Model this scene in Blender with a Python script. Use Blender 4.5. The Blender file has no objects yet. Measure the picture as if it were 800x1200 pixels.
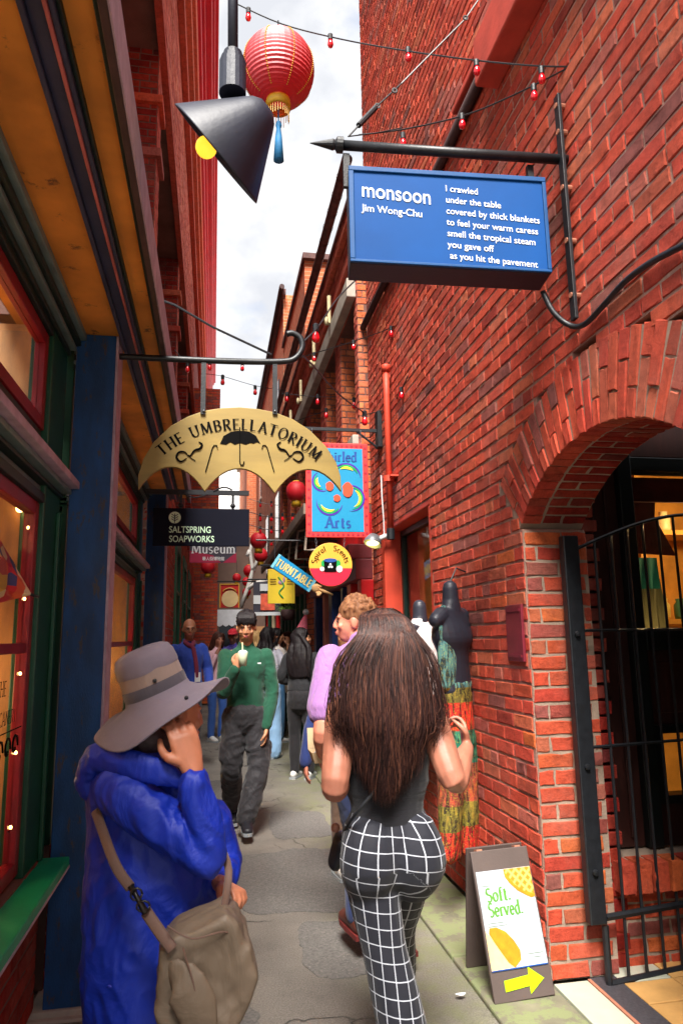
import bpy, math, random
import numpy as np
from mathutils import Vector, Matrix, noise
random.seed(7)
SC = bpy.context.scene
COL = SC.collection
rad = math.radians
# ------------------------------------------------------------------ camera
F, HC = 827.0, 1.55
def _n(v): return v.normalized()
Yc = _n(Vector((-150, -150, -F)))
Zc = Vector((-79, 4645, -F)); Zc = _n(Zc - Zc.dot(Yc)*Yc)
Xc = Yc.cross(Zc)
RM = Matrix((Xc, Yc, Zc))
CAM = Vector((0, 0, HC))
cd = bpy.data.cameras.new('camera'); cam = bpy.data.objects.new('camera', cd); COL.objects.link(cam)
cam.matrix_world = Matrix.Translation(CAM) @ RM.to_4x4()
cd.sensor_fit = 'VERTICAL'; cd.sensor_height = 36; cd.sensor_width = 24; cd.lens = 36*F/1200
cd.clip_end = 2000; cd.clip_start = .05
cd.dof.use_dof = True; cd.dof.focus_distance = 4.2; cd.dof.aperture_fstop = 9.0
SC.camera = cam
def at(px, py, y):
    d = RM @ Vector((px-400, -(py-600), -F)); t = y/d.y; return CAM + d*t
def proj(p):
    c = RM.transposed() @ (Vector(p)-CAM)
    if c.z > -.05: return None
    return 400+F*c.x/-c.z, 600-F*c.y/-c.z, -c.z
# ------------------------------------------------------------------ world, sun, exposure
W = bpy.data.worlds.new('World'); SC.world = W; W.use_nodes = True
nt = W.node_tree; N = nt.nodes; L = nt.links; N.clear()
SUN_EL, SUN_AZ = 54, 15          # azimuth: degrees from straight behind the camera towards its left
wo = N.new('ShaderNodeOutputWorld'); bg = N.new('ShaderNodeBackground')
sky = N.new('ShaderNodeTexSky'); sky.sky_type = 'NISHITA'; sky.sun_disc = False
sky.sun_elevation = rad(SUN_EL); sky.sun_rotation = rad(180+SUN_AZ); sky.air_density = 1.0
sm = N.new('ShaderNodeVectorMath'); sm.operation = 'SCALE'; sm.inputs['Scale'].default_value = .10
L.new(sky.outputs[0], sm.inputs[0])
tc = N.new('ShaderNodeTexCoord'); mp = N.new('ShaderNodeMapping'); mp.inputs['Scale'].default_value = (1.5, 1.1, 2.2)
mp.inputs['Location'].default_value = (.35, .2, .1)
L.new(tc.outputs['Generated'], mp.inputs[0])
nz = N.new('ShaderNodeTexNoise'); nz.inputs['Scale'].default_value = 3.2; nz.inputs['Detail'].default_value = 8; nz.inputs['Roughness'].default_value = .55
L.new(mp.outputs[0], nz.inputs['Vector'])
cr = N.new('ShaderNodeValToRGB'); cr.color_ramp.elements[0].position = .18; cr.color_ramp.elements[1].position = .42
L.new(nz.outputs[0], cr.inputs[0])
nz2 = N.new('ShaderNodeTexNoise'); nz2.inputs['Scale'].default_value = 6; nz2.inputs['Detail'].default_value = 6
L.new(mp.outputs[0], nz2.inputs['Vector'])
cc = N.new('ShaderNodeValToRGB'); cc.color_ramp.elements[0].position = .35; cc.color_ramp.elements[0].color = (.255, .262, .28, 1)
cc.color_ramp.elements[1].position = .62; cc.color_ramp.elements[1].color = (.37, .37, .37, 1)
L.new(nz2.outputs[0], cc.inputs[0])
mx = N.new('ShaderNodeMix'); mx.data_type = 'RGBA'
L.new(cr.outputs[0], mx.inputs[0]); L.new(sm.outputs[0], mx.inputs[6]); L.new(cc.outputs[0], mx.inputs[7])
L.new(mx.outputs[2], bg.inputs[0]); bg.inputs[1].default_value = 1.0; L.new(bg.outputs[0], wo.inputs[0])
sl = bpy.data.lights.new('sun', 'SUN'); sl.energy = 4.0; sl.angle = rad(24); sl.color = (1, .95, .88)
sun = bpy.data.objects.new('sun', sl); COL.objects.link(sun)
_d = Vector((math.sin(rad(SUN_AZ))*math.cos(rad(SUN_EL)), math.cos(rad(SUN_AZ))*math.cos(rad(SUN_EL)), -math.sin(rad(SUN_EL))))
sun.rotation_euler = _d.to_track_quat('-Z', 'Y').to_euler()
SC.view_settings.view_transform = 'Standard'; SC.view_settings.look = 'None'; SC.view_settings.exposure = 1.72
SC.view_settings.gamma = 1
SC.render.engine = 'CYCLES'
SC.cycles.max_bounces = 10; SC.cycles.diffuse_bounces = 7
# ------------------------------------------------------------------ materials
def C(r, g, b, k=1.0): return tuple(min(1, (c/255.)**2.2*k) for c in (r, g, b))+(1,)
MATS = {}
def newmat(name):
    m = bpy.data.materials.new(name); m.use_nodes = True
    return m, m.node_tree.nodes, m.node_tree.links, m.node_tree.nodes['Principled BSDF']
def _mixn(n, l, fac, a, b, bt='MIX'):
    x = n.new('ShaderNodeMix'); x.data_type = 'RGBA'; x.blend_type = bt
    for sk, v in ((0, fac), (6, a), (7, b)):
        if isinstance(v, bpy.types.NodeSocket): l.new(v, x.inputs[sk])
        else: x.inputs[sk].default_value = v
    return x.outputs[2]
def _noise(n, l, scale, vec=None, detail=4, rough=.55):
    t = n.new('ShaderNodeTexNoise'); t.inputs['Scale'].default_value = scale; t.inputs['Detail'].default_value = detail
    t.inputs['Roughness'].default_value = rough
    if vec: l.new(vec, t.inputs['Vector'])
    return t.outputs[0]
def _pos(n, l, scale=(1, 1, 1)):
    g = n.new('ShaderNodeNewGeometry'); m = n.new('ShaderNodeMapping'); m.inputs['Scale'].default_value = scale
    l.new(g.outputs['Position'], m.inputs[0]); return m.outputs[0]
def _ramp(n, l, src, stops, const=False):
    r = n.new('ShaderNodeValToRGB'); e = r.color_ramp.elements
    if const: r.color_ramp.interpolation = 'CONSTANT'
    while len(e) < len(stops): e.new(.5)
    for i, (p, c) in enumerate(stops):
        e[i].position = p; e[i].color = c if len(c) == 4 else tuple(c)+(1,)
    l.new(src, r.inputs[0]); return r.outputs[0]
def _bump(n, l, b, h, s, d=.01):
    x = n.new('ShaderNodeBump'); x.inputs['Strength'].default_value = s; x.inputs['Distance'].default_value = d
    l.new(h, x.inputs['Height']); l.new(x.outputs[0], b.inputs['Normal'])
def mat(name, col, rough=.6, var=.25, scale=6, bump=.15, bscale=60, metal=0, stretch=(1, 1, 1), wear=None, wearamt=.6, spec=.5, bdist=.004, sheen=0):
    if name in MATS: return MATS[name]
    m, n, l, b = newmat(name); p = _pos(n, l, stretch)
    lo = tuple(c*(1-var) for c in col[:3])+(1,); hi = tuple(min(1, c*(1+var)) for c in col[:3])+(1,)
    c = _ramp(n, l, _noise(n, l, scale, p), [(.3, lo), (.7, hi)])
    if wear:
        f = _ramp(n, l, _noise(n, l, scale*2.3, p, 8, .7), [(wearamt, (0, 0, 0, 1)), (wearamt+.06, (1, 1, 1, 1))])
        c = _mixn(n, l, f, c, wear)
    l.new(c, b.inputs['Base Color'])
    b.inputs['Roughness'].default_value = rough; b.inputs['Metallic'].default_value = metal
    b.inputs['Specular IOR Level'].default_value = spec
    if sheen: b.inputs['Sheen Weight'].default_value = sheen
    _bump(n, l, b, _noise(n, l, bscale, p, 5, .6), bump, bdist)
    MATS[name] = m; return m
def emat(name, col, strength, base=None):
    if name in MATS: return MATS[name]
    m, n, l, b = newmat(name); b.inputs['Base Color'].default_value = base or col
    b.inputs['Emission Color'].default_value = col; b.inputs['Emission Strength'].default_value = strength
    MATS[name] = m; return m
def brickmat(name, stops, dirt=.3, soot=(.05, .03, .03, 1), salt=(.42, .34, .30, 1), saltamt=.66):
    m, n, l, b = newmat(name)
    oi = n.new('ShaderNodeObjectInfo'); g = n.new('ShaderNodeNewGeometry')
    a = n.new('ShaderNodeMath'); a.operation = 'ADD'; l.new(oi.outputs['Random'], a.inputs[0]); l.new(g.outputs['Random Per Island'], a.inputs[1])
    f = n.new('ShaderNodeMath'); f.operation = 'FRACT'; l.new(a.outputs[0], f.inputs[0])
    c = _ramp(n, l, f.outputs[0], stops)
    p = _pos(n, l)
    c = _mixn(n, l, 1.0, c, _ramp(n, l, _noise(n, l, 17, p, 9, .8), [(.30, (.50, .46, .46, 1)), (.52, (1, 1, 1, 1)), (.72, (1.28, 1.26, 1.24, 1))]), 'MULTIPLY')
    c = _mixn(n, l, _ramp(n, l, _noise(n, l, 1.3, p, 5), [(.45, (0, 0, 0, 1)), (.75, (dirt, dirt, dirt, 1))]), c, soot)
    c = _mixn(n, l, _ramp(n, l, _noise(n, l, 1.9, p, 6, .65), [(.52, (0, 0, 0, 1)), (.72, (.55, .55, .55, 1))]), c, C(158, 104, 92))
    c = _mixn(n, l, _ramp(n, l, _noise(n, l, 31, p, 9, .8), [(saltamt, (0, 0, 0, 1)), (saltamt+.1, (.6, .6, .6, 1))]), c, salt)
    l.new(c, b.inputs['Base Color']); b.inputs['Roughness'].default_value = .88; b.inputs['Specular IOR Level'].default_value = .2
    _bump(n, l, b, _noise(n, l, 48, p, 9, .8), 1.0, .009)
    return m
RED_STOPS = [(0, C(180, 68, 54)), (.28, C(206, 86, 64)), (.5, C(190, 72, 58)), (.62, C(206, 92, 66)), (.76, C(148, 58, 50)), (.86, C(204, 106, 76)), (.94, C(176, 96, 86)), (1, C(122, 74, 70))]
QUOIN_STOPS = [(0, C(186, 72, 52)), (.3, C(196, 86, 60)), (.55, C(168, 62, 50)), (.76, C(204, 104, 58)), (.86, C(130, 80, 76)), (1, C(158, 70, 58))]
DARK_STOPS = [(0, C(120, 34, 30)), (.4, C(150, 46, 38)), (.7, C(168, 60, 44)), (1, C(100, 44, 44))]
SUNNY_STOPS = [(0, C(196, 100, 62)), (.4, C(212, 116, 74)), (.7, C(188, 92, 62)), (1, C(222, 134, 88))]
PINK_STOPS = [(0, C(176, 76, 62)), (.4, C(200, 92, 74)), (.7, C(214, 118, 94)), (1, C(160, 62, 56))]
M_BR = brickmat('red_brick', RED_STOPS)
M_BQ = brickmat('quoin_brick', QUOIN_STOPS, dirt=.15)
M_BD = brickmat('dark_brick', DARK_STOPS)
M_BS = brickmat('sunlit_orange_brick', SUNNY_STOPS, dirt=.1, saltamt=.75)  # orange brick, sunlight put into the colour of the camera-facing jambs and pier
M_BP = brickmat('rose_brick', PINK_STOPS)
M_MO = mat('mortar', C(156, 118, 104), .95, .35, 3, .9, 70, wear=C(178, 150, 134), wearamt=.55, bdist=.006)
M_MG = mat('grey_mortar', C(148, 128, 112), .95, .3, 5, .9, 70, bdist=.006)
M_MD = mat('dark_mortar', C(110, 78, 70), .95, .3, 3, .8, 70)
def bricktex(name, c1, c2, mo, axis):
    m, n, l, b = newmat(name); g = n.new('ShaderNodeNewGeometry'); sx = n.new('ShaderNodeSeparateXYZ'); l.new(g.outputs['Position'], sx.inputs[0])
    cb = n.new('ShaderNodeCombineXYZ'); l.new(sx.outputs[axis], cb.inputs[0]); l.new(sx.outputs[2], cb.inputs[1])
    t = n.new('ShaderNodeTexBrick'); l.new(cb.outputs[0], t.inputs['Vector'])
    t.inputs['Scale'].default_value = 1; t.inputs['Brick Width'].default_value = .225; t.inputs['Row Height'].default_value = .075
    t.inputs['Mortar Size'].default_value = .006; t.inputs['Color1'].default_value = c1; t.inputs['Color2'].default_value = c2; t.inputs['Mortar'].default_value = mo
    p = _pos(n, l)
    c = _mixn(n, l, 1, t.outputs[0], _ramp(n, l, _noise(n, l, 2.5, p, 8, .7), [(.3, (.7, .66, .66, 1)), (.7, (1.15, 1.12, 1.1, 1))]), 'MULTIPLY')
    l.new(c, b.inputs['Base Color']); b.inputs['Roughness'].default_value = .9
    _bump(n, l, b, _noise(n, l, 12, p, 6), .6, .01)
    return m
# ------------------------------------------------------------------ object helpers
def tag(o, label=None, cat=None, group=None, kind=None):
    if label: o['label'] = label
    if cat: o['category'] = cat
    if group: o['group'] = group
    if kind: o['kind'] = kind
    return o
def thing(name, label, cat, loc=(0, 0, 0), group=None):
    o = bpy.data.objects.new(name, None); COL.objects.link(o); o.location = loc; o.empty_display_size = .1
    return tag(o, label, cat, group)
def base_of(o):
    v = Vector((0, 0, 0))
    while o: v = v + o.location; o = o.parent
    return v
def link(name, me, parent=None):
    o = bpy.data.objects.new(name, me); COL.objects.link(o)
    if parent: o.parent = parent; o.location = -base_of(parent)
    return o
class MB:
    def __init__(s): s.v = []; s.f = []; s.mi = []
    def add(s, vs, fs, m=0):
        k = len(s.v); s.v += [tuple(v) for v in vs]
        for f in fs: s.f.append(tuple(i+k for i in f)); s.mi.append(m)
        return s
    def box(s, x0, x1, y0, y1, z0, z1, m=0):
        return s.add([(x0, y0, z0), (x1, y0, z0), (x1, y1, z0), (x0, y1, z0), (x0, y0, z1), (x1, y0, z1), (x1, y1, z1), (x0, y1, z1)],
              [(0, 3, 2, 1), (4, 5, 6, 7), (0, 1, 5, 4), (1, 2, 6, 5), (2, 3, 7, 6), (3, 0, 4, 7)], m)
    def obox(s, o, u, v, w, m=0):      # corner o and three edge vectors
        o, u, v, w = map(Vector, (o, u, v, w))
        P = [o, o+u, o+u+v, o+v, o+w, o+u+w, o+u+v+w, o+v+w]
        return s.add(P, [(0, 3, 2, 1), (4, 5, 6, 7), (0, 1, 5, 4), (1, 2, 6, 5), (2, 3, 7, 6), (3, 0, 4, 7)], m)
    def prism(s, poly, o, u, v, w, m=0):   # 2D outline in (u,v), extruded by w
        o, u, v, w = map(Vector, (o, u, v, w)); n = len(poly)
        a = [o+u*p[0]+v*p[1] for p in poly]; b = [p+w for p in a]
        s.add(a+b, [tuple(range(n))[::-1], tuple(range(n, 2*n))]+[(i, (i+1) % n, (i+1) % n+n, i+n) for i in range(n)], m)
        return s
    def tube(s, pts, r, n=8, m=0):
        pts = [Vector(p) for p in pts]; R = r if isinstance(r, (list, tuple)) else [r]*len(pts)
        k = len(s.v); up = None
        for i, p in enumerate(pts):
            t = (pts[min(i+1, len(pts)-1)]-pts[max(i-1, 0)]).normalized()
            if up is None: up = t.orthogonal().normalized()
            up = (up-up.dot(t)*t).normalized(); sd = t.cross(up)
            for j in range(n):
                a = 2*math.pi*j/n; s.v.append(tuple(p+(up*math.cos(a)+sd*math.sin(a))*R[i]))
        for i in range(len(pts)-1):
            for j in range(n):
                s.f.append((k+i*n+j, k+i*n+(j+1) % n, k+(i+1)*n+(j+1) % n, k+(i+1)*n+j)); s.mi.append(m)
        s.f.append(tuple(k+j for j in range(n))[::-1]); s.mi.append(m)
        q = k+(len(pts)-1)*n; s.f.append(tuple(q+j for j in range(n))); s.mi.append(m)
        return s
    def lathe(s, prof, o, axis=(0, 0, 1), n=20, m=0):
        o = Vector(o); ax = Vector(axis).normalized(); up = ax.orthogonal().normalized(); sd = ax.cross(up); k = len(s.v)
        for r, z in prof:
            for j in range(n):
                a = 2*math.pi*j/n; s.v.append(tuple(o+ax*z+(up*math.cos(a)+sd*math.sin(a))*r))
        for i in range(len(prof)-1):
            for j in range(n):
                s.f.append((k+i*n+j, k+i*n+(j+1) % n, k+(i+1)*n+(j+1) % n, k+(i+1)*n+j)); s.mi.append(m)
        return s
    def ball(s, c, r, nu=12, nv=8, m=0, M=None):
        c = Vector(c); r = (r, r, r) if not isinstance(r, (tuple, list)) else r; vs = []; fs = []
        for i in range(nv+1):
            th = math.pi*i/nv
            for j in range(nu):
                ph = 2*math.pi*j/nu
                d = Vector((math.sin(th)*math.cos(ph)*r[0], math.sin(th)*math.sin(ph)*r[1], math.cos(th)*r[2]))
                vs.append(c+(M @ d if M else d))
        for i in range(nv):
            for j in range(nu): fs.append((i*nu+j, (i+1)*nu+j, (i+1)*nu+(j+1) % nu, i*nu+(j+1) % nu))
        return s.add(vs, fs, m)
    def mesh(s, name, mats):
        me = bpy.data.meshes.new(name); me.from_pydata(s.v, [], s.f)
        for q in (mats if isinstance(mats, (list, tuple)) else [mats]): me.materials.append(q)
        me.polygons.foreach_set('material_index', s.mi); me.update(); return me
    def build(s, name, mats, parent=None, smooth=False, bevel=0):
        me = s.mesh(name, mats)
        if smooth: me.polygons.foreach_set('use_smooth', [True]*len(me.polygons))
        o = link(name, me, parent)
        if bevel:
            b = o.modifiers.new('bevel', 'BEVEL'); b.width = bevel; b.segments = 2; b.limit_method = 'ANGLE'; b.angle_limit = rad(40)
        return o
def bx(name, m, parent, *a, bevel=.004): return MB().box(*a).build(name, m, parent, bevel=bevel)
def catmull(pts, k=4):
    pts = [Vector(p) for p in pts]; out = []
    for i in range(len(pts)-1):
        p0 = pts[max(i-1, 0)]; p1 = pts[i]; p2 = pts[i+1]; p3 = pts[min(i+2, len(pts)-1)]
        for j in range(k):
            t = j/k; out.append(.5*((2*p1)+(p2-p0)*t+(2*p0-5*p1+4*p2-p3)*t*t+(3*p1-p0-3*p2+p3)*t**3))
    out.append(pts[-1]); return out
def textmesh(name, body, size, o, u, v, m, parent, align='LEFT', depth=.0015, bold=0, spacing=1, vspace=1):
    cu = bpy.data.curves.new(name, 'FONT'); cu.body = body; cu.size = size; cu.align_x = align; cu.extrude = depth; cu.resolution_u = 4
    cu.offset = bold; cu.space_character = spacing; cu.space_line = vspace
    t = bpy.data.objects.new('tmp_text', cu); TMP.collection.objects.link(t)
    dg = tmpdg(); me = bpy.data.meshes.new_from_object(t.evaluated_get(dg))
    bpy.data.objects.remove(t); bpy.data.curves.remove(cu)
    u = Vector(u).normalized(); v = Vector(v); v = (v-v.dot(u)*u).normalized(); w = u.cross(v)
    me.transform(Matrix.Translation(Vector(o)) @ Matrix((u, v, w)).transposed().to_4x4())
    me.materials.clear(); me.materials.append(m); me.name = name
    return link(name, me, parent)
TMP = bpy.data.scenes.new('tmp')
def tmpdg():
    vl = TMP.view_layers[0]; vl.update(); dg = vl.depsgraph
    if dg is None: raise RuntimeError('no depsgraph')
    dg.update(); return dg
# ------------------------------------------------------------------ stroke lettering (serif with a broad nib)
def arc(cx, cy, rx, ry, a0, a1, n=12):
    return [(cx+rx*math.cos(rad(a0+(a1-a0)*i/n)), cy+ry*math.sin(rad(a0+(a1-a0)*i/n))) for i in range(n+1)]
G = {
 'T': (.66, [[(.33, 0), (.33, 1)], [(0, .97), (.66, .97)]], [(.33, 0)]),
 'H': (.74, [[(.1, 0), (.1, 1)], [(.64, 0), (.64, 1)], [(.1, .52), (.64, .52)]], [(.1, 0), (.1, 1), (.64, 0), (.64, 1)]),
 'E': (.56, [[(.1, 0), (.1, 1)], [(.1, .97), (.52, .97)], [(.1, .52), (.45, .52)], [(.1, .03), (.54, .03)]], []),
 'U': (.72, [[(.1, 1), (.1, .35)]+arc(.36, .33, .26, .31, 180, 360)+[(.62, 1)]], [(.1, 1), (.62, 1)]),
 'M': (.92, [[(.1, 0), (.16, 1)], [(.16, 1), (.46, .08)], [(.46, .08), (.76, 1)], [(.76, 1), (.82, 0)]], [(.1, 0), (.82, 0)]),
 'B': (.6, [[(.1, 0), (.1, 1)], [(.1, .98), (.28, .98)]+arc(.3, .76, .2, .22, 90, -90)+[(.1, .54)], [(.28, .54)]+arc(.3, .28, .25, .26, 90, -90)+[(.1, .02)]], []),
 'R': (.62, [[(.1, 0), (.1, 1)], [(.1, .98), (.28, .98)]+arc(.3, .74, .21, .24, 90, -90)+[(.1, .5)], [(.28, .5), (.6, 0)]], [(.1, 0)]),
 'L': (.54, [[(.1, 0), (.1, 1)], [(.1, .03), (.5, .03)]], [(.1, 1)]),
 'A': (.72, [[(.05, 0), (.36, 1)], [(.36, 1), (.68, 0)], [(.16, .35), (.57, .35)]], [(.05, 0), (.68, 0)]),
 'O': (.8, [arc(.4, .5, .34, .5, 90, 450, 24)], []),
 'I': (.26, [[(.13, 0), (.13, 1)]], [(.13, 0), (.13, 1)]),
 'C': (.66, [arc(.4, .5, .32, .5, 50, 310, 18)], []),
 'N': (.74, [[(.1, 0), (.1, 1)], [(.1, 1), (.64, 0)], [(.64, 0), (.64, 1)]], [(.1, 0), (.64, 1)]),
 'Y': (.64, [[(.0, 1), (.32, .5)], [(.64, 1), (.32, .5)], [(.32, .5), (.32, 0)]], [(.32, 0)]),
 'S': (.54, [arc(.27, .75, .2, .23, 40, 260, 10)+arc(.27, .26, .22, .25, 80, -140, 10)], []),
 'D': (.7, [[(.1, 0), (.1, 1)], [(.1, .98), (.26, .98)]+arc(.28, .5, .34, .48, 90, -90, 14)+[(.1, .02)]], []),
 '&': (.72, [[(.66, 0), (.2, .7)]+arc(.32, .82, .14, .16, 200, -20, 8)+[(.12, .36)]+arc(.27, .22, .2, .21, 150, 300, 8)+[(.62, .45)]], []),
 'o': (.52, [arc(.26, .32, .21, .31, 90, 450, 18)], []),
 'f': (.34, [[(.14, 0), (.14, .78)]+arc(.28, .8, .14, .17, 180, 50, 6), [(.02, .6), (.3, .6)]], [(.14, 0)]),
 't': (.34, [[(.15, .85), (.15, .15)]+arc(.27, .14, .12, .13, 180, 300, 5), [(.02, .6), (.32, .6)]], []),
 'e': (.48, [[(.06, .34), (.42, .34)]+arc(.25, .32, .19, .31, 5, 320, 16)], []),
 'r': (.38, [[(.1, 0), (.1, .62)], [(.1, .4)]+arc(.25, .42, .14, .19, 160, 50, 6)], [(.1, 0)]),
 'v': (.5, [[(.03, .62), (.25, 0)], [(.25, 0), (.47, .62)]], [(.03, .62), (.47, .62)]),
 'd': (.54, [[(.44, 0), (.44, 1)], arc(.26, .31, .2, .31, 70, 290, 14)], [(.44, 1)]),
 'u': (.54, [[(.1, .62), (.1, .2)]+arc(.26, .2, .16, .19, 180, 340, 8)+[(.44, .62)], [(.44, .62), (.44, 0)]], []),
 's': (.4, [arc(.2, .46, .14, .16, 40, 260, 8)+arc(.2, .16, .15, .15, 80, -140, 8)], []),
 'm': (.82, [[(.1, 0), (.1, .62)], arc(.26, .4, .16, .21, 160, 0, 8)+[(.42, 0)], arc(.58, .4, .16, .21, 160, 0, 8)+[(.74, 0)]], [(.1, 0), (.42, 0), (.74, 0)]),
 'l': (.24, [[(.12, 0), (.12, 1)]], [(.12, 0), (.12, 1)]),
 'i': (.24, [[(.12, 0), (.12, .62)], [(.12, .8), (.12, .88)]], []),
 'h': (.54, [[(.1, 0), (.1, 1)], arc(.27, .38, .17, .22, 160, 0, 8)+[(.44, 0)]], [(.1, 0), (.44, 0)]),
 'W': (1.0, [[(.0, 1), (.26, 0)], [(.26, 0), (.5, 1)], [(.5, 1), (.76, 0)], [(.76, 0), (1, 1)]], [(0, 1), (1, 1)]),
 'p': (.54, [[(.1, -.35), (.1, .62)], arc(.28, .31, .2, .31, 110, -110, 14)], []),
 'a': (.5, [arc(.24, .3, .18, .29, 60, 300, 12), [(.42, .62), (.42, 0)]], []),
 'n': (.54, [[(.1, 0), (.1, .62)], arc(.27, .4, .17, .21, 160, 0, 8)+[(.44, 0)]], []),
 'c': (.44, [arc(.26, .31, .19, .31, 50, 310, 14)], []),
 '.': (.24, [[(.1, 0), (.1, .1)]], []), ' ': (.36, [], []),
}
def strokes(name, text, fmap, m, parent, thick=.13, thin=.05, gap=.12, serif=.13, off=.0001):
    """fmap(x, y, h) -> point; x along the text in units of cap height, h = height above the board in metres."""
    mb = MB(); x = 0; total = sum(G[c][0]+gap for c in text)-gap; k = 0
    for ch in text:
        w, sts, srf = G[ch]
        for st in sts+[[(a-serif, b+(.0 if b > .5 else .03)-(.02 if b > .5 else 0)), (a+serif, b+(.0 if b > .5 else .03)-(.02 if b > .5 else 0))] for a, b in srf] if serif else sts:
            k += 1; vs = []
            for i, p in enumerate(st):
                a = st[max(i-1, 0)]; b = st[min(i+1, len(st)-1)]; dx, dy = b[0]-a[0], b[1]-a[1]; q = math.hypot(dx, dy) or 1
                s = thin+(thick-thin)*abs(dy/q)**1.5
                if dx*dy > 0 and serif: s = thin+(s-thin)*.45
                nx, ny = -dy/q*s/2, dx/q*s/2
                vs += [fmap(x+p[0]+nx-total/2, p[1]+ny, .001+k*off), fmap(x+p[0]-nx-total/2, p[1]-ny, .001+k*off)]
            mb.add(vs, [(2*i, 2*i+1, 2*i+3, 2*i+2) for i in range(len(st)-1)])
        x += w+gap
    return mb.build(name, m, parent)
# ------------------------------------------------------------------ bricks
RB = random.Random(11)
def brick_shape(su, sv, sn, fine=True, ch=.0035, j=.0022):
    """a worn brick, front towards +n; returns verts (in u,v,n) and faces"""
    U, V, Nn = su/2, sv/2, sn/2; g = lambda a=j: RB.uniform(-a, a)
    ring = [(-1, -1), (-.33, -1), (.33, -1), (1, -1), (1, 0), (1, 1), (.33, 1), (-.33, 1), (-1, 1), (-1, 0)] if fine else [(-1, -1), (1, -1), (1, 1), (-1, 1)]
    k = len(ring)
    tilt = (RB.uniform(-.0012, .0012), RB.uniform(-.001, .001))
    back = [(a*U, b*V, -Nn) for a, b in ring]
    mid = [(a*U+g(), b*V+g(), Nn-ch+g(.001)) for a, b in ring]
    fr = [(a*(U-ch*1.1)+g(), b*(V-ch)+g(.0015), Nn+g(.0015)+tilt[0]*a+tilt[1]*b) for a, b in ring]
    fs = [tuple(range(2*k, 3*k))]
    for i in range(k):
        q = (i+1) % k; fs += [(i, q, k+q, k+i), (k+i, k+q, 2*k+q, 2*k+i)]
    return back+mid+fr, fs
class Bricks:
    def __init__(s, parent): s.p = parent; s.items = {}
    def put(s, c, u, v, n, su, sv, sn, m, name='brick', fine=True, j=.0022):
        c = Vector(c); pr = proj(c)
        if pr is None: return
        if not (-260 < pr[0] < 1060 and -320 < pr[1] < 1500): return
        vis = 1 if (-5 < pr[0] < 805 and -5 < pr[1] < 1205) else .05
        s.items.setdefault(name, []).append((-vis*su*sv/pr[2]**2*abs((CAM-c).normalized().dot(Vector(n))), len(s.items.get(name, ())), c, Vector(u), Vector(v), Vector(n), su, sv, sn, m, fine, j))
    def done(s, limit=300):
        for name, L_ in s.items.items():
            L_.sort(key=lambda t: t[:2])
            cache = {}; mb = {}
            for i, (_, _, c, u, v, n, su, sv, sn, m, fine, j) in enumerate(L_):
                if u.cross(v).dot(n) < 0: u = -u
                if i < limit:
                    key = (round(su, 2), round(sv, 3), round(sn, 2), m.name)
                    var = cache.setdefault(key, [])
                    if len(var) < 5:
                        q = MB().add(*brick_shape(su, sv, sn, True, j=j)); me = q.mesh(name, m); var.append(me)
                    else: me = RB.choice(var)
                    o = bpy.data.objects.new(name, me); COL.objects.link(o); o.parent = s.p
                    M = Matrix((u, v, n)).transposed().to_4x4(); M.translation = c-base_of(s.p)
                    o.matrix_local = M
                else:
                    vs, fs = brick_shape(su, sv, sn, fine and i < 2500, j=j)
                    M = Matrix((u, v, n)).transposed()
                    mb.setdefault(m.name, (MB(), m))[0].add([c+M @ Vector(w) for w in vs], fs)
            for k, (q, m) in mb.items():
                tag(q.build(name, m, s.p), kind='stuff')
def intervals(a, b, cuts):
    out = [(a, b)]
    for c0, c1 in cuts:
        nw = []
        for x0, x1 in out:
            if c1 <= x0 or c0 >= x1: nw.append((x0, x1)); continue
            if c0 > x0: nw.append((x0, c0))
            if c1 < x1: nw.append((c1, x1))
        out = nw
    return out
def lay(B, o, u, v, n, U0, U1, V0, V1, cuts, m, proud=.0, sn=.05, row=.075, ln=.225, fine=True, bond='flemish', core=None, corem=None, cored=.3, bow=None, j=.0022, mfun=None):
    """courses of brick on the plane through o; cuts(v) -> openings [(u0,u1)] at that height; core = parent for the mortar bed"""
    o, u, v, n = map(Vector, (o, u, v, n)); mb = MB(); runs = {}
    k = 0; z = V0
    while z < V1-.01:
        zc = z+row/2; ivs = intervals(U0, U1, cuts(zc) if cuts else [])
        off = -(0 if k % 2 else ln*.5) + RB.uniform(-.015, .015)
        for a, b in ivs:
            x = a-((a-off) % ln); i = 0
            while x < b-.02:
                l_ = ln
                x0, x1 = max(x+.006, a+.002), min(x+l_-.006, b-.002)
                if bond == 'flemish' and k % 6 == 5 and x1-x0 > .15:
                    xm = (x0+x1)/2; segs = [(x0, xm-.005), (xm+.005, x1)]
                else: segs = [(x0, x1)]
                for s0, s1 in segs:
                    if s1-s0 > .025:
                        dz = .004*math.sin(s0*2.1+zc*1.7)
                        c = o+u*((s0+s1)/2)+v*(zc+dz)+n*(proud-sn/2+RB.uniform(-.0017, .0017))
                        B.put(c, u, v, n, s1-s0, row-.0135+RB.uniform(-.003, .002), sn, mfun((s0+s1)/2, zc) if mfun else m, fine=fine, j=j)
                x += l_
            if core is not None:
                key = (round(a, 3), round(b, 3)); runs.setdefault(key, []).append((z, z+row))
        z += row; k += 1
    if core is not None:
        for (a, b), zs in runs.items():
            s0 = zs[0][0]; e = zs[0][1]
            for z0, z1 in zs[1:]+[(1e9, 0)]:
                if z0 > e+.001:
                    mb.obox(o+u*a+v*s0+n*(proud-.0055), u*(b-a), v*(e-s0), -n*cored); s0 = z0
                e = z1
        mb.build('mortar', corem or M_MO, core)
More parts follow.
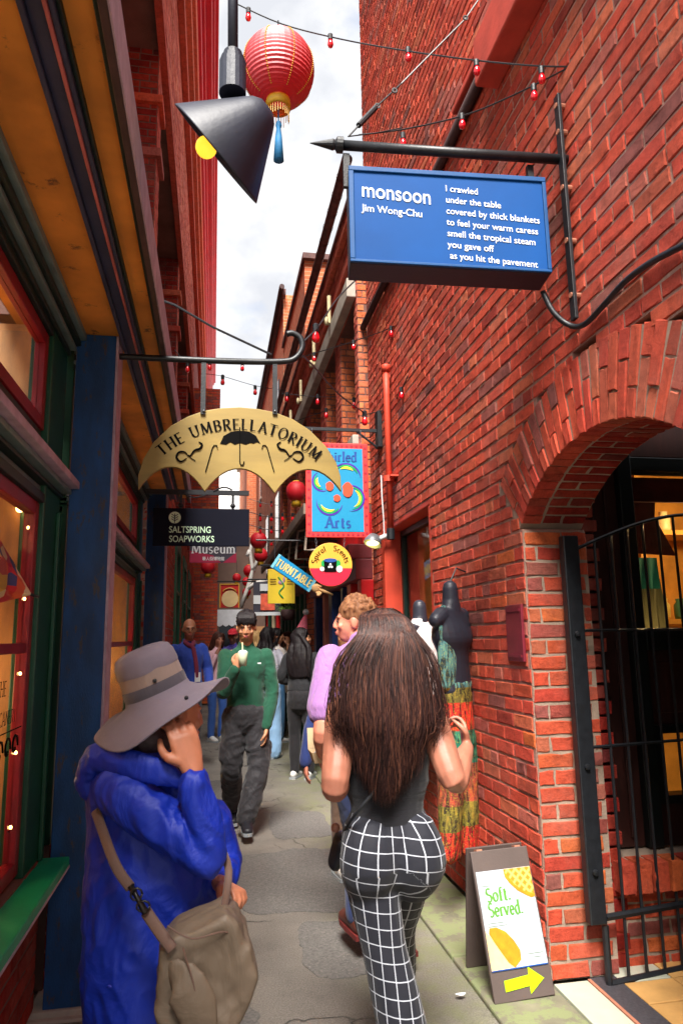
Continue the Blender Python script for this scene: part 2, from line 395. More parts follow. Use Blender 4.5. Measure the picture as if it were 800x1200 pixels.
# ------------------------------------------------------------------ setting: ground
def groundmat():
    m, n, l, b = newmat('worn_asphalt'); p = _pos(n, l)
    c = _ramp(n, l, _noise(n, l, 1.1, p, 5), [(.35, C(104, 99, 94)), (.65, C(132, 126, 118))])
    c = _mixn(n, l, 1, c, _ramp(n, l, _noise(n, l, 130, p, 5, .85), [(.36, (.5, .5, .5, 1)), (.64, (1.45, 1.43, 1.4, 1))]), 'MULTIPLY')
    c = _mixn(n, l, _ramp(n, l, _noise(n, l, 6, p, 8, .75), [(.52, (0, 0, 0, 1)), (.7, (.55, .55, .55, 1))]), c, C(88, 83, 78))
    c = _mixn(n, l, _ramp(n, l, _noise(n, l, 23, p, 6, .8), [(.66, (0, 0, 0, 1)), (.72, (.7, .7, .7, 1))]), c, C(170, 164, 150))
    v = n.new('ShaderNodeTexVoronoi'); v.feature = 'DISTANCE_TO_EDGE'; v.inputs['Scale'].default_value = 1.15
    ns = n.new('ShaderNodeTexNoise'); ns.inputs['Scale'].default_value = 2.5; ns.inputs['Detail'].default_value = 7; l.new(p, ns.inputs['Vector'])
    ad = n.new('ShaderNodeMix'); ad.data_type = 'RGBA'; ad.blend_type = 'LINEAR_LIGHT'; ad.inputs[0].default_value = .35; l.new(p, ad.inputs[6]); l.new(ns.outputs['Color'], ad.inputs[7])
    l.new(ad.outputs[2], v.inputs['Vector'])
    cm = _ramp(n, l, _noise(n, l, .9, p, 2), [(.46, (0, 0, 0, 1)), (.56, (1, 1, 1, 1))])
    cf = _ramp(n, l, v.outputs['Distance'], [(0, (1, 1, 1, 1)), (.014, (0, 0, 0, 1))])
    ff = n.new('ShaderNodeMath'); ff.operation = 'MULTIPLY'; l.new(cm, ff.inputs[0]); l.new(cf, ff.inputs[1])
    c = _mixn(n, l, ff.outputs[0], c, C(52, 50, 48))
    vg = n.new('ShaderNodeTexVoronoi'); vg.inputs['Scale'].default_value = 5.5; l.new(ad.outputs[2], vg.inputs['Vector']); vs_ = n.new('ShaderNodeSeparateColor'); l.new(vg.outputs['Color'], vs_.inputs[0])
    gs = n.new('ShaderNodeMath'); gs.operation = 'MULTIPLY'; l.new(_ramp(n, l, vg.outputs['Distance'], [(.05, (1, 1, 1, 1)), (.09, (0, 0, 0, 1))]), gs.inputs[0]); l.new(_ramp(n, l, vs_.outputs[0], [(.55, (0, 0, 0, 1)), (.6, (.8, .8, .8, 1))]), gs.inputs[1])
    c = _mixn(n, l, gs.outputs[0], c, _ramp(n, l, vs_.outputs[1], [(.4, C(74, 72, 70)), (.6, C(186, 182, 172))]))
    # mossy strip near the right wall
    sx = n.new('ShaderNodeSeparateXYZ'); l.new(p, sx.inputs[0])
    sp = _ramp(n, l, sx.outputs[0], [(.55, (0, 0, 0, 1)), (1.0, (1, 1, 1, 1))])
    mm = n.new('ShaderNodeMath'); mm.operation = 'MULTIPLY'; l.new(sp, mm.inputs[0]); l.new(_ramp(n, l, _noise(n, l, 5, p, 6, .7), [(.35, (0, 0, 0, 1)), (.65, (.75, .75, .75, 1))]), mm.inputs[1])
    c = _mixn(n, l, mm.outputs[0], c, C(116, 120, 82))
    l.new(c, b.inputs['Base Color']); b.inputs['Roughness'].default_value = .82
    h = n.new('ShaderNodeMath'); h.operation = 'SUBTRACT'; l.new(_noise(n, l, 90, p, 4, .7), h.inputs[0]); l.new(ff.outputs[0], h.inputs[1])
    _bump(n, l, b, h.outputs[0], .9, .009)
    return m
M_GR = groundmat()
tag(MB().add([(-150, -60, 0), (150, -60, 0), (150, 300, 0), (-150, 300, 0)], [(0, 1, 2, 3)]).build('ground', M_GR), kind='structure')
M_PA = mat('patch_asphalt', C(98, 95, 92), .85, .3, 60, .9, 120, wear=C(142, 138, 130), wearamt=.58)
def patch(x0, x1, y0, y1, seed, h=.005):
    pts = []; cx_, cy_, ex, ey = (x0+x1)/2, (y0+y1)/2, (x1-x0)/2, (y1-y0)/2
    for i in range(72):
        a_ = 2*math.pi*i/72; c_, s_ = math.cos(a_), math.sin(a_); q = (abs(c_)**5+abs(s_)**5)**-.2
        q *= 1+.16*noise.noise((c_*1.6+seed*7, s_*1.6, 3))+.07*noise.noise((c_*7, s_*7+seed, 1))
        pts.append((cx_+ex*c_*q, cy_+ey*s_*q))
    tag(MB().prism(pts, (0, 0, -.02), (1, 0, 0), (0, 1, 0), (0, 0, .02+h)).build('asphalt_patch', M_PA), kind='structure')
for i, q in enumerate([(.15, 1.0, 4.4, 5.6), (-.45, .2, 2.9, 3.45), (.5, .98, 5.9, 6.8), (.45, 1.0, 3.55, 4.2), (-.3, .3, 7.3, 8.4)]): patch(*q, seed=i, h=.004)
M_KS = mat('mossy_concrete', C(112, 108, 90), .9, .3, 4, .7, 80, wear=C(118, 124, 88), wearamt=.46)
ks = thing('kerb_strip', None, None); del_ = ks; tag(ks, kind='structure')
yy = -1.0
while yy < 13:
    ln_ = 1.15; MB().box(1.16, 1.498, yy+.006, yy+ln_-.006, -.05, .022).build('slab', M_KS, ks, bevel=.008); yy += ln_
# doorway tiles by the arch
M_TG = mat('grey_tile', C(176, 178, 160), .35, .12, 5, .1, 40); M_TB = mat('buff_tile', C(196, 150, 92), .4, .2, 7, .1, 40); M_TD = mat('dark_granite', C(66, 64, 68), .5, .3, 90, .1, 60)
M_BRASS = mat('copper_edge', C(170, 112, 90), .45, .2, 20, .1)
tf = thing('tiled_threshold', None, None); tag(tf, kind='structure')
MB().box(1.50, 1.66, 1.7, 3.22, -.02, .030).build('tile', M_TG, tf, bevel=.003)
MB().box(1.662, 1.676, 1.7, 3.22, -.02, .034).build('edge_strip', M_BRASS, tf)
MB().box(1.678, 1.80, 1.7, 3.24, -.02, .030).build('tile', M_TD, tf, bevel=.003)
for i in range(9):
    for j in range(3):
        MB().box(1.803+j*.24, 2.037+j*.24, 3.17-i*.19, 3.35-i*.19, -.02, .030+.001*((i+j) % 2)).build('tile', M_TB if (i+j) % 3 else M_TG, tf, bevel=.003)
# ------------------------------------------------------------------ right near building
RW = thing('brick_building', 'tall red brick building on the right with the arched gateway and blue hanging sign', 'building', (1.5, 3, 0))
B = Bricks(RW)
AY, AZ, RI, RO = 2.55, 1.356, 1.0145, 1.35
def cuts_near(z):
    c = []
    if z < 2.07: c.append((1.85, 3.25))
    elif z < AZ+RO:
        h = math.sqrt(max(0, RO**2-(z-AZ)**2)); 
        # the skewback: the ring starts at 43.6 degrees
        lim = .70+max(0, (z-2.07))*.95
        c.append((AY-min(h, lim), AY+min(h, lim)))
    if .85 < z < 2.54: c.append((4.74, 6.10))
    return c
def mfun(u, z):
    if abs(u-AY) < 1.05 and z < 2.0 : return M_BQ if RB.random() < .18 else M_BR
    return M_BR
lay(B, (1.5, 0, 0), (0, 1, 0), (0, 0, 1), (-1, 0, 0), -1.0, 6.6, .04, 10.4, cuts_near, M_BR, proud=.006, core=RW, corem=M_MO, cored=.33, j=.0028, mfun=mfun)
# reveal of the arch (faces the camera) and the other side
for yv, nn in ((3.25, -1), (1.85, 1)):
    lay(B, (0, yv, 0), (1, 0, 0), (0, 0, 1), (0, nn, 0), 1.502, 1.83, .03, 2.05, None, M_BQ, proud=.012, sn=.05, ln=.225, j=.004, core=RW, corem=M_MG, cored=.06)
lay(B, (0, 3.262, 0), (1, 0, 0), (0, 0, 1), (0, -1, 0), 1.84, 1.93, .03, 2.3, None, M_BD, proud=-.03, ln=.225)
# voussoirs and intrados
nv = 27; a0 = math.asin(.70/RI)
for i in range(nv):
    a = -a0+(i+.5)*2*a0/nv; rdir = Vector((0, math.sin(a), math.cos(a))); tdir = Vector((0, math.cos(a), -math.sin(a)))
    ctr = Vector((1.5, AY, AZ)); pit = 2*a0/nv
    cuts_ = [(RI, RI+.215, RO)] if i % 2 else [(RI, RI+.11, RO)]
    for r0, rm, r1 in cuts_:
        for q0, q1 in ((r0, rm-.004), (rm+.004, r1)):
            w = pit*(q0+q1)/2-.012
            # front bricks
            c = ctr+rdir*((q0+q1)/2)+Vector((-.008+.05+RB.uniform(-.004, .004), 0, 0))
            B.put(c, tdir, rdir, (-1, 0, 0), w, q1-q0, .10, M_BR, 'arch_brick', j=.004)
    for x0, x1 in (((1.605, 1.83),) if i % 2 else ((1.605, 1.70), (1.71, 1.83))):
        c = ctr+rdir*(RI+.03)+Vector(((x0+x1)/2-1.5, 0, 0))
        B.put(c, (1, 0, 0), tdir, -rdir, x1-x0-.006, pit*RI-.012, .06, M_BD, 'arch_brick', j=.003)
mb = MB()
pf = [(1.498, RI+.006), (1.498, RO-.004), (1.83, RO-.004), (1.83, RI+.006)]
for i in range(40):
    qa = -a0-.03+i*(2*a0+.06)/40; qb = -a0-.03+(i+1)*(2*a0+.06)/40
    P = [(x, AY+math.sin(q)*r, AZ+math.cos(q)*r) for q in (qa, qb) for x, r in pf]
    mb.add(P, [(0, 1, 5, 4), (1, 2, 6, 5), (2, 3, 7, 6), (3, 0, 4, 7)])
mb.build('arch_mortar', M_MG, RW)
# wall thickness behind, the passage box
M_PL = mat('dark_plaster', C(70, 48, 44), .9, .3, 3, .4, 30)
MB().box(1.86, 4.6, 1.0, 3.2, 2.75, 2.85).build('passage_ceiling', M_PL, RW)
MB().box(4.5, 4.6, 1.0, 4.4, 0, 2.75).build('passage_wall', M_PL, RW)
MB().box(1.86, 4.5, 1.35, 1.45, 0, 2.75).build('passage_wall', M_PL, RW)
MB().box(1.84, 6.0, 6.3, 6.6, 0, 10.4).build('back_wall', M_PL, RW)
# conduit ledge high on the wall, projecting pier end, roof edge
M_RS = mat('red_smooth_render', C(186, 70, 56), .75, .22, 5, .4, 40)
M_DK = mat('dark_rust', C(58, 34, 34), .75, .35, 20, .4, 50)
MB().box(1.36, 1.497, -1, 3.2, 4.50, 4.78).build('brick_ledge', M_RS, RW, bevel=.01)
MB().box(1.43, 1.497, -1, 3.75, 4.785, 4.83).build('ledge_cap', M_RS, RW, bevel=.01)
MB().tube([(1.47, -1, 4.66), (1.47, 3.3, 4.66)], .02).build('conduit', M_DK, RW)
MB().tube([(1.46, 3.2, 4.70), (1.46, 5.7, 4.68), (1.455, 6.9, 4.66), (1.44, 7.0, 4.63), (1.52, 7.05, 4.60)], .033, 10).build('conduit', M_DK, RW, smooth=True)
MB().box(1.42, 1.8, -1, 6.6, 10.4, 10.6).build('roof_edge', M_RS, RW)
# window of the near wall
M_RJ = mat('red_painted_jamb', C(196, 66, 44), .6, .2, 4, .3, 60)
M_GRN = mat('dark_green_paint', C(24, 46, 40), .45, .3, 6, .2, 50)
M_BLK = mat('black_iron', C(30, 32, 36), .45, .3, 30, .25, 90, spec=.5)
M_GLASS, n_, l_, b_ = newmat('window_glass')
b_.inputs['Base Color'].default_value = (.9, .93, .92, 1); b_.inputs['Roughness'].default_value = .03; b_.inputs['Transmission Weight'].default_value = 1; b_.inputs['IOR'].default_value = 1.12
M_CUR = mat('ochre_blind', C(196, 128, 56), .7, .35, 2.2, .2, 30, stretch=(1, 1, .4))
def window(parent, side, x, y0, y1, z0, z1, fm, depth=.15, backm=None, fw=.06, bars=(), name='window', pane=True):
    """window in a wall that runs along the alley; side=+1 right wall (recess towards +x), -1 left wall"""
    s = side; f = MB()
    xa, xb = sorted((x+s*depth, x+s*(depth+.05)))
    f.box(xa, xb, y0, y0+fw, z0, z1).box(xa, xb, y1-fw, y1, z0, z1).box(xa, xb, y0+fw, y1-fw, z0, z0+fw).box(xa, xb, y0+fw, y1-fw, z1-fw, z1)
    for bz in bars: f.box(xa+.005, xb-.005, y0+fw, y1-fw, bz-.02, bz+.02)
    fo = f.build(name, fm, parent, bevel=.004)
    if pane:
        xc = x+s*(depth+.03); a_, b2 = sorted((xc, xc+.006))
        MB().box(a_, b2, y0+fw, y1-fw, z0+fw, z1-fw).build('pane', M_GLASS, fo).location = (0, 0, 0)
    if backm:
        a_, b2 = sorted((x+s*(depth+.16), x+s*(depth+.18)))
        MB().box(a_, b2, y0-.05, y1+.05, z0-.05, z1+.05).build('blind', backm, parent)
    return fo
window(RW, 1, 1.5, 4.80, 6.02, .92, 2.47, M_GRN, .12, M_CUR, .05, bars=(1.55,))
MB().box(1.47, 1.83, 6.02, 6.12, .85, 2.56).build('window_jamb', M_RJ, RW, bevel=.01)
MB().box(1.50, 1.83, 4.72, 4.797, .85, 2.47).build('window_jamb', M_RJ, RW, bevel=.01)
MB().box(1.50, 1.83, 4.72, 6.02, 2.473, 2.56).build('window_lintel', M_RJ, RW, bevel=.01)
MB().box(1.45, 1.83, 4.72, 6.02, .82, .90).build('window_sill', M_RJ, RW, bevel=.01)
B.done()
# things on that wall
pl = thing('downpipe', 'red painted iron pipe with a collar beside the shop window on the right wall', 'pipe', (1.45, 5.66, 2.4))
MB().tube([(1.44, 5.66, 3.86), (1.44, 5.66, 3.6), (1.44, 5.66, 2.42)], .027, 12).build('pipe', M_RJ, pl, smooth=True)
MB().lathe([(.027, 0), (.040, 0), (.040, .05), (.036, .06), (.020, .065)], (1.44, 5.66, 3.82)).build('cap', M_RJ, pl, smooth=True)
MB().lathe([(.036, -.02), (.05, -.02), (.05, .03), (.036, .03)], (1.44, 5.66, 2.86)).build('collar', M_RJ, pl)
MB().box(1.43, 1.5, 5.56, 5.76, 2.87, 2.885).build('bracket', M_RJ, pl)
MB().lathe([(.03, 0), (.034, 0), (.034, .09), (.03, .09), (.0, .09)], (1.44, 5.66, 2.35)).build('nozzle', M_BLK, pl)
pq = thing('wall_plaque', 'small dark magenta plaque on the brick corner beside the arch', 'plaque', (1.48, 3.38, 1.4))
M_MAG = mat('magenta_board', C(104, 26, 40), .5, .2, 10, .2, 60)
MB().box(1.480, 1.496, 3.285, 3.475, 1.42, 1.70).build('board', M_MAG, pq, bevel=.003)
MB().box(1.476, 1.480, 3.30, 3.46, 1.44, 1.455).box(1.476, 1.480, 3.30, 3.46, 1.665, 1.68).build('moulding', M_MAG, pq)
ch = thing('wall_cable', 'black cable looping down from the blue sign and up across the bricks', 'cable', (1.47, 2.6, 3))
MB().tube(catmull([(1.37, 2.62, 3.0), (1.40, 2.60, 2.90), (1.45, 2.57, 2.83), (1.478, 2.50, 2.80), (1.478, 2.35, 2.81), (1.478, 2.2, 2.83), (1.478, 2.05, 2.82), (1.478, 1.9, 2.79), (1.478, 1.5, 2.7)]), .012, 8).build('cable', M_BLK, ch, smooth=True)
# ------------------------------------------------------------------ shop entrance inside the arch
SE = thing('shop_entrance', 'dark wooden shop front inside the brick archway with a lit display window', 'shopfront', (2.2, 3.45, 0))
M_WD = mat('dark_brown_wood', C(52, 26, 22), .5, .35, 5, .3, 50, stretch=(6, 6, 1))
M_WD2 = mat('black_green_frame', C(20, 26, 26), .4, .3, 8, .2, 50)
B = Bricks(SE)
lay(B, (0, 3.30, 0), (1, 0, 0), (0, 0, 1), (0, -1, 0), 1.86, 3.6, .0, .36, None, M_BQ, proud=.0, j=.004, core=SE, corem=M_MG, cored=.3)
for i in range(20):
    B.put((1.90+i*.085, 3.27, .43), (1, 0, 0), (0, 0, 1), (0, -1, 0), .068, .13, .12, M_BQ, 'sill_brick', j=.005)
B.done()
MB().box(1.86, 3.6, 3.30, 3.6, .36, .49).build('sill_core', M_MG, SE)
MB().box(1.86, 2.14, 3.44, 3.52, .5, 2.6).build('side_panel', M_WD, SE, bevel=.006)
MB().box(1.98, 2.0, 3.425, 3.44, .55, 2.5).box(2.06, 2.08, 3.425, 3.44, .55, 2.5).build('moulding', M_WD, SE, bevel=.003)
MB().box(2.14, 2.22, 3.40, 3.52, .5, 2.7).build('frame_post', M_WD2, SE, bevel=.006)
MB().box(3.0, 3.08, 3.40, 3.52, .5, 2.7).build('frame_post', M_WD2, SE, bevel=.006)
MB().box(2.22, 3.0, 3.41, 3.52, 2.42, 2.50).build('frame_rail', M_WD2, SE, bevel=.006)
MB().box(1.86, 3.6, 3.42, 3.52, 2.5, 2.75).build('fascia', M_WD, SE, bevel=.006)
MB().box(2.22, 3.0, 3.40, 3.50, 1.46, 1.56).build('frame_rail', M_WD2, SE, bevel=.006)
MB().box(2.22, 3.0, 3.43, 3.50, 1.08, 1.46).build('lower_panel', M_WD, SE, bevel=.006)
MB().box(2.26, 2.6, 3.42, 3.43, 1.14, 1.40).box(2.64, 2.96, 3.42, 3.43, 1.14, 1.40).build('raised_panel', M_WD, SE, bevel=.006)
for x0, x1, z0, z1 in ((2.22, 2.26, .7, 1.08), (2.26, 3.0, 1.04, 1.08), (2.26, 3.0, .7, .74)): MB().box(x0, x1, 3.41, 3.50, z0, z1).build('glazing_bead', M_WD2, SE)
MB().box(2.22, 3.0, 3.43, 3.50, .5, .70).build('bottom_panel', M_WD, SE, bevel=.006)
MB().box(2.22, 3.0, 3.47, 3.476, 1.56, 2.42).build('pane', M_GLASS, SE)
MB().box(2.26, 3.0, 3.47, 3.476, .74, 1.04).build('pane', M_GLASS, SE)
# display behind the glass
M_OCH = mat('lit_ochre_wall', C(206, 150, 70), .7, .3, 6, .1, 20)
MB().box(1.9, 3.6, 4.3, 4.35, .5, 2.75).box(1.86, 1.9, 3.53, 4.3, .5, 2.75).box(3.6, 3.65, 3.53, 4.3, .5, 2.75).build('display_wall', M_OCH, SE)
MB().box(1.9, 3.6, 3.53, 4.3, .40, .5).build('display_floor', M_WD, SE)
MB().box(1.9, 3.6, 3.53, 4.3, 2.75, 2.8).build('display_ceiling', M_WD, SE)
MB().box(2.3, 3.6, 4.0, 4.28, 2.16, 2.19).box(2.3, 3.6, 4.0, 4.28, 1.6, 1.63).box(2.56, 2.60, 3.9, 4.28, 1.5, 2.7).build('shelf', M_OCH, SE)
M_MAR = mat('maroon_cloth', C(84, 26, 28), .9, .3, 10, .4, 60)
MB().prism([(2.16, 2.42), (2.50, 2.42), (2.47, 2.2), (2.58, 1.98), (2.16, 2.0)], (0, 3.60, 0), (1, 0, 0), (0, 0, 1), (0, .02, 0)).build('curtain', M_MAR, SE)
MB().box(2.22, 3.0, 3.56, 3.58, 2.28, 2.42).build('curtain', M_MAR, SE)
r_ = random.Random(3)
for nm, c_ in (('red', C(170, 50, 30)), ('cream', C(220, 200, 150)), ('gold', C(210, 160, 50)), ('teal', C(40, 110, 110))):
    pass
shelf_goods = [('jar', 2.66, 2.19, C(220, 190, 120)), ('jar', 2.76, 2.19, C(190, 90, 40)), ('jar', 2.86, 2.19, C(230, 220, 170)), ('jar', 2.68, 1.63, C(180, 60, 40)), ('jar', 2.80, 1.63, C(235, 210, 120)), ('jar', 2.92, 1.63, C(60, 110, 90)), ('jar', 2.42, 1.63, C(235, 225, 200))]
lbls = ['cream jar on the upper shelf behind the archway window', 'brown jar on the upper shelf behind the archway window', 'pale white jar on the upper shelf behind the archway window', 'red jar on the lower shelf behind the archway window', 'yellow jar on the lower shelf behind the archway window', 'green jar on the lower shelf behind the archway window', 'ivory jar beside the draped cloth behind the archway window']
for (nm, x, z, c_), lb in zip(shelf_goods, lbls):
    o = MB().lathe([(0, 0), (.035, 0), (.04, .02), (.04, .09), (.025, .11), (.028, .13), (0, .13)], (x, 4.08, z), n=14).build('jar', mat('jar_%d' % int(x*100+z*10), c_, .4), None, smooth=True)
    tag(o, lb, 'jar', 'jars on the display shelves')
# draped garment in the display
M_DR = mat('grey_green_linen', C(104, 104, 78), .9, .25, 7, .5, 60, stretch=(4, 4, .6)); M_TE = mat('teal_cloth', C(16, 104, 100), .8, .3, 7, .4, 50)
dg = thing('hanging_tunic', 'grey green tunic with a teal yoke hanging in the archway display window', 'garment', (2.5, 3.7, 1.6))
def drape(x0, x1, z0, z1, y, m, nm, parent, amp=.02, fr=22, flare=0, nx=24, nz_=10):
    vs = []; fs = []
    for j in range(nz_+1):
        t = j/nz_; z = z1+(z0-z1)*t
        for i in range(nx+1):
            q = i/nx; x = x0+(x1-x0)*q+(q-.5)*flare*t
            vs.append((x, y+amp*(.4+t)*math.sin(q*fr+math.sin(t*2)*.8), z))
    k = len(vs); vs += [(a, b+.006, c) for a, b, c in vs]
    for j in range(nz_):
        for i in range(nx):
            a = j*(nx+1)+i; fs += [(a, a+1, a+nx+2, a+nx+1), (a+k, a+k+nx+1, a+k+nx+2, a+k+1)]
    return MB().add(vs, fs).build(nm, m, parent, smooth=True)
drape(2.30, 2.56, 1.56, 1.86, 3.74, M_DR, 'skirt', dg, flare=.04)
drape(2.29, 2.54, 1.80, 1.98, 3.72, M_TE, 'yoke', dg, amp=.008)
def plamp(name, loc, e, col=(1, .62, .25), r=.05):
    l = bpy.data.lights.new(name, 'POINT'); l.energy = e; l.color = col; l.shadow_soft_size = r
    o = bpy.data.objects.new(name, l); COL.objects.link(o); o.location = loc
plamp('display_lamp', (2.85, 3.62, 2.25), 5)
plamp('display_lamp', (2.55, 3.64, .60), 2.0)
plamp('display_lamp', (2.40, 3.56, 1.50), .8, r=.01)
# gate
GT = thing('iron_gate', 'black iron gate with thin vertical bars standing open in the brick archway', 'gate', (1.70, 3.15, 0))
MB().box(1.655, 1.735, 3.14, 3.19, .28, 2.02).build('hinge_post', M_BLK, GT, bevel=.006)
for z in (.95, 1.55, .5): MB().lathe([(0, -.012), (.012, -.01), (.014, 0), (0, .0)], (1.69, 3.135, z), (0, 1, 0), 10).build('bolt', M_BLK, GT)
MB().tube([(1.735, 3.165, .27), (1.735, 3.165, .02)], .016).build('hinge_stile', M_BLK, GT)
def gp(t): return (1.74+.75*t, 3.165+.12*t)
def gtop(t): return 1.96+.20*math.sin(t*1.5)
for z, r in ((.30, .016), (.03, .017), (1.03, .008), (1.565, .008)): MB().tube([gp(0)+(z,), gp(1)+(z,)], r, 6).build('rail', M_BLK, GT)
MB().tube([gp(i/12)+(gtop(i/12),) for i in range(13)], .009, 6).build('top_rail', M_BLK, GT)
for i in range(1, 8):
    t = i/7.5; MB().tube([gp(t)+(.03,), gp(t)+(gtop(t),)], .0075, 6).build('bar', M_BLK, GT)
# ------------------------------------------------------------------ right row beyond (building 2 and its shops)
M_GST = mat('grey_stone', C(168, 160, 148), .85, .2, 6, .4, 40)
M_CANV = mat('rusty_metal', C(92, 56, 52), .7, .4, 14, .4, 40)
R2 = thing('brick_building', 'orange brick building with recessed upper windows and gutter, past the tall right wall', 'building', (1.5, 8, 0))
B = Bricks(R2)
ops2 = [(6.78, 7.6), (7.95, 8.7), (9.15, 10.2), (10.7, 11.6), (12.1, 13.1), (13.6, 14.6)]
def cuts2(z): return [o for o in ops2] if 3.55 < z < 5.0 else []
lay(B, (1.4, 0, 0), (0, 1, 0), (0, 0, 1), (-1, 0, 0), 6.62, 15.0, 2.75, 6.25, cuts2, M_BP, proud=.004, fine=False, core=R2, corem=M_MD, cored=.3)
for a, b in ops2:
    lay(B, (0, b, 0), (1, 0, 0), (0, 0, 1), (0, -1, 0), 1.405, 1.66, 3.57, 5.0, None, M_BS, proud=.004, fine=False, core=R2, corem=M_MD, cored=.04)
    MB().box(1.62, 1.66, a, b-.03, 3.6, 5.0).build('window_frame', M_GST, R2)
    MB().box(1.60, 1.62, a+.07, b-.12, 3.7, 4.9).build('pane', mat('dusty_glass', C(70, 84, 92), .15, .2, 3), R2)
lay(B, (0, 6.62, 0), (1, 0, 0), (0, 0, 1), (0, -1, 0), 1.402, 1.50, 2.75, 6.25, None, M_BS, proud=.004, fine=False)
B.done()
MB().box(1.30, 1.396, 6.64, 15.0, 5.01, 5.22).build('lintel_course', M_GST, R2, bevel=.01)
MB().box(1.33, 1.396, 6.64, 15.0, 3.44, 3.54).build('sill_course', M_GST, R2, bevel=.01)
MB().box(1.36, 1.396, 6.64, 15.0, 5.5, 5.58).box(1.33, 1.396, 6.64, 15.0, 5.9, 5.98).build('string_course', M_BP, R2, bevel=.01)
gt = MB()
for i in range(28): gt.lathe([(.055, 0), (.055, .30)], (1.265, 6.3+i*.31, 6.34), (0, 1, 0), 12).lathe([(.062, .295), (.062, .315)], (1.265, 6.3+i*.31, 6.34), (0, 1, 0), 12)
gt.build('gutter', M_CANV, R2, smooth=True)
MB().box(1.37, 2.6, 6.62, 15.0, 6.26, 6.31).build('roof', M_CANV, R2)
for yv in (7.7, 9.0, 10.5, 12):
    MB().tube([(1.29, yv, 5.55), (1.29, yv, 5.2), (1.22, yv-.12, 5.16), (1.22, yv-.22, 5.16), (1.22, yv-.22, 5.08)], .022, 8).build('overflow_pipe', mat('cream_pipe', C(196, 180, 140), .6, .2), R2, smooth=True)
# ground floor shops of building 2
M_RED = mat('scarlet_paint', C(200, 24, 30), .45, .2, 6, .15, 50); M_NAV = mat('navy_paint', C(24, 44, 92), .45, .2, 6, .15, 50)
M_SKY = mat('light_blue_paint', C(40, 140, 190), .45, .15, 5, .1, 50); M_GN2 = mat('forest_green_paint', C(22, 80, 58), .5, .2, 6, .15, 50)
M_PKP = mat('pink_brown_post', C(176, 104, 88), .6, .2, 6, .2, 50); M_CRM = mat('cream_paint', C(214, 196, 160), .6, .15, 5, .1, 50)
M_MRN = mat('maroon_fascia', C(120, 46, 52), .55, .3, 6, .2, 50)
S2 = thing('shopfront', 'red and blue painted shop row under a maroon fascia, past the big right wall', 'shopfront', (1.5, 8, 0))
MB().box(1.26, 1.5, 6.62, 9.9, 2.30, 2.44).build('cornice', M_MRN, S2, bevel=.01)
MB().box(1.33, 1.5, 6.62, 9.9, 2.10, 2.298).build('fascia', M_MRN, S2, bevel=.01)
MB().box(1.40, 1.5, 6.62, 9.9, 2.444, 2.745).build('upper_fascia', M_RED, S2)
cols = [(6.62, 6.80, 1.38, M_RED), (6.80, 7.15, 1.62, mat('tan_poster', C(190, 140, 96), .7)), (7.15, 7.35, 1.38, M_RED), (7.35, 7.62, 1.62, M_RED), (7.62, 7.74, 1.38, M_NAV), (7.74, 8.35, 1.62, M_SKY), (8.35, 8.6, 1.38, M_NAV),
        (8.6, 8.95, 1.62, M_NAV), (8.95, 9.1, 1.38, M_PKP), (9.1, 9.7, 1.62, M_NAV), (9.7, 9.9, 1.38, M_NAV)]
for y0, y1, x, m in cols: MB().box(x, x+.1 if x > 1.5 else 1.68, y0+.002, y1-.002, 0, 2.098).build('door' if x > 1.5 else 'post', m, S2, bevel=.008)
P2 = thing('brick_pier', 'orange brick pier between the blue and the green shopfronts', 'pier', (1.5, 10.3, 0))
B = Bricks(P2)
lay(B, (1.38, 0, 0), (0, 1, 0), (0, 0, 1), (-1, 0, 0), 9.92, 10.7, .03, 2.74, None, M_BS, fine=False, core=P2, corem=M_MD)
lay(B, (0, 9.92, 0), (1, 0, 0), (0, 0, 1), (0, -1, 0), 1.38, 1.6, .03, 2.74, None, M_BS, fine=False)
B.done()
S3 = thing('shopfront', 'green shopfront with glazed doors near the hanging basket on the right', 'shopfront', (1.5, 12, 0))
for i in range(7):
    y0 = 10.72+i*.6
    MB().box(1.36, 1.6, y0, y0+.14, 0, 2.74).build('post', M_GN2, S3, bevel=.008)
    MB().box(1.55, 1.6, y0+.142, y0+.598, 0, .7).build('panel', M_GN2, S3, bevel=.008)
    MB().box(1.55, 1.6, y0+.142, y0+.598, .702, 2.5).build('pane', mat('shop_glass_tan', C(110, 84, 60), .12, .4, 1.5), S3)
MB().box(1.30, 1.55, 10.72, 15.0, 2.25, 2.42).build('cornice', mat('weathered_wood', C(130, 84, 64), .8, .3, 8, .3), S3, bevel=.01)
# lean-to canopy with pipes over the shops
CN = thing('canopy', 'dark wooden lean-to canopy with thin pipe brackets over the right-hand shops', 'canopy', (1.3, 9, 2.8))
M_DW = mat('dark_weathered_wood', C(66, 54, 50), .8, .3, 8, .4, 30)
for i in range(14):
    y0 = 7.4+i*.5
    MB().obox((1.39, y0, 3.05), (-.42, 0, -.12), (0, .49, 0), (0, 0, .04)).build('plank', M_DW, CN, bevel=.004)
MB().box(.93, .975, 7.4, 14.4, 2.86, 2.98).build('edge_beam', mat('grey_timber', C(126, 108, 96), .8, .3, 8), CN, bevel=.006)
for i in range(6):
    y0 = 7.6+i*.9
    MB().tube([(1.38, y0, 2.95), (1.0, y0, 2.84), (.97, y0, 2.5), (1.12, y0, 2.5), (1.38, y0, 2.5)], .016, 6).build('pipe_bracket', mat('galvanised_pipe', C(150, 138, 124), .5, .2, 20, metal=.3), CN)
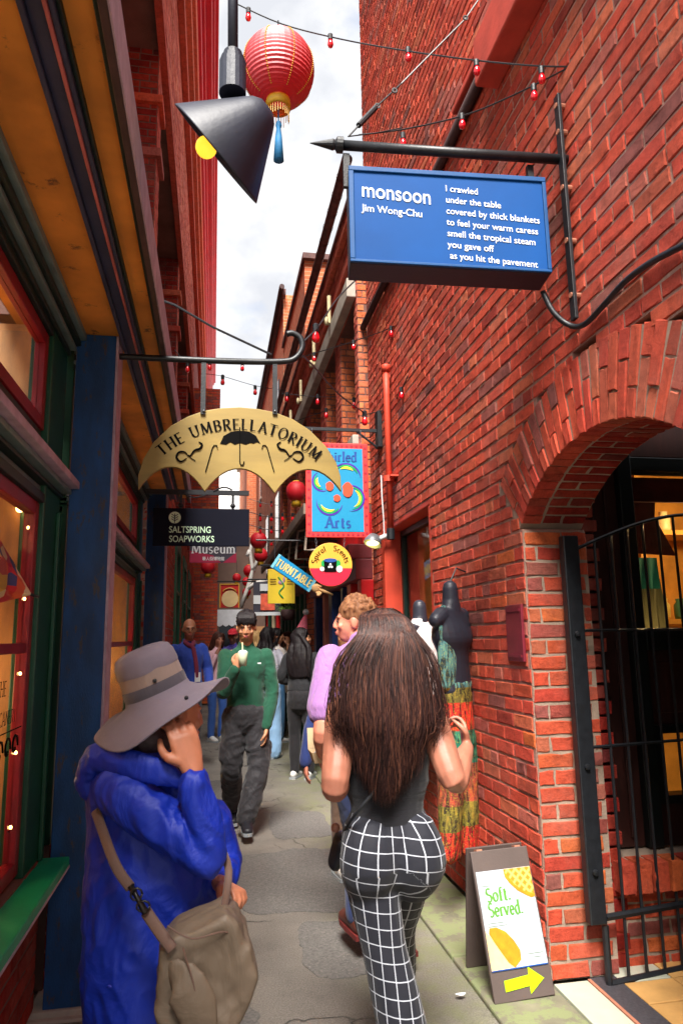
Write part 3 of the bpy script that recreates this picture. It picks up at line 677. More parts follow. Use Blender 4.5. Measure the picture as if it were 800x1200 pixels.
# building 3 further on
R3 = thing('brick_building', 'brick building with a dark eave, third along the right side', 'building', (1.6, 18, 0))
T_ORY = bricktex('far_orange_brick_y', C(206, 112, 74), C(186, 92, 60), C(196, 160, 130), 1)
T_ORX = bricktex('far_orange_brick_x', C(214, 120, 76), C(194, 98, 62), C(200, 164, 134), 0)
T_RDX = bricktex('far_red_brick_x', C(168, 66, 48), C(146, 52, 42), C(170, 130, 110), 0)
T_RDY = bricktex('far_red_brick_y', C(160, 60, 46), C(138, 48, 40), C(150, 112, 96), 1)
MB().box(1.5, 8, 15.02, 26, 0, 9.3).build('wall', [T_ORY], R3)
MB().box(1.46, 7.9, 15.0, 15.02, 6.2, 9.3).build('gable', T_ORX, R3)
MB().box(1.42, 1.5, 14.8, 26, 9.2, 9.35).build('eave', M_CANV, R3, bevel=.01)
MB().tube([(1.40, 14.7, 9.35), (1.40, 26, 9.35)], .06, 8).build('gutter', M_DK, R3)
for i in range(3):
    for z0 in (3.4, 6.2):
        y0 = 16.4+i*3.3
        MB().box(1.47, 1.5, y0, y0+.9, z0, z0+1.6).build('window', mat('dark_glass', C(50, 56, 62), .15, .2, 3), R3)
        MB().box(1.47, 1.5, y0-.06, y0+.96, z0-.08, z0-.002).build('sill', M_GST, R3)
MB().box(1.40, 1.5, 15.02, 26, 2.6, 2.9).build('fascia', M_MRN, R3, bevel=.01)
for i in range(9): MB().box(1.42, 1.5, 15.2+i*1.2, 15.4+i*1.2, 0, 2.6).build('post', (M_GN2, M_RED, M_CRM)[i % 3], R3)
# chimney-like raised brick block
MB().box(1.46, 2.2, 11.2, 14.9, 6.32, 8.0).build('wall', T_ORY, R2)
MB().box(1.42, 2.3, 11.1, 15.0, 8.0, 8.10).build('eave', M_CANV, R2)
# far block closing the lane
R4 = thing('brick_building', 'sunlit orange brick building facing the camera at the far bend of the lane', 'building', (2, 26, 0))
MB().box(1.15, 9, 26.02, 34, 0, 9.6).build('wall', [T_ORX], R4)
MB().box(1.0, 9, 25.95, 34, 9.6, 9.8).build('parapet', M_GST, R4)
MB().box(1.55, 1.95, 25.96, 26.02, 4.6, 7.0).build('window', mat('dark_glass', C(50, 56, 62), .15, .2, 3), R4)
MB().box(1.50, 2.0, 25.93, 26.02, 4.5, 4.6).build('sill', M_GST, R4)
R5 = thing('white_building', 'pale grey building seen through the gap at the end of the lane', 'building', (.5, 40, 0))
M_WHB = mat('pale_render', C(214, 214, 214), .8, .08, 2, .1)
MB().box(-2.2, 1.6, 40, 48, 0, 12.2).build('wall', M_WHB, R5)
MB().box(-2.3, 1.7, 39.9, 48, 12.2, 12.5).build('parapet', M_GST, R5)
for i in range(1):
    for k in range(3):
        MB().box(-.2+i*.62, .1+i*.62, 39.95, 40, 3.2+k*2.1, 4.4+k*2.1).build('window', mat('blue_glass', C(110, 130, 150), .15, .1, 3), R5)
R6 = thing('shopfront', 'dark shopfront with a white scalloped awning closing the lane under the red banner', 'shopfront', (.7, 20, 0))
MB().box(.05, 1.45, 20, 20.3, 0, 4.4).build('wall', mat('brown_grey_wall', C(112, 90, 80), .8, .2, 2), R6)
MB().box(.15, .55, 19.96, 20, 0, 1.95).build('window', mat('dark_glass', C(50, 56, 62), .15, .2, 3), R6)
MB().box(.62, .98, 19.95, 20, 0, 2.0).build('door', M_DW, R6)
MB().box(1.05, 1.4, 19.95, 20, .3, 1.9).build('window', mat('tan_poster', C(190, 140, 96), .7), R6)
pts = [(.08, 2.35), (.9, 2.35), (.9, 1.95)]+[(.9-.0205*i*2, 1.95-.05*abs(math.sin(i*math.pi/4))) for i in range(1, 20)]+[(.08, 1.95)]
MB().prism(pts, (0, 19.4, 0), (1, 0, 0), (0, 0, 1), (0, .03, 0)).build('awning', mat('white_canvas', C(220, 224, 230), .8, .1), R6)
# ------------------------------------------------------------------ left side: shopfront with soffit
M_GRE = mat('bottle_green_paint', C(18, 74, 52), .42, .3, 5, .25, 60, wear=C(60, 96, 76), wearamt=.64)
M_GRD = mat('green_frieze_paint', C(22, 40, 34), .5, .3, 6, .2, 60)
M_SIL = mat('green_sill_paint', C(18, 146, 104), .5, .18, 5, .25, 60, wear=C(96, 140, 112), wearamt=.68)
M_BLU = mat('blue_post_paint', C(16, 66, 118), .6, .35, 4, .5, 60, stretch=(3, 3, 1), wear=C(70, 62, 66), wearamt=.575)
M_LIL = mat('lilac_plaster', C(170, 150, 168), .85, .2, 12, .5, 70)
M_RFR = mat('crimson_frame_paint', C(128, 16, 34), .42, .25, 6, .2, 60)
M_OCS = mat('ochre_soffit', C(212, 134, 54), .7, .3, 3, .35, 50, wear=C(110, 70, 40), wearamt=.60)
M_MOU = mat('grey_green_moulding', C(96, 116, 116), .45, .2, 10, .15, 60)
M_SLB = mat('slate_blue_moulding', C(54, 58, 84), .5, .2, 10, .2, 60)
M_FAS = mat('brown_fascia', C(74, 54, 52), .6, .3, 12, .3, 60)
M_INT = mat('warm_wood_interior', C(176, 128, 78), .6, .3, 4, .2, 30, stretch=(4, 4, 1))
LS = thing('shopfront', 'umbrella shop front on the left with green sill, crimson window frames and ochre soffit', 'shopfront', (-.7, 1.5, 0))
B = Bricks(LS)
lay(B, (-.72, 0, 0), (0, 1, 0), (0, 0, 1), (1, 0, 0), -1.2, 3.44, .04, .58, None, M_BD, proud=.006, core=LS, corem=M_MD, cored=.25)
B.done()
MB().box(-.95, -.6, -1.2, 3.445, .595, .635).build('sill', M_SIL, LS, bevel=.006)
MB().box(-.606, -.598, -1.2, 3.445, .59, .60).build('sill_drip', M_LIL, LS)
for p0, yb in ((3.45, 3.62), (7.3, 7.5)):
    MB().box(-.682, -.497, p0, yb, .03, 3.05).build('post', M_BLU, LS, bevel=.004)
    MB().box(-.496, -.484, p0+.005, yb, .03, 3.05).build('post_edge', M_LIL, LS)
    MB().box(-.74, -.44, p0-.02, yb+.03, 0, .035).build('post_base', mat('stone_base', C(170, 160, 150), .8, .2, 9), LS, bevel=.006)
MB().box(-.93, -.40, 3.40, 3.66, -.02, .012).build('doorstep', mat('stone_base', C(170, 160, 150), .8, .2, 9), LS, bevel=.006)
def bay(y0, y1):
    x = -.72
    # pilaster next to post at the far end, near end
    MB().box(x-.1, x, y1-.30, y1, .64, 3.05).build('pilaster', M_GRE, LS, bevel=.006)
    MB().box(x, x+.018, y1-.07, y1-.035, .64, 2.14).build('bead', M_GRE, LS, bevel=.004)
    MB().box(x-.1, x, y0, y0+.25, .64, 3.05).build('pilaster', M_GRE, LS, bevel=.006)
    a, b = y0+.25, y1-.30
    # transom band and its mouldings
    MB().box(x-.1, x-.0, a, b, 2.14, 2.18).build('transom', M_GRD, LS, bevel=.004)
    MB().box(x-.1, x-.03, a, b, 2.183, 2.46).build('transom', M_GRD, LS, bevel=.004)
    for xo, z0, z1, m in ((-.02, 2.185, 2.215, M_MOU), (.015, 2.218, 2.235, M_GRD), (.05, 2.238, 2.262, M_MOU), (.085, 2.265, 2.30, M_LIL)):
        MB().box(x-.05, x+xo, y0, y1-.002, z0, z1).build('ledge_moulding', m, LS, bevel=.004)
    MB().box(x-.1, x, a, b, 2.90, 3.05).build('frieze', M_GRD, LS, bevel=.004)
    for xo, z0, z1, m in ((.015, 2.93, 2.955, M_GRD), (.04, 2.958, 2.98, M_MOU), (.06, 2.982, 3.01, M_GRD), (.085, 3.012, 3.047, M_MOU)):
        MB().box(x-.01, x+xo, y0, y1-.002, z0, z1).build('crown_moulding', m, LS, bevel=.004)
    for z0, z1, bars, nm in ((.66, 2.14, (1.53,), 'window'), (2.46, 2.90, (), 'transom_window')):
        window(LS, -1, x, a, b, z0, z1, M_RFR, .02, None, .055, bars, nm)
    # lit display box
    MB().box(-1.75, -1.70, a-.2, b+.25, .6, 2.95).build('display_back', M_INT, LS)
    MB().box(-1.7, -.795, b+.004, b+.06, .6, 2.95).build('display_side', M_INT, LS)
    MB().box(-1.7, -.795, a-.06, a-.004, .6, 2.95).build('display_side', M_INT, LS)
    MB().box(-1.7, -.82, a, b, .56, .63).build('display_floor', M_INT, LS)
    MB().box(-1.7, -.82, a, b, 2.35, 2.40).build('display_ceiling', M_INT, LS)
    MB().box(-1.69, -1.64, a+.3, a+.5, .6, 2.3).box(-1.69, -1.64, b-.6, b-.35, .6, 2.3).box(-1.69, -1.60, a, b, 1.55, 1.62).build('display_panelling', mat('pale_wood', C(196, 150, 96), .6, .2, 4), LS)
    plamp('shop_lamp', (-1.25, (a+b)/2+.4, 2.15), 5)
    plamp('shop_lamp', (-1.15, b-.3, 1.35), 3.2)
bay(-.8, 3.45); bay(3.62, 7.3)
B = Bricks(LS)
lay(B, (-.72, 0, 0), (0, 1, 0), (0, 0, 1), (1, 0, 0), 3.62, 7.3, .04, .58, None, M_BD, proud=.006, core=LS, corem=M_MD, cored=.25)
MB().box(-.95, -.6, 3.63, 7.29, .595, .635).build('sill', M_SIL, LS, bevel=.006)
B.done()
# soffit: ochre boards, blue moulding, fascia
MB().box(-.95, -.475, -1.2, 7.6, 3.052, 3.10).build('soffit_board', M_OCS, LS)
MB().box(-.375, -.30, -1.2, 7.6, 3.052, 3.10).build('soffit_board', M_OCS, LS)
for x0, x1, z0, m in ((-.475, -.46, 3.02, M_SLB), (-.459, -.415, 3.035, M_SLB), (-.414, -.403, 3.015, mat('pink_line', C(176, 96, 96), .5)), (-.402, -.388, 3.02, M_SLB), (-.387, -.376, 3.035, M_GRD),
                     (-.299, -.286, 3.02, M_GRD), (-.285, -.262, 3.0, M_FAS)):
    MB().box(x0, x1, -1.2, 7.6, z0, 3.12).build('soffit_moulding', m, LS, bevel=.003)
MB().box(-.261, -.256, -1.2, 7.6, 2.998, 3.16).build('gutter_lip', M_LIL, LS)
MB().box(-1.0, -.29, -1.2, 7.6, 3.125, 3.2).build('awning_roof', M_FAS, LS)
MB().box(-1.8, -1.75, -1.2, 7.6, 0, 3.1).build('inner_wall', M_INT, LS)
# lights in the window
def fairy(parent_label, pts, grp):
    t = thing('fairy_lights', parent_label, 'string lights', pts[0])
    MB().tube(catmull(pts, 4), .003, 5).build('wire', M_BLK, t)
    for p in pts[1:-1]:
        MB().lathe([(.0, .03), (.009, .03), (.009, .0)], Vector(p), (0, 0, 1), 8).build('socket', M_BLK, t)
        MB().ball(Vector(p)-Vector((0, 0, .014)), .017, 10, 8).build('bulb', emat('warm_bulb', (1, .55, .16, 1), 5), t, smooth=True)
fairy('warm fairy light string down the side of the umbrella shop window', [at(16, 575, 3.09)]+[at(px, py, 3.11) for px, py in ((23, 592), (34, 615), (30, 698), (25, 785), (20, 877), (14, 964))]+[at(8, 975, 3.09)], None)
UM = thing('umbrella', 'furled multicoloured patterned umbrella lying open in the lower left shop window', 'umbrella', (-1.05, 2.55, 1.5))
def patternmat():
    m, n, l, b = newmat('colourful_umbrella_cloth'); p = _pos(n, l, (1, 1, 1))
    v = n.new('ShaderNodeTexVoronoi'); v.inputs['Scale'].default_value = 16; l.new(p, v.inputs['Vector'])
    s_ = n.new('ShaderNodeSeparateColor'); l.new(v.outputs['Color'], s_.inputs[0])
    c = _ramp(n, l, s_.outputs[0], [(0, C(200, 40, 40)), (.25, C(230, 180, 50)), (.45, C(210, 90, 50)), (.6, C(60, 70, 120)), (.75, C(220, 200, 160)), (.9, C(180, 30, 60))], True)
    l.new(c, b.inputs['Base Color']); b.inputs['Roughness'].default_value = .6; return m
mu = MB(); tip = at(38, 697, 3.02); cen = at(-40, 668, 2.85); ax_ = (tip-cen).normalized(); 
for i in range(8):
    a, b2 = i*math.pi/4, (i+1)*math.pi/4; e1 = ax_.orthogonal().normalized(); e2 = ax_.cross(e1)
    pA = cen+(e1*math.cos(a)+e2*math.sin(a))*.17; pB = cen+(e1*math.cos(b2)+e2*math.sin(b2))*.17; pm = (pA+pB)/2*.97+cen*.03+ax_*.05
    mu.add([tip, pA, pm, pB], [(0, 1, 2), (0, 2, 3)])
mu.build('canopy', patternmat(), UM)
MB().tube([tip+ax_*.03, cen-ax_*.3], .006, 6).build('shaft', M_BLK, UM)
GL = thing('window_lettering', 'black shop name lettering and scroll painted on the lower left window', 'lettering', (-.78, 2.8, 1.1))
M_INK = mat('black_ink', C(10, 9, 10), .8, .1, spec=.1)
def wmap(y, z, s): return lambda a, b, h: (-.742-h, y+a*s, z+b*s)
# text reads from the street, near end to far end of the window
strokes('lettering', 'THE', wmap(2.78, 1.36, .055), M_INK, GL, .14, .06)
strokes('lettering', 'UMBRELLATORIUM', wmap(2.42, 1.255, .05), M_INK, GL, .14, .06)
strokes('lettering', '& CANERY', wmap(2.85, 1.255, .05), M_INK, GL, .14, .06)
MB().box(-.744, -.742, 2.2, 3.08, 1.225, 1.229).build('rule', M_INK, GL)
for i in range(6):
    cy, cz = 2.5+i*.10, 1.16
    MB().tube([(-.744, cy+.045*math.cos(t*.5)*(1-t/14), cz+.055*math.sin(t*.5)*(1-t/14)) for t in range(13)], .004, 5).build('scroll', M_INK, GL)
MB().prism(arc(0, 0, .12, .12, 0, 360, 30)[:-1], (-.745, 2.62, .93), (0, 1, 0), (0, 0, 1), (.002, 0, 0)).build('gold_roundel', mat('gold_leaf', C(196, 160, 60), .4), GL)
# ------------------------------------------------------------------ left upper building
LU = thing('brick_building', 'tall dark red brick building on the left with recessed bays and a crimson cornice', 'building', (-.6, 8, 0))
B = Bricks(LU)
bays = [(-2.0, 2.3), (2.75, 6.2), (6.55, 10.1), (10.45, 14.0), (14.35, 17.6), (18.0, 21.4), (21.8, 25.2)]
def cutsL(z): return bays if z < 7.25 else []
lay(B, (-.6, 0, 0), (0, 1, 0), (0, 0, 1), (1, 0, 0), 3.6, 17.9, 3.25, 11.6, cutsL, M_BP, proud=.005, fine=False, core=LU, corem=M_MD, cored=.42)
MB().box(-1.02, -.6, 17.9, 28.8, 3.2, 11.6).build('wall', T_RDY, LU)
for a, b in bays[1:5]:
    lay(B, (0, b, 0), (1, 0, 0), (0, 0, 1), (0, -1, 0), -1.02, -.605, 3.2, 7.24, None, M_BD, proud=.006, fine=True, core=LU, corem=M_MD, cored=.03)
    for z in (6.05, 6.62):
        MB().box(-1.04, -.55, b-.05, b+.33, z, z+.085).build('brick_string_course', M_BR, LU, bevel=.006)
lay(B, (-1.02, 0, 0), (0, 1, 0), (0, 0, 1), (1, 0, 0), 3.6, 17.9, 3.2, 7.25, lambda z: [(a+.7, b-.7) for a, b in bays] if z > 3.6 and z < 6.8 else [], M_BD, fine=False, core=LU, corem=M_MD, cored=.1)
for a, b in bays[1:5]:
    MB().box(-1.12, -1.07, a+1.0, b-.7, 3.6, 6.8).build('window', mat('dark_glass', C(50, 56, 62), .15, .2, 3), LU)
B.done()
MB().box(-.602, -.53, 3.6, 28.8, 7.16, 7.235).build('band', M_BP, LU)
for k, (x, z0, z1) in enumerate(((-.50, 9.9, 10.1), (-.44, 10.5, 10.7), (-.40, 11.1, 11.6))): MB().box(-.594, x, 3.6, 28.8, z0, z1).build('corbel_course', M_BP, LU, bevel=.01)
M_CRI = mat('crimson_cornice_paint', C(190, 22, 52), .45, .15, 3, .15, 30)
for x, z0, z1 in ((-.34, 11.602, 11.8), (-.28, 11.803, 11.9), (-.17, 11.903, 12.1), (-.12, 12.103, 12.2), (-.06, 12.203, 12.45)): MB().box(-1.0, x, 3.6, 28.8, z0, z1).build('cornice', M_CRI, LU, bevel=.015)
MB().box(-3, -.9, 3.6, 28.8, 12.0, 12.4).build('roof', M_FAS, LU)
# left row beyond the second post
L3 = thing('brick_building', 'low brick frontage with green window frames past the second blue post on the left', 'building', (-.5, 12, 0))
B = Bricks(L3)
lay(B, (-.5, 0, 0), (0, 1, 0), (0, 0, 1), (1, 0, 0), 7.62, 17.9, .03, 3.2, lambda z: [(9.3, 10.6), (11.6, 12.9), (14, 15.4)] if z > .9 and z < 2.9 else [], M_BR, fine=False, core=L3, corem=M_MO, cored=.3)
lay(B, (0, 7.62, 0), (1, 0, 0), (0, 0, 1), (0, -1, 0), -.75, -.5, .03, 3.2, None, M_BR, fine=False, core=L3, corem=M_MO, cored=.05)
B.done()
for a, b in ((9.3, 10.6), (11.6, 12.9), (14, 15.4)):
    window(L3, -1, -.48, a+.003, b-.003, .9, 2.9, M_GN2, .0, mat('ochre_blind2', C(90, 70, 50), .6), .16, (2.2,))
# brick wall that faces down the lane on the left
L4 = thing('brick_building', 'red brick wall facing the camera behind the bald man at the left bend', 'building', (-.2, 18, 0))
B = Bricks(L4)
lay(B, (0, 18, 0), (1, 0, 0), (0, 0, 1), (0, -1, 0), -1.2, .09, .03, 8.0, None, M_BQ, proud=.005, fine=False, core=L4, corem=M_MD, cored=.3)
B.done()
MB().box(-1.2, .09, 18.33, 26, 0, 8.0).build('side_wall', T_RDY, L4)
# ------------------------------------------------------------------ hanging signs
M_GOLD = mat('dull_gold_board', C(140, 117, 60), .55, .14, 3, .15, 60, stretch=(1, 1, 5), wear=C(120, 98, 50), wearamt=.66)
US = thing('hanging_sign', 'gold umbrella-shaped sign lettered THE UMBRELLATORIUM on a black hooked bar', 'sign', (-.48, 3.5, 2.96))
Y0 = 3.5
def sg(px, py, y=Y0): p = at(px, py, y); return (p.x, p.z)
top = [(162, 574), (162, 557), (168, 538), (180, 518), (200, 499), (220, 488), (240, 481), (260, 478), (281, 477), (302, 479), (322, 483), (343, 491), (363, 504), (382, 523), (394, 542), (399, 558), (400, 576)]
def scal(a, b, pk, n=12):
    out = []
    for i in range(1, n+1):
        t = i/n; x = a[0]+(b[0]-a[0])*t; y = a[1]+(b[1]-a[1])*t; out.append((x, y-pk*(1-abs(2*t-1)**2.1)))
    return out
low = scal((400, 576), (322, 578), 27)+scal((322, 578), (240, 576), 28)+scal((240, 576), (162, 574), 28)[:-1]
MB().prism([sg(*p) for p in top+low], (0, Y0, 0), (1, 0, 0), (0, 0, 1), (0, .025, 0)).build('board', M_GOLD, US, bevel=.003)
cx, cz = sg(281, 633); R_ = .566
def umap(s, hs): return lambda a, b, h: (cx+(R_+b*hs)*math.sin(a*s/R_), Y0-h, cz+(R_+b*hs)*math.cos(a*s/R_))
txt = 'THE UMBRELLATORIUM'; tot = sum(G[c][0]+.2 for c in txt)-.2
strokes('lettering', txt, umap(.84/tot, .058), M_INK, US, .19, .07, gap=.2)
def px2(pts, y=Y0): return [at(p[0], p[1], y)+Vector((0, -.004, 0)) for p in pts]
emb = MB()
cap = [(258, 520), (262, 511), (271, 506), (281, 505), (292, 506), (300, 511), (305, 520)]+[(301, 518), (297, 520), (293, 519), (288, 521), (281, 519), (275, 521), (270, 518), (265, 521)]
emb.prism([sg(*p) for p in cap], (0, Y0-.003, 0), (1, 0, 0), (0, 0, 1), (0, .003, 0))
emb.tube(px2([(281, 501), (281, 520), (281, 541)]), .0025, 6); emb.tube(px2([(281, 541), (282, 545), (285, 545), (286, 541)]), .0032, 6)
for s in (1, -1):
    f = lambda x: 281+s*(x-281)
    emb.tube(px2([(f(241), 553), (f(249), 525), (f(251), 522), (f(254), 522), (f(255), 526)]), .0028, 6)
    emb.tube(px2(catmull([(f(219), 537, 0), (f(212), 541, 0), (f(207), 536, 0), (f(210), 530, 0), (f(217), 530, 0), (f(222), 535, 0), (f(228), 528, 0), (f(234), 526, 0), (f(237), 521, 0), (f(233), 518, 0)], 4)), [.002+.0035*abs(math.sin(i*.17)) for i in range(37)], 6)
    emb.tube(px2([(f(221), 533), (f(224), 537), (f(229), 540)]), .002, 6)
emb.build('emblem', M_INK, US)
MB().tube(px2(catmull([(138, 418, 0), (200, 421, 0), (280, 424, 0), (330, 424, 0), (346, 420, 0), (354, 408, 0), (352, 397, 0), (343, 391, 0), (336, 392, 0)], 6)), .016, 10).build('hook_bar', M_BLK, US, smooth=True)
for x in (239, 322):
    a = at(x, 424, Y0); b = at(x, 486, Y0)
    MB().box(a.x-.012, a.x+.012, Y0-.012, Y0-.004, b.z, a.z).build('strap', M_BLK, US)
    MB().ball((b.x, Y0-.014, b.z+.015), .007).build('rivet', mat('steel', C(120, 124, 130), .3, .1, metal=.8), US)
MB().tube(px2([(318, 416), (250, 384), (205, 358), (158, 341)], 3.42), .006, 6).tube(px2([(158, 341), (153, 340), (150, 337)], 3.4), .009, 6).build('guy_rod', M_BLK, US)
# --- blue poem sign
MS = thing('hanging_sign', 'blue illuminated box sign with a poem headed monsoon on a black spear bar', 'sign', (1.48, 2.55, 3.6))
M_CBL = mat('cobalt_panel', C(0, 70, 132), .6, .16, 2, .05, 60, spec=.15); M_CB2 = mat('cobalt_frame', C(10, 70, 122), .5, .12, 8, .1, 60, spec=.25); M_NVS = mat('navy_side', C(22, 24, 44), .5, .2, 8, .15, 60)
tl, tr, bl, br = at(407, 195, 2.66), at(638, 210, 2.55), at(411, 308, 2.66), at(645, 320, 2.55)
u = (tr-tl+br-bl)/2; Wd = u.length; u.normalize(); v = Vector((0, 0, 1)); Hh = ((tl.z-bl.z)+(tr.z-br.z))/2; nrm = u.cross(v).normalized()
if nrm.y > 0: nrm = -nrm
o0 = (bl+br)/2-u*Wd/2; 
MB().obox(o0-nrm*.003, u*Wd, v*Hh, -nrm*.15).build('box', M_NVS, MS, bevel=.004)
MB().obox(o0+u*.0225+v*.0135, u*(Wd-.039), v*(Hh-.036), nrm*.004).build('panel', M_CBL, MS)
for a, b, c, d in ((0, 0, Wd, .013), (0, Hh-.022, Wd, .022), (0, .0135, .022, Hh-.036), (Wd-.016, .0135, .016, Hh-.036)):
    MB().obox(o0+u*a+v*b-nrm*.002, u*c, v*d, nrm*.014).build('frame', M_CB2, MS, bevel=.003)
M_WHT = mat('white_print', C(214, 216, 218), .5, .03)
def fx(px, py): # photo pixel -> point on the sign plane
    d = RM @ Vector((px-400, -(py-600), -F)); t = (o0-CAM).dot(nrm)/d.dot(nrm); return CAM+d*t
def mtext(s, px, py, px2_, size):
    p = fx(px, py)+nrm*.006; t = textmesh('lettering', s, size, p, u, v, M_WHT, MS, depth=.0006, bold=.0008 if size > .06 else .0002)
    bb = [x.co for x in t.data.vertices]; w = max((q-p).dot(u) for q in bb); tgt = (fx(px2_, py)-p).dot(u)
    k = tgt/w; Mx = Matrix.Translation(p) @ (Matrix.Identity(4)) ; 
    for x in t.data.vertices:
        q = x.co-p; x.co = p+u*(q.dot(u)*k)+v*q.dot(v)+nrm*q.dot(nrm)
mtext('monsoon', 423, 231, 504, .100); mtext('Jim Wong-Chu', 424, 248, 494, .047)
for i, (s, x1) in enumerate((('I crawled', 559), ('under the table', 586), ('covered by thick blankets', 631), ('to feel your warm caress', 629), ('smell the tropical steam', 626), ('you gave off', 578), ('as you hit the pavement', 629))):
    y = 225+i*13.1; x0 = 521+i*.6+(2 if i == 6 else 0); mtext(s, x0, y, x1, .042)
rl, rr = at(398, 170, 2.70), at(671, 188, 2.55)
MB().tube([rl, rr], .0215, 12).build('bar', M_BLK, MS, smooth=True)
dd = (rl-rr).normalized()
MB().lathe([(0, -.02), (.034, -.015), (.034, .012), (.02, .02), (.024, .03), (.002, .13), (0, .13)], rl, dd, 14).build('spear_tip', M_BLK, MS)
for px in (406, 624):
    a = fx(px, 172 if px < 500 else 186)-nrm*.05; MB().box(a.x-.014, a.x+.014, a.y-.01, a.y+.01, a.z-.16, a.z).build('hanger', M_BLK, MS)
MB().box(1.455, 1.47, 2.52, 2.56, 2.84, 3.90).build('wall_strap', M_BLK, MS, bevel=.002)
for z in (2.95, 3.2, 3.45, 3.72, 3.85): MB().tube([(1.45, 2.54, z), (1.5, 2.54, z)], .012, 8).build('pin', M_BRASS, MS)
# --- whirled arts banner + scent disc
WA = thing('hanging_sign', 'turquoise sign with red patterned border and rainbow swirls lettered Arts', 'sign', (1.45, 6.1, 3.35))
M_TUR = mat('turquoise_board', C(0, 130, 172), .5, .06); M_BRD = mat('red_border', C(226, 52, 50), .5, .1); M_DBL = mat('deep_blue_print', C(22, 70, 140), .5, .05)
YA = 6.1; A0 = at(358, 518, YA); A1 = at(433, 630, YA); ax0, ax1, az1, az0 = A0.x, A1.x, A0.z, A1.z
MB().box(ax0, ax1, YA, YA+.03, az0, az1).build('border', M_BRD, WA, bevel=.004)
MB().box(ax0+.05, ax1-.05, YA-.004, YA+.01, az0+.05, az1-.05).build('board', M_TUR, WA)
M_MRP = mat('maroon_print', C(150, 26, 50), .5, .05)
q = MB(); nb = 11
for i in range(nb):
    for (x, z) in ((ax0+.025, az0+.04+i*(az1-az0-.08)/(nb-1)), (ax1-.025, az0+.04+i*(az1-az0-.08)/(nb-1))): q.prism(arc(0, 0, .013, .013, 0, 360, 6)[:-1], (x, YA-.003, z), (1, 0, 0), (0, 0, 1), (0, .003, 0))
    x = ax0+.06+i*(ax1-ax0-.12)/(nb-1)
    for z in (az0+.025, az1-.025): q.prism(arc(0, 0, .013, .013, 0, 360, 6)[:-1], (x, YA-.003, z), (1, 0, 0), (0, 0, 1), (0, .003, 0))
tag(q.build('border_pattern', M_MRP, WA), kind='stuff')
def flat(x0, z0, s): return lambda a, b, h: (x0+a*s, YA-.005-h, z0+b*s)
wx = (ax0+ax1)/2
strokes('lettering', 'Whirled', flat(wx, az1-.17, .088), M_DBL, WA, .22, .10, gap=.10, serif=.13)
strokes('lettering', 'Arts', flat(wx, az0+.085, .10), M_DBL, WA, .22, .10, gap=.14, serif=.15)
def swoosh(cx_, cz_, r, a_0, a_1, w, m, k):
    vs = []; n = 18
    for i in range(n+1):
        t = i/n; a = rad(a_0+(a_1-a_0)*t); ww = w*math.sin(math.pi*min(1, t*.9+.02))
        for rr_ in (r-ww, r+ww): vs.append((cx_+rr_*math.cos(a), YA-.006-k*.0006, cz_+rr_*math.sin(a)))
    return MB().add(vs, [(2*i, 2*i+1, 2*i+3, 2*i+2) for i in range(n)]).build('swirl', m, WA)
wz = (az0+az1)/2+.0
M_VIO = mat('violet_print', C(66, 30, 150), .5, .05); M_GPR = mat('green_print', C(20, 150, 70), .5, .05); M_YPR = mat('yellow_print', C(240, 220, 50), .5, .05); M_CORAL = mat('coral_print', C(232, 74, 44), .5, .05)
PXM = (ax1-ax0)/75
for k, (cx_, cy_, rp, sa, sb_) in enumerate(((378, 564, 12, 115, 290), (386, 588, 15.5, 170, 345), (411, 584, 15.5, -100, 105), (405, 561, 18, 150, 5))):
    pc_ = at(cx_, cy_, YA)
    for j, (dr, m, w_) in enumerate(((0, M_VIO, .009), (2.4, M_GPR, .010), (4.8, M_YPR, .011))): swoosh(pc_.x, pc_.z, (rp-dr)*PXM, sa+j*14*(1 if sb_ > sa else -1), sb_-j*22*(1 if sb_ > sa else -1), w_, m, j+k)
for dx, dz, r1, r2 in [(at(x_, y_, YA).x-wx, at(x_, y_, YA).z-wz, a_, b_) for x_, y_, a_, b_ in ((407, 574, .048, .07), (386, 570, .036, .042), (394.5, 584, .032, .032))]:
    MB().prism([(a*(1+.12*math.sin(i*2.4)), b) for i, (a, b) in enumerate(arc(0, 0, r1, r2, 0, 360, 14)[:-1])], (wx+dx, YA-.012, wz+dz), (1, 0, 0), (0, 0, 1), (0, .003, 0)).build('petal', M_CORAL, WA)
bz_ = at(400, 503, YA).z
MB().box(at(318, 500, YA).x, 1.46, YA+.005, YA+.03, bz_-.014, bz_+.014).build('bar', M_BLK, WA)
MB().box(1.45, 1.49, YA-.04, YA+.07, bz_-.16, bz_+.18).build('wall_plate', M_BLK, WA)
MB().tube([(1.25, YA+.018, bz_), (1.46, YA+.018, bz_-.16)], .01, 6).build('brace', M_BLK, WA)
def chainlinks(t, a, b, n=6):
    a, b = Vector(a), Vector(b)
    for i in range(n):
        c = a.lerp(b, (i+.5)/n); h = (b-a).length/n*.6
        vs = [c+Vector((math.cos(x)*.008 if i % 2 else 0, 0 if i % 2 else math.cos(x)*.008, math.sin(x)*h)) for x in [j*math.pi/4 for j in range(9)]]
        MB().tube(vs, .0025, 5).build('chain_link', mat('steel', C(120, 124, 130), .3, .1, metal=.8), t)
chainlinks(WA, (ax0+.06, YA+.01, bz_), (ax0+.06, YA+.01, az1), 3); chainlinks(WA, (ax1-.06, YA+.01, bz_), (ax1-.06, YA+.01, az1), 3)
SS = thing('hanging_sign', 'round yellow and red sign with a dark candle pot, hung under the turquoise sign', 'sign', (1.0, 6.1, 2.4))
sc = at(387.5, 661.5, YA); rs = .192
M_YEL = mat('amber_board', C(220, 160, 56), .5, .05); M_CRD = mat('crimson_print', C(206, 26, 56), .5, .05)
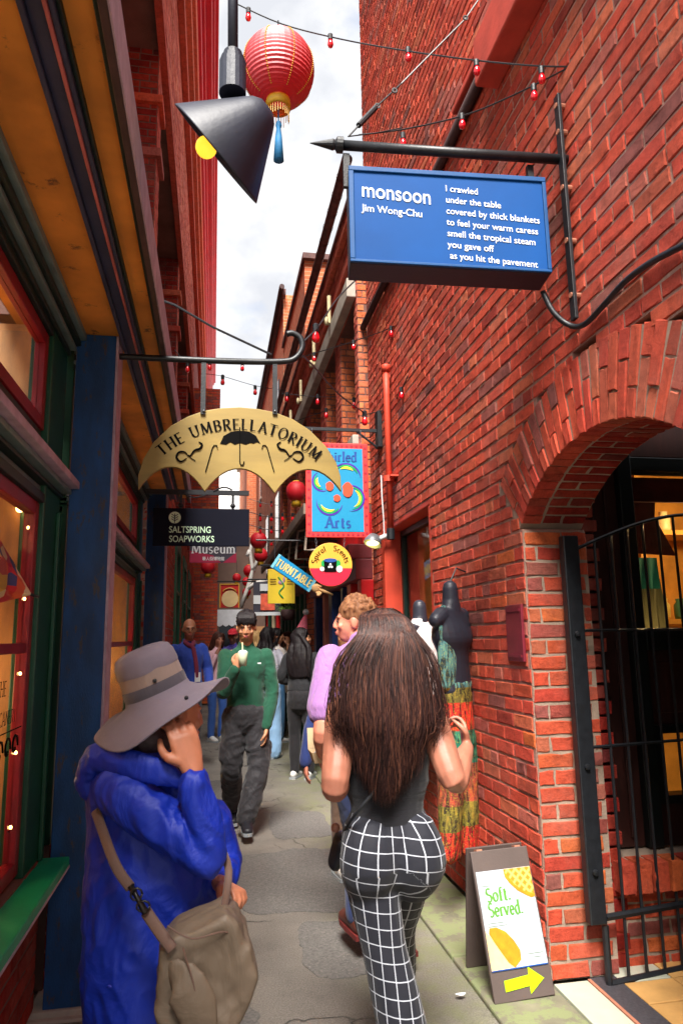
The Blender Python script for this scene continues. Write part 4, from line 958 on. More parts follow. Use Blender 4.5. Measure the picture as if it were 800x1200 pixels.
MB().prism(arc(0, 0, rs, rs, 0, 360, 48)[:-1], (sc.x, YA+.002, sc.z), (1, 0, 0), (0, 0, 1), (0, .025, 0)).build('disc', M_YEL, SS, bevel=.003)
MB().prism(arc(0, 0, rs-.003, rs-.003, 190, 350, 30), (sc.x, YA-.001, sc.z), (1, 0, 0), (0, 0, 1), (0, .003, 0)).build('lower_print', M_CRD, SS)
q = MB().prism([(-.058, .045), (.058, .045), (.052, -.055), (-.052, -.055)], (sc.x-.005, YA-.006, sc.z-.01), (1, 0, 0), (0, 0, 1), (0, .004, 0)); q.build('candle_print', M_INK, SS)
MB().prism(arc(0, 0, .058, .018, 0, 360, 20)[:-1], (sc.x-.005, YA-.009, sc.z+.036), (1, 0, 0), (0, 0, 1), (0, .003, 0)).build('rim_print', M_DBL, SS)
MB().prism(arc(0, 0, .028, .03, 0, 360, 12)[:-1], (sc.x+.075, YA-.007, sc.z-.04), (1, 0, 0), (0, 0, 1), (0, .004, 0)).prism(arc(0, 0, .02, .02, 0, 360, 12)[:-1], (sc.x-.078, YA-.007, sc.z-.04), (1, 0, 0), (0, 0, 1), (0, .004, 0)).build('pot_print', M_WHT, SS)
for i, (dx, dz) in enumerate(((0, .010), (-.012, -.012), (.012, -.012))): MB().prism(arc(0, 0, .010, .010, 0, 360, 10)[:-1], (sc.x-.005+dx, YA-.010, sc.z-.01+dz), (1, 0, 0), (0, 0, 1), (0, .003, 0)).build('pot_mark', M_WHT, SS)
q = MB()
for s in (-1, 1):
    for k in range(7):
        a = rad(90+s*(20+k*12)); bx_, bz2 = sc.x+s*.085, sc.z-.01
        q.prism([(0, 0), (.012*math.cos(a+1.57)+.03*math.cos(a), .012*math.sin(a+1.57)+.03*math.sin(a)), (.06*math.cos(a), .06*math.sin(a)), (-.012*math.cos(a+1.57)+.03*math.cos(a), -.012*math.sin(a+1.57)+.03*math.sin(a))], (bx_, YA-.004-k*.0003, bz2), (1, 0, 0), (0, 0, 1), (0, .002, 0))
q.build('leaf_print', M_GPR, SS)
def rmap(R2_, s, ctr, sweep=0): return lambda a, b, h: (ctr.x+(R2_+b*s)*math.sin(a*s/R2_+sweep), YA-.001-h, ctr.z+(R2_+b*s)*math.cos(a*s/R2_+sweep))
G['z'] = G['s']
strokes('lettering', 'Spiral', rmap(.125, .048, sc, rad(-52)), M_INK, SS, .13, .10, gap=.12, serif=0)
strokes('lettering', 'Scents', rmap(.125, .048, sc, rad(47)), M_INK, SS, .13, .10, gap=.12, serif=0)
for s in (-1, 1): chainlinks(SS, (sc.x+s*.13, YA+.012, az0), (sc.x+s*.12, YA+.012, sc.z+.14), 4)
# floodlight on the wall
FL = thing('floodlight', 'small lit floodlight with a white end on the wall beside the turquoise sign', 'lamp', (1.45, 6.05, 2.55))
fc = at(437, 634, 5.95)
MB().lathe([(0, .06), (.05, .05), (.075, 0), (.078, -.03)], fc, (.35, .25, .9), 16).build('shade', mat('grey_metal', C(110, 112, 116), .4, .1, metal=.5), FL, smooth=True)
MB().ball(fc-Vector((.006, .005, .02)), (.055, .055, .022)).build('lens', emat('yellow_lens', (1, .85, .25, 1), 3), FL, smooth=True)
e = at(450, 629, 5.95); MB().tube([fc, e, e+Vector((.06, 0, .02))], .022, 10).build('arm', mat('white_plastic', C(220, 220, 220), .4, .05), FL, smooth=True)
MB().tube([e, e+Vector((0, 0, .15)), e+Vector((-.01, 0, .35)), e+Vector((-.012, 0, .55))], .006, 6).build('cable', mat('white_plastic', C(220, 220, 220), .4, .05), FL)
# --- soapworks sign
SW = thing('hanging_sign', 'black rectangular sign lettered SALTSPRING SOAPWORKS with a leaf roundel', 'sign', (-.6, 6.5, 2.85))
YS = 6.5; a = at(180, 595, YS); b = at(292, 640, YS); M_BBD = mat('black_board', C(18, 20, 34), .7, .15, 3, .05, spec=.15); M_PGR = mat('pale_green_print', C(200, 232, 200), .5, .03)
MB().box(a.x, b.x, YS, YS+.03, b.z, a.z).build('board', M_BBD, SW, bevel=.003)
c = at(205, 606.5, YS); MB().prism(arc(0, 0, .054, .054, 0, 360, 30)[:-1], (c.x, YS-.003, c.z), (1, 0, 0), (0, 0, 1), (0, .002, 0)).build('roundel', M_PGR, SW)
q = MB().tube([(c.x, YS-.005, c.z-.05), (c.x, YS-.005, c.z+.035)], .0035, 5)
for s in (-1, 1):
    for k in range(3): q.tube([(c.x, YS-.005, c.z-.03+k*.02), (c.x+s*.03, YS-.005, c.z-.012+k*.022)], .003, 5)
q.build('leaf_emblem', M_BBD, SW)
def t2(s, px, py, px_, size, y, m, par, dep=.002, bold=.0008):
    p = at(px, py, y)+Vector((0, -dep, 0)); t = textmesh('lettering', s, size, p, (1, 0, 0), (0, 0, 1), m, par, depth=.0006, bold=bold)
    w = max(x.co.x for x in t.data.vertices)-p.x; k = (at(px_, py, y).x-p.x)/w
    for x in t.data.vertices: x.co.x = p.x+(x.co.x-p.x)*k
t2('SALTSPRING', 198, 624, 247, .083, YS, M_PGR, SW); t2('SOAPWORKS', 198, 635, 251, .083, YS, M_PGR, SW)
zb = at(230, 577, YS).z
MB().box(-.62, at(292, 577, YS).x, YS, YS+.025, zb-.02, zb+.025).build('bar', M_BLK, SW)
for px in (212, 273): x = at(px, 585, YS).x; MB().box(x-.012, x+.012, YS+.005, YS+.02, a.z, zb).build('hanger', M_BLK, SW); MB().ball((x, YS+.012, a.z+.03), .025).build('knob', M_BLK, SW)
MB().tube(catmull([at(250, 576, YS), at(262, 571, YS), at(272, 574, YS)], 5), .008, 6).tube(catmull([at(216, 579, YS), at(228, 583, YS), at(244, 579, YS)], 5), .006, 6).build('scroll', M_BLK, SW)
# --- museum sign
MU = thing('hanging_sign', 'dark grey and maroon museum sign with white serif letters and Chinese characters', 'sign', (-.4, 9.5, 2.8))
YM = 9.5; a = at(223, 628, YM); b = at(277, 659.5, YM)
MB().box(a.x, b.x, YM, YM+.03, b.z, a.z).build('board', mat('slate_board', C(58, 54, 66), .5, .1), MU, bevel=.003)
MB().prism([(a.x, b.z), (b.x-.2, b.z), (a.x+.3, b.z+.10), (a.x, b.z+.16)], (0, YM-.003, 0), (1, 0, 0), (0, 0, 1), (0, .003, 0)).prism([(b.x-.18, b.z), (b.x, b.z), (b.x, b.z+.14)], (0, YM-.003, 0), (1, 0, 0), (0, 0, 1), (0, .003, 0)).build('maroon_print', mat('maroon_print2', C(150, 20, 60), .5, .1), MU)
mzx = at(250, 648.5, YM)
def mmap(x0, z0, s): return lambda a_, b_, h: (x0+a_*s, YM-.004-h, z0+b_*s)
strokes('lettering', 'Museum', mmap(mzx.x, mzx.z, .135), M_WHT, MU, .15, .07, gap=.10)
t2('\u83ef\u4eba\u8857\u535a\u7269\u9928', 237, 656.5, 263, .055, YM, M_WHT, MU, dep=.006)
MB().tube([(-.5, YM+.015, a.z+.08), (b.x+.05, YM+.015, a.z+.08)], .012, 6).build('bar', M_BLK, MU)
# --- pointing arm sign
TT = thing('hanging_sign', 'blue sleeve-shaped sign lettered TURNTABLE ending in a pointing hand', 'sign', (1.0, 8, 2.5))
YT = 8.0; pa, pb, pc, pd = [at(*p, YT) for p in ((317, 664), (362, 694), (371, 680), (327, 649))]
uu = (pb-pa); vv = (pd-pa); M_TBL = mat('sleeve_blue', C(0, 140, 196), .5, .15, 8)
MB().prism([(p.x, p.z) for p in (pa, pb, pc, pd)], (0, YT, 0), (1, 0, 0), (0, 0, 1), (0, .05, 0)).build('sleeve_board', M_TBL, TT, bevel=.006)
for t0, t1 in ((0, .06), (.94, 1)): MB().obox(pa+uu*t0+Vector((0, -.008, 0)), uu*(t1-t0), vv, (0, .008, 0)).build('cuff', mat('pale_blue_print', C(120, 200, 226), .5), TT)
M_SAND = mat('sand_print', C(226, 206, 130), .5, .05)
strokes('lettering', 'TURNTABLE', lambda a_, b_, h: tuple(pa+uu*(.5+a_*.124)+vv*(.24+b_*.5)+Vector((0, -.004-h, 0))), M_SAND, TT, .26, .16, gap=.16, serif=.08)
M_HND = mat('painted_hand', C(226, 176, 120), .6, .1)
hc = at(370, 689, YT); q = MB().ball(hc, (.055, .03, .05))
ud = uu.normalized(); fd = (ud*1.0+Vector((.25, 0, .12))).normalized()
q.tube([hc, hc+fd*.1, hc+fd*.21], [.02, .017, .010], 8)
for k, (dz, ln2) in enumerate(((-.028, .085), (-.045, .06), (-.058, .035))): q.tube([hc+Vector((0, 0, dz*.6)), hc+ud*ln2*.8+Vector((0, -.01, dz)), hc+ud*ln2*.6+Vector((.0, -.03, dz-.02))], .014, 7)
q.tube([hc+Vector((0, 0, .03)), hc+fd*.07+Vector((0, -.02, .035))], [.018, .011], 7)
q.build('pointing_hand', M_HND, TT, smooth=True)
MB().tube([at(383, 630.5, YT+1.2), (1.4, YT+.03, at(316, 633, YT).z), at(300, 633, YT)], .012, 6).build('bar', M_BLK, TT)
MB().tube([at(322, 634, YT), at(322, 656, YT)], .006, 5).tube([at(366, 634, YT), at(366, 686, YT)], .006, 5).build('chain', M_BLK, TT)
# --- yellow, striped and red signs
def board(nm, lb, px0, py0, px1, py1, y, m):
    t = thing(nm, lb, 'sign', at(px0, py0, y)); a_, b_ = at(px0, py0, y), at(px1, py1, y)
    MB().box(a_.x, b_.x, y, y+.03, b_.z, a_.z).build('board', m, t, bevel=.003); return t, a_, b_
YL, a, b = board('hanging_sign', 'yellow square sign with a slender plant drawing behind the pointing hand sign', 314, 667, 345.5, 707, 9.2, mat('yellow_board', C(222, 190, 50), .5, .08))
mx_, mz_ = (a.x+b.x)/2, (a.z+b.z)/2
MB().tube(catmull([(mx_+.02, 9.195, mz_-.15), (mx_-.03, 9.195, mz_-.08), (mx_+.03, 9.195, mz_), (mx_, 9.195, mz_+.06), (mx_-.04, 9.195, mz_+.12)], 4), .009, 6).build('stem_print', M_GPR, YL)
MB().ball((mx_-.005, 9.195, mz_+.05), (.04, .006, .025)).ball((mx_+.035, 9.195, mz_+.09), (.015, .006, .035)).build('flower_print', mat('mauve_print', C(170, 130, 150), .5), YL)
for k in range(3):
    for s in (-1, 1): MB().box(mx_+s*.11-.04, mx_+s*.11+.04, 9.19, 9.196, mz_+.03+k*.03, mz_+.036+k*.03).build('small_print', mat('olive_print', C(140, 110, 40), .5), YL)
MB().tube([(a.x-.1, 9.21, a.z+.05), (1.4, 9.21, a.z+.05)], .012, 6).build('bar', M_BLK, YL)
BWB, a, b = board('hanging_sign', 'black and white striped banner with a red picture, behind the yellow sign', 297, 682, 329.5, 721, 11, mat('charcoal_cloth', C(60, 58, 70), .7, .1))
for t0, t1 in ((.0, .10), (.34, .60)): MB().box(a.x, b.x, 10.99, 10.998, b.z+(a.z-b.z)*t0, b.z+(a.z-b.z)*t1).build('stripe', M_WHT, BWB)
MB().box(a.x+.11, b.x-.10, 10.98, 10.989, b.z+.08, b.z+.33).build('picture', mat('coral_poster', C(224, 96, 70), .5, .3, 14), BWB)
MB().box(a.x+.10, b.x-.12, 10.98, 10.989, a.z-.14, a.z-.03).build('picture', M_WHT, BWB)
MB().tube([(a.x-.1, 11.01, a.z+.04), (1.4, 11.01, a.z+.04)], .012, 6).build('bar', M_BLK, BWB)
RS, a, b = board('hanging_sign', 'red and gold sign with a round cream moon, above the dark far shop', 257.5, 684, 280.5, 712, 13, mat('scarlet_board', C(206, 40, 36), .5, .1))
MB().prism(arc(0, 0, .15, .15, 0, 360, 30)[:-1], ((a.x+b.x)/2+.01, 12.99, b.z+.16), (1, 0, 0), (0, 0, 1), (0, .008, 0)).build('moon', mat('cream_print', C(240, 206, 150), .5, .1), RS)
MB().box(a.x, a.x+.02, 12.985, 12.999, b.z, a.z).box(b.x-.02, b.x, 12.985, 12.999, b.z, a.z).box(a.x+.02, b.x-.02, 12.985, 12.999, a.z-.02, a.z).build('gold_border', M_YEL, RS)
MB().tube([((a.x+b.x)/2+.13*math.cos(rad(t)), 12.985, b.z+.25+.10*math.sin(rad(t))) for t in range(20, 170, 15)], .012, 5).build('arched_print', M_YEL, RS)
MB().tube([(a.x-.05, 13.01, a.z+.04), (b.x+.3, 13.01, a.z+.04)], .012, 6).build('bar', M_BLK, RS)
# --- lanterns
M_LAN = mat('red_lantern_paper', C(206, 16, 36), .6, .12, 5, .1, 40); M_LAN.node_tree.nodes['Principled BSDF'].inputs['Transmission Weight'].default_value = .15
M_GTR = mat('gold_trim', C(206, 160, 40), .4, .15, 20); M_BTS = mat('blue_tassel', C(30, 110, 160), .7, .2, 20)
def lantern(c, r, label, grp=None, fine=False, hang=.3):
    t = thing('paper_lantern', label, 'lantern', c, grp); n = 44 if fine else 20; prof = []
    for i in range(n+1):
        th = math.pi*(.10+.80*i/n); k = 1-(.022 if i % 2 else 0); prof.append((r*math.sin(th)**.9*k, r*1.02*math.cos(th)))
    MB().lathe(prof, c, n=36 if fine else 16).build('paper', M_LAN, t, smooth=not fine)
    gk = 1 if fine else 1.35
    MB().lathe([(r*.30*gk, -r*.90), (r*.34*gk, -r*1.0), (r*.34*gk, -r*1.22*(gk+1)/2), (r*.29, -r*1.22*(gk+1)/2)], c, n=16).build('gold_collar', M_GTR, t, smooth=True)
    MB().lathe([(0, r*1.08), (r*.30, r*1.06), (r*.32, r*.9)], c, n=16).build('top_cap', M_GTR, t, smooth=True)
    q = MB(); rr = random.Random(2)
    for i in range(26 if fine else 8):
        a_ = i*2*math.pi/(26 if fine else 8); x, y = math.cos(a_)*r*.29, math.sin(a_)*r*.29
        q.tube([(c[0]+x, c[1]+y, c[2]-r*1.2), (c[0]+x*1.02, c[1]+y*1.02, c[2]-r*(1.45+.15*rr.random()))], r*.012 if fine else r*.05, 4)
    q.build('fringe', M_GTR, t)
    if fine:
        MB().tube([(c[0], c[1], c[2]-r*1.2), (c[0]+.002, c[1], c[2]-r*1.75)], .004, 5).build('tassel_cord', M_BTS, t)
        MB().lathe([(.012, 0), (.018, -.02), (.012, -.04), (.02, -.1), (.03, -.24), (0, -.24)], (c[0]+.002, c[1], c[2]-r*1.62), n=10).build('tassel', M_BTS, t, smooth=True)
        for k in range(8):
            a_ = k*math.pi/4+.35; q = MB()
            for i in range(2, 41):
                th = math.pi*(.10+.80*i/n); p = Vector((c[0]+math.cos(a_)*(r*1.006)*math.sin(th)**.9, c[1]+math.sin(a_)*(r*1.006)*math.sin(th)**.9, c[2]+r*1.02*math.cos(th)))
                q.ball(p, .0038, 5, 4)
            q.build('gold_seam', M_GTR, t)
    MB().tube([(c[0], c[1], c[2]+r), (c[0], c[1], c[2]+r+hang)], .004, 5).build('cord', M_BLK, t)
c = at(326, 82, 3.5); lantern(tuple(c), .205, 'big red ribbed paper lantern with blue tassel, nearest and highest', None, True, .12)
LN = [(347, 576, 12.5, 'red lantern with gold fringe just left of the turquoise sign'), (303, 633.6, 10, 'upper red lantern of the close pair left of the canopy'), (305.6, 650.6, 8.2, 'lower red lantern of the close pair left of the canopy'),
      (292, 668.6, 6.8, 'red lantern hanging in front of the white branches'), (277.4, 677, 5, 'small red lantern just above the red moon sign'), (289, 681.6, 5.2, 'small red lantern under the one by the white branches'), (289, 694, 5, 'lowest small red lantern beside the striped banner'), (244, 664, 8.5, 'red lantern tucked under the maroon museum sign')]
for px, py, r, lb in LN:
    y = min(17, .15*F/r); y = 10.3 if py == 664 else y; p = at(px, py, y); lantern(tuple(p), r*y/F, lb, 'red lanterns along the lane')
# --- white branches decoration
WBR = thing('branch_decoration', 'tangle of white painted branches among the far lanterns', 'decoration', at(295, 680, 16))
q = MB(); m_ = [(282, 712), (290, 690), (296, 668), (293, 645), (297, 630)]
for pts in (m_, [(296, 668), (303, 655), (301, 648)], [(290, 690), (300, 683), (315, 680), (325, 676)], [(293, 645), (289, 652)], [(300, 683), (306, 690)]):
    q.tube([at(px, py, 16.2) for px, py in pts], [.055-.03*i/len(pts) for i in range(len(pts))], 6)
q.build('branch', mat('white_paint_far', C(226, 222, 216), .7, .1), WBR, smooth=True)
# --- hanging basket and party cone
HB = thing('hanging_basket', 'small green plant in a dark pot hanging under the yellow sign', 'plant', at(337, 715, 10))
p = at(337, 716, 10); MB().lathe([(0, -.13), (.08, -.13), (.11, .02), (.09, .02)], p, n=14).build('pot', M_DK, HB, smooth=True)
q = MB(); rr = random.Random(5)
for i in range(160):
    d = Vector((rr.gauss(0, .07), rr.gauss(0, .05), abs(rr.gauss(0, .05))-.01)); s1 = .02
    q.add([p+d, p+d+Vector((rr.uniform(-s1, s1), rr.uniform(-s1, s1), s1)), p+d+Vector((rr.uniform(-s1, s1), 0, rr.uniform(-.02, .03)))], [(0, 1, 2)])
q.build('foliage', mat('leaf_green', C(96, 130, 50), .6, .4, 20), HB)
MB().tube([p+Vector((0, 0, .05)), p+Vector((0, 0, .45))], .004, 5).build('cord', M_BLK, HB)
PC = thing('bunting_cone', 'pink cone with a white tip standing behind the woman in black', 'decoration', at(354, 732, 9))
p = at(353, 742, 9.2); MB().lathe([(.09, 0), (0, .30)], p, (.25, 0, 1), 16).build('cone', mat('pink_felt', C(226, 110, 130), .8), PC, smooth=True); MB().ball(p+Vector((.06, 0, .27)), .04).build('tip', M_WHT, PC, smooth=True)
MB().tube([p+Vector((.06, 0, .3)), p+Vector((.06, 0, .9))], .004, 5).build('cord', M_BLK, PC)
# --- string lights
M_BUL = mat('red_bulb_glass', C(224, 20, 36), .12, .05, 5, 0)
M_BUL.node_tree.nodes['Principled BSDF'].inputs['Coat Weight'].default_value = .8
def stringlight(label, pts, bulbs, r=.004, bs=1.0):
    P_ = [at(px, py, y) for px, py, y in pts]; t = thing('string_lights', label, 'string lights', P_[0], 'strings of red bulbs over the lane')
    MB().tube(catmull(P_, 5), r, 5).build('cable', M_BLK, t)
    for px, py, y in bulbs:
        p = at(px, py, y); s_ = bs
        b_ = MB().lathe([(0, -.052*s_), (.012*s_, -.048*s_), (.017*s_, -.034*s_), (.014*s_, -.018*s_), (.010*s_, -.006*s_), (.008*s_, .002*s_)], p, n=12).build('bulb', M_BUL, t, smooth=True)
        MB().lathe([(.013*s_, -.004*s_), (.014*s_, .028*s_), (.006*s_, .034*s_), (0, .034*s_)], p, n=10).build('socket', M_BLK, b_)
stringlight('string of red bulbs from the top edge past the big lantern to the right wall', [(272, 2, 3.6), (330, 28, 3.5), (400, 46, 3.3), (478, 60, 3.05), (560, 71, 2.8), (625, 77, 2.6), (664, 78, 2.5)], [(291, 15, 3.5), (387, 46, 3.33), (478, 62, 3.05), (558, 77, 2.8), (634, 86, 2.58)])
stringlight('string of red bulbs rising from the poem sign to the right wall', [(420, 158, 3.3), (470, 152, 3.15), (541, 136, 2.9), (600, 112, 2.7), (664, 80, 2.5)], [(541, 140, 2.9), (625, 106, 2.62), (472, 162, 3.1)])
stringlight('thick black cable with one large red bulb beside the hooked bar', [(420, 325, 5.0), (395, 350, 4.6), (372, 384, 4.1), (352, 408, 3.8), (368, 430, 4.2), (398, 463, 4.8), (427, 484, 5.4)], [(370, 388, 4.1), (427, 488, 5.4)], .006, 1.5)
stringlight('string of red bulbs crossing below the poem sign to the right wall', [(300, 424, 8), (345, 420, 7.2), (368, 414, 6.8), (414, 400, 6.2), (458, 384, 5.6), (499, 361, 4.85)], [(368, 417, 6.8), (414, 403, 6.2), (458, 387, 5.6), (498, 364, 4.85)], .005, 1.2)
stringlight('string of red bulbs climbing the right wall above the downpipe', [(427, 486, 6.3), (455, 478, 5.9), (470, 456, 5.3), (483, 428, 5.1), (492, 396, 4.9), (499, 362, 4.8)], [(454.5, 480, 5.8), (470, 459, 5.3), (483, 431, 5.1), (491.5, 397, 4.9)], .005, 1.2)
stringlight('level string of red bulbs in front of the recessed brick windows', [(330, 461, 9), (372, 465, 8.4), (404, 464, 7.8), (436, 459, 7.0)], [(336, 464, 9), (372, 467, 8.4), (404, 467, 7.7), (436, 462, 7.0)], .005, 1.6)
stringlight('drooping string of red bulbs just over the turquoise sign', [(345, 494, 9), (382, 481, 8.2), (414, 469, 7.6), (440, 456, 7.0)], [(382, 483, 8.2), (414.5, 471, 7.6)], .005, 1.6)
stringlight('string of red bulbs dipping behind the hooked bar on the left', [(205, 410, 7.4), (220, 425, 7), (246, 424, 7), (284, 425, 7.2), (330, 424, 8)], [(220, 429, 7), (246, 427, 7), (284, 428, 7.2)], .005, 1.3)
stringlight('string of red bulbs against the sky above the gold sign', [(240, 438, 9), (261, 441, 9), (299, 452, 9.5), (335, 458, 10)], [(261, 444, 9), (299, 456, 9.5)], .004, 1.7)
for i, (ya, yb, py) in enumerate(((11, 12, 603), (12, 13, 618), (13.5, 14.5, 633), (15, 16, 588))):
    stringlight(('highest', 'second highest', 'third highest', 'lowest')[(0 if py == 588 else 1 if py == 603 else 2 if py == 618 else 3)]+' far string of tiny bulbs between the gold sign and the turquoise sign', [(292, py-3, ya), (325, py+4, ya), (352, py-2, yb), (375, py-10, yb)], [(px, py+2, ya) for px in (305, 318, 331, 343, 355)], .006, 1.6)
GW = thing('guy_wire', 'thin dark guy wire with shackles above the spear bar of the poem sign', 'wire', at(560, 0, 2.8))
MB().tube([at(560, 0, 2.9), at(545, 22, 2.9), at(470, 98, 2.9), at(442, 124, 2.8), at(408, 160, 2.72)], .004, 5).tube([at(408, 160, 2.72), at(440, 156, 2.8), at(470, 150, 2.9)], .003, 5).build('wire', M_BLK, GW)
MB().tube([at(440, 126, 2.8), at(420, 147, 2.75)], .013, 8).build('turnbuckle', M_BLK, GW)
for px, py in ((442, 124), (545, 21), (462, 106)): MB().lathe([(.008, -.003), (.014, -.003), (.014, .003), (.008, .003), (.008, -.003)], at(px, py, 2.85), (0, 1, 0), 12).build('shackle', M_BLK, GW)
# --- street lamp
SL = thing('pendant_lamp', 'dark angled metal pendant lamp with a glowing yellow bulb, hanging nearest the camera', 'lamp', at(272, 0, 2))
p0 = at(273, -120, 2.0); p1 = at(273, 62, 2.0)
M_LMP = mat('lamp_black_enamel', C(32, 36, 50), .5, .25, 9, .2, 60, wear=C(62, 60, 66), wearamt=.66)
MB().tube([p0, p1], .017, 12).build('stem', M_LMP, SL, smooth=True)
MB().tube([p0, p0+Vector((-.55, .02, .02))], .017, 10).build('wall_arm', M_LMP, SL, smooth=True)
MB().lathe([(0, 0), (.017, 0), (.03, -.012), (.03, -.03), (.038, -.032), (.038, -.045), (.043, -.048), (.043, -.16), (0, -.16)], p1+Vector((0, 0, .01)), n=20).build('neck', M_LMP, SL, smooth=False)
rc = (at(217, 106, 2.0)+at(283, 222, 2.0))/2; apx = at(314, 124, 2.0); axs = (rc-apx).normalized(); dcone = (rc-apx).length
rr0 = (at(217, 106, 2.0)-at(283, 222, 2.0)).length/2
axs = (axs+Vector((0, .42, -.0))).normalized()
MB().lathe([(0, 0), (.030, .004), (.052, .02), (.07, .045), (rr0*.995, dcone-.004), (rr0*1.01, dcone+.002), (rr0*.98, dcone+.001), (.062, .05), (.02, .02)], apx, axs, 40).build('shade', M_LMP, SL, smooth=True)
MB().ball(rc+axs*.004+Vector((-.018, 0, -.026)), .033, 16, 12).build('bulb', emat('amber_bulb', (1, .50, .03, 1), .5, (.9, .6, .1, 1)), SL, smooth=True)
CL = thing('ceiling_lamp', 'dark round lamp at the top left corner under the ochre soffit', 'lamp', at(22, -4, 1.8))
p = at(22, -6, 1.8); MB().lathe([(0, 0), (.085, 0), (.09, .008), (.085, .02), (.03, .05), (.03, .09), (0, .09)], p, n=30).build('body', M_LMP, CL, smooth=False)
# --- sandwich board
SB = thing('sandwich_board', 'brown A-frame board with a Soft. Served. waffle poster and green arrow', 'sign', (1.3, 3.2, 0))
bl_, br_, tl_, tr_ = Vector((1.185, 3.12, .022)), Vector((1.47, 3.135, .026)), Vector((1.172, 3.29, .575)), Vector((1.445, 3.30, .585))
uu_ = (br_-bl_+tr_-tl_)/2; vv_ = (tl_-bl_+tr_-br_)/2; nn_ = uu_.cross(vv_).normalized(); 
if nn_.y > 0: nn_ = -nn_
M_BRN = mat('brown_plastic', C(84, 72, 68), .6, .12, 6, .2, 60); M_PST = mat('white_poster', C(180, 190, 198), .4, .03)
MB().obox(bl_, uu_, vv_, -nn_*.018).build('front_panel', M_BRN, SB, bevel=.003)
MB().obox(bl_+Vector((0, .34, 0)), uu_, Vector((vv_.x, -.12, vv_.z)), (0, .016, 0)).build('back_panel', M_BRN, SB, bevel=.003)
for t in (.12, .80): MB().obox(tl_+uu_*t-vv_*.005-nn_*.02, uu_*.1, vv_*.02, -nn_*.04).build('hinge', M_BRASS, SB)
def sp(a, b, h=.003): return bl_+uu_*a+vv_*b+nn_*h
MB().obox(sp(.03, .205, .001), uu_*.94, vv_*.65, nn_*.003).build('poster', M_PST, SB)
MB().obox(sp(.03, .197, .001), uu_*.94, vv_*.008, nn_*.004).build('poster_edge', M_DBL, SB)
def wafmat():
    m, n, l, b = newmat('waffle'); g = _pos(n, l, (1, 0, 1)); 
    w1 = n.new('ShaderNodeTexWave'); w1.bands_direction = 'DIAGONAL'; w1.inputs['Scale'].default_value = 17; l.new(g, w1.inputs[0])
    mp_ = n.new('ShaderNodeMapping'); mp_.inputs['Scale'].default_value = (-1, 0, 1); l.new(g, mp_.inputs[0])
    w2 = n.new('ShaderNodeTexWave'); w2.bands_direction = 'DIAGONAL'; w2.inputs['Scale'].default_value = 17; l.new(mp_.outputs[0], w2.inputs[0])
    mm = n.new('ShaderNodeMath'); mm.operation = 'MAXIMUM'; l.new(w1.outputs[1], mm.inputs[0]); l.new(w2.outputs[1], mm.inputs[1])
    l.new(_ramp(n, l, mm.outputs[0], [(.5, C(222, 124, 30)), (.95, C(250, 188, 96))]), b.inputs['Base Color']); return m
M_WAF = wafmat(); M_WF2 = mat('pale_waffle', C(250, 206, 140), .5, .08, 30); M_WF3 = mat('toasted_waffle', C(232, 128, 24), .5, .2, 30)
def sprism(nm, poly, m, h=.0045): MB().add([sp(a, b, h) for a, b in poly], [tuple(range(len(poly)))]).build(nm, m, SB)
sprism('waffle_print', [(.50, .853), (.97, .853), (.97, .65), (.90, .655), (.80, .68), (.70, .72), (.62, .74), (.56, .78), (.52, .81)], M_WAF)
sprism('toasted_edge_print', [(.50, .84), (.54, .82), (.66, .74), (.80, .69), (.97, .665), (.97, .645), (.90, .64), (.80, .665), (.68, .70), (.57, .755), (.51, .80)], M_WF3, .006)
sprism('waffle_print', [(.03, .205), (.42, .208), (.30, .30), (.10, .42), (.03, .46)], M_WF2)
sprism('toasted_edge_print', [(.42, .206), (.54, .25), (.55, .31), (.47, .38), (.36, .44), (.22, .475), (.10, .475), (.08, .44), (.16, .37), (.25, .30), (.33, .24)], M_WF3, .006)
M_GRT = mat('leaf_green_print', C(86, 140, 50), .5, .04)
strokes('lettering', 'Soft.', lambda a_, b_, h: tuple(sp(.345+a_*.175, .645+b_*.092, .004+h)), M_GRT, SB, .24, .11, gap=.10)
strokes('lettering', 'Served.', lambda a_, b_, h: tuple(sp(.43+a_*.157, .545+b_*.092, .004+h)), M_GRT, SB, .24, .11, gap=.09)
M_GTX = mat('grey_print', C(120, 130, 120), .5, .04)
for a_, b_, w_ in ((.08, .75, .16), (.09, .50, .28), (.09, .48, .32), (.66, .275, .26), (.74, .25, .14)): sprism('small_print', [(a_, b_), (a_+w_, b_), (a_+w_, b_+.006), (a_, b_+.006)], M_GTX, .005)
M_ARR = mat('lime_print', C(170, 220, 10), .45, .03)
sprism('arrow', [(.20, .065), (.60, .08), (.60, .03), (.86, .115), (.62, .20), (.61, .15), (.20, .135)], M_ARR, .004)
# litter on the ground
M_LIT = mat('white_paper', C(230, 232, 236), .7, .05)
for (px, py, s_, lb) in ((540, 1172, .022, 'crumpled scrap of white paper on the ground left of the A-frame board'), (458, 1028, .012, None),):
    if lb:
        d = RM @ Vector((px-400, -(py-600), -F)); t = -HC/d.z; p = CAM+d*t; vs = [(p.x+s_*math.cos(a_)*(1+.4*math.sin(3*a_)), p.y+s_*.6*math.sin(a_), .024+.003*math.sin(5*a_)) for a_ in [k*math.pi/5 for k in range(10)]]
        tag(MB().add(vs+[(p.x+.004, p.y, .029)], [(k, (k+1) % 10, 10) for k in range(10)]).build('paper_scrap', M_LIT), lb, 'litter')
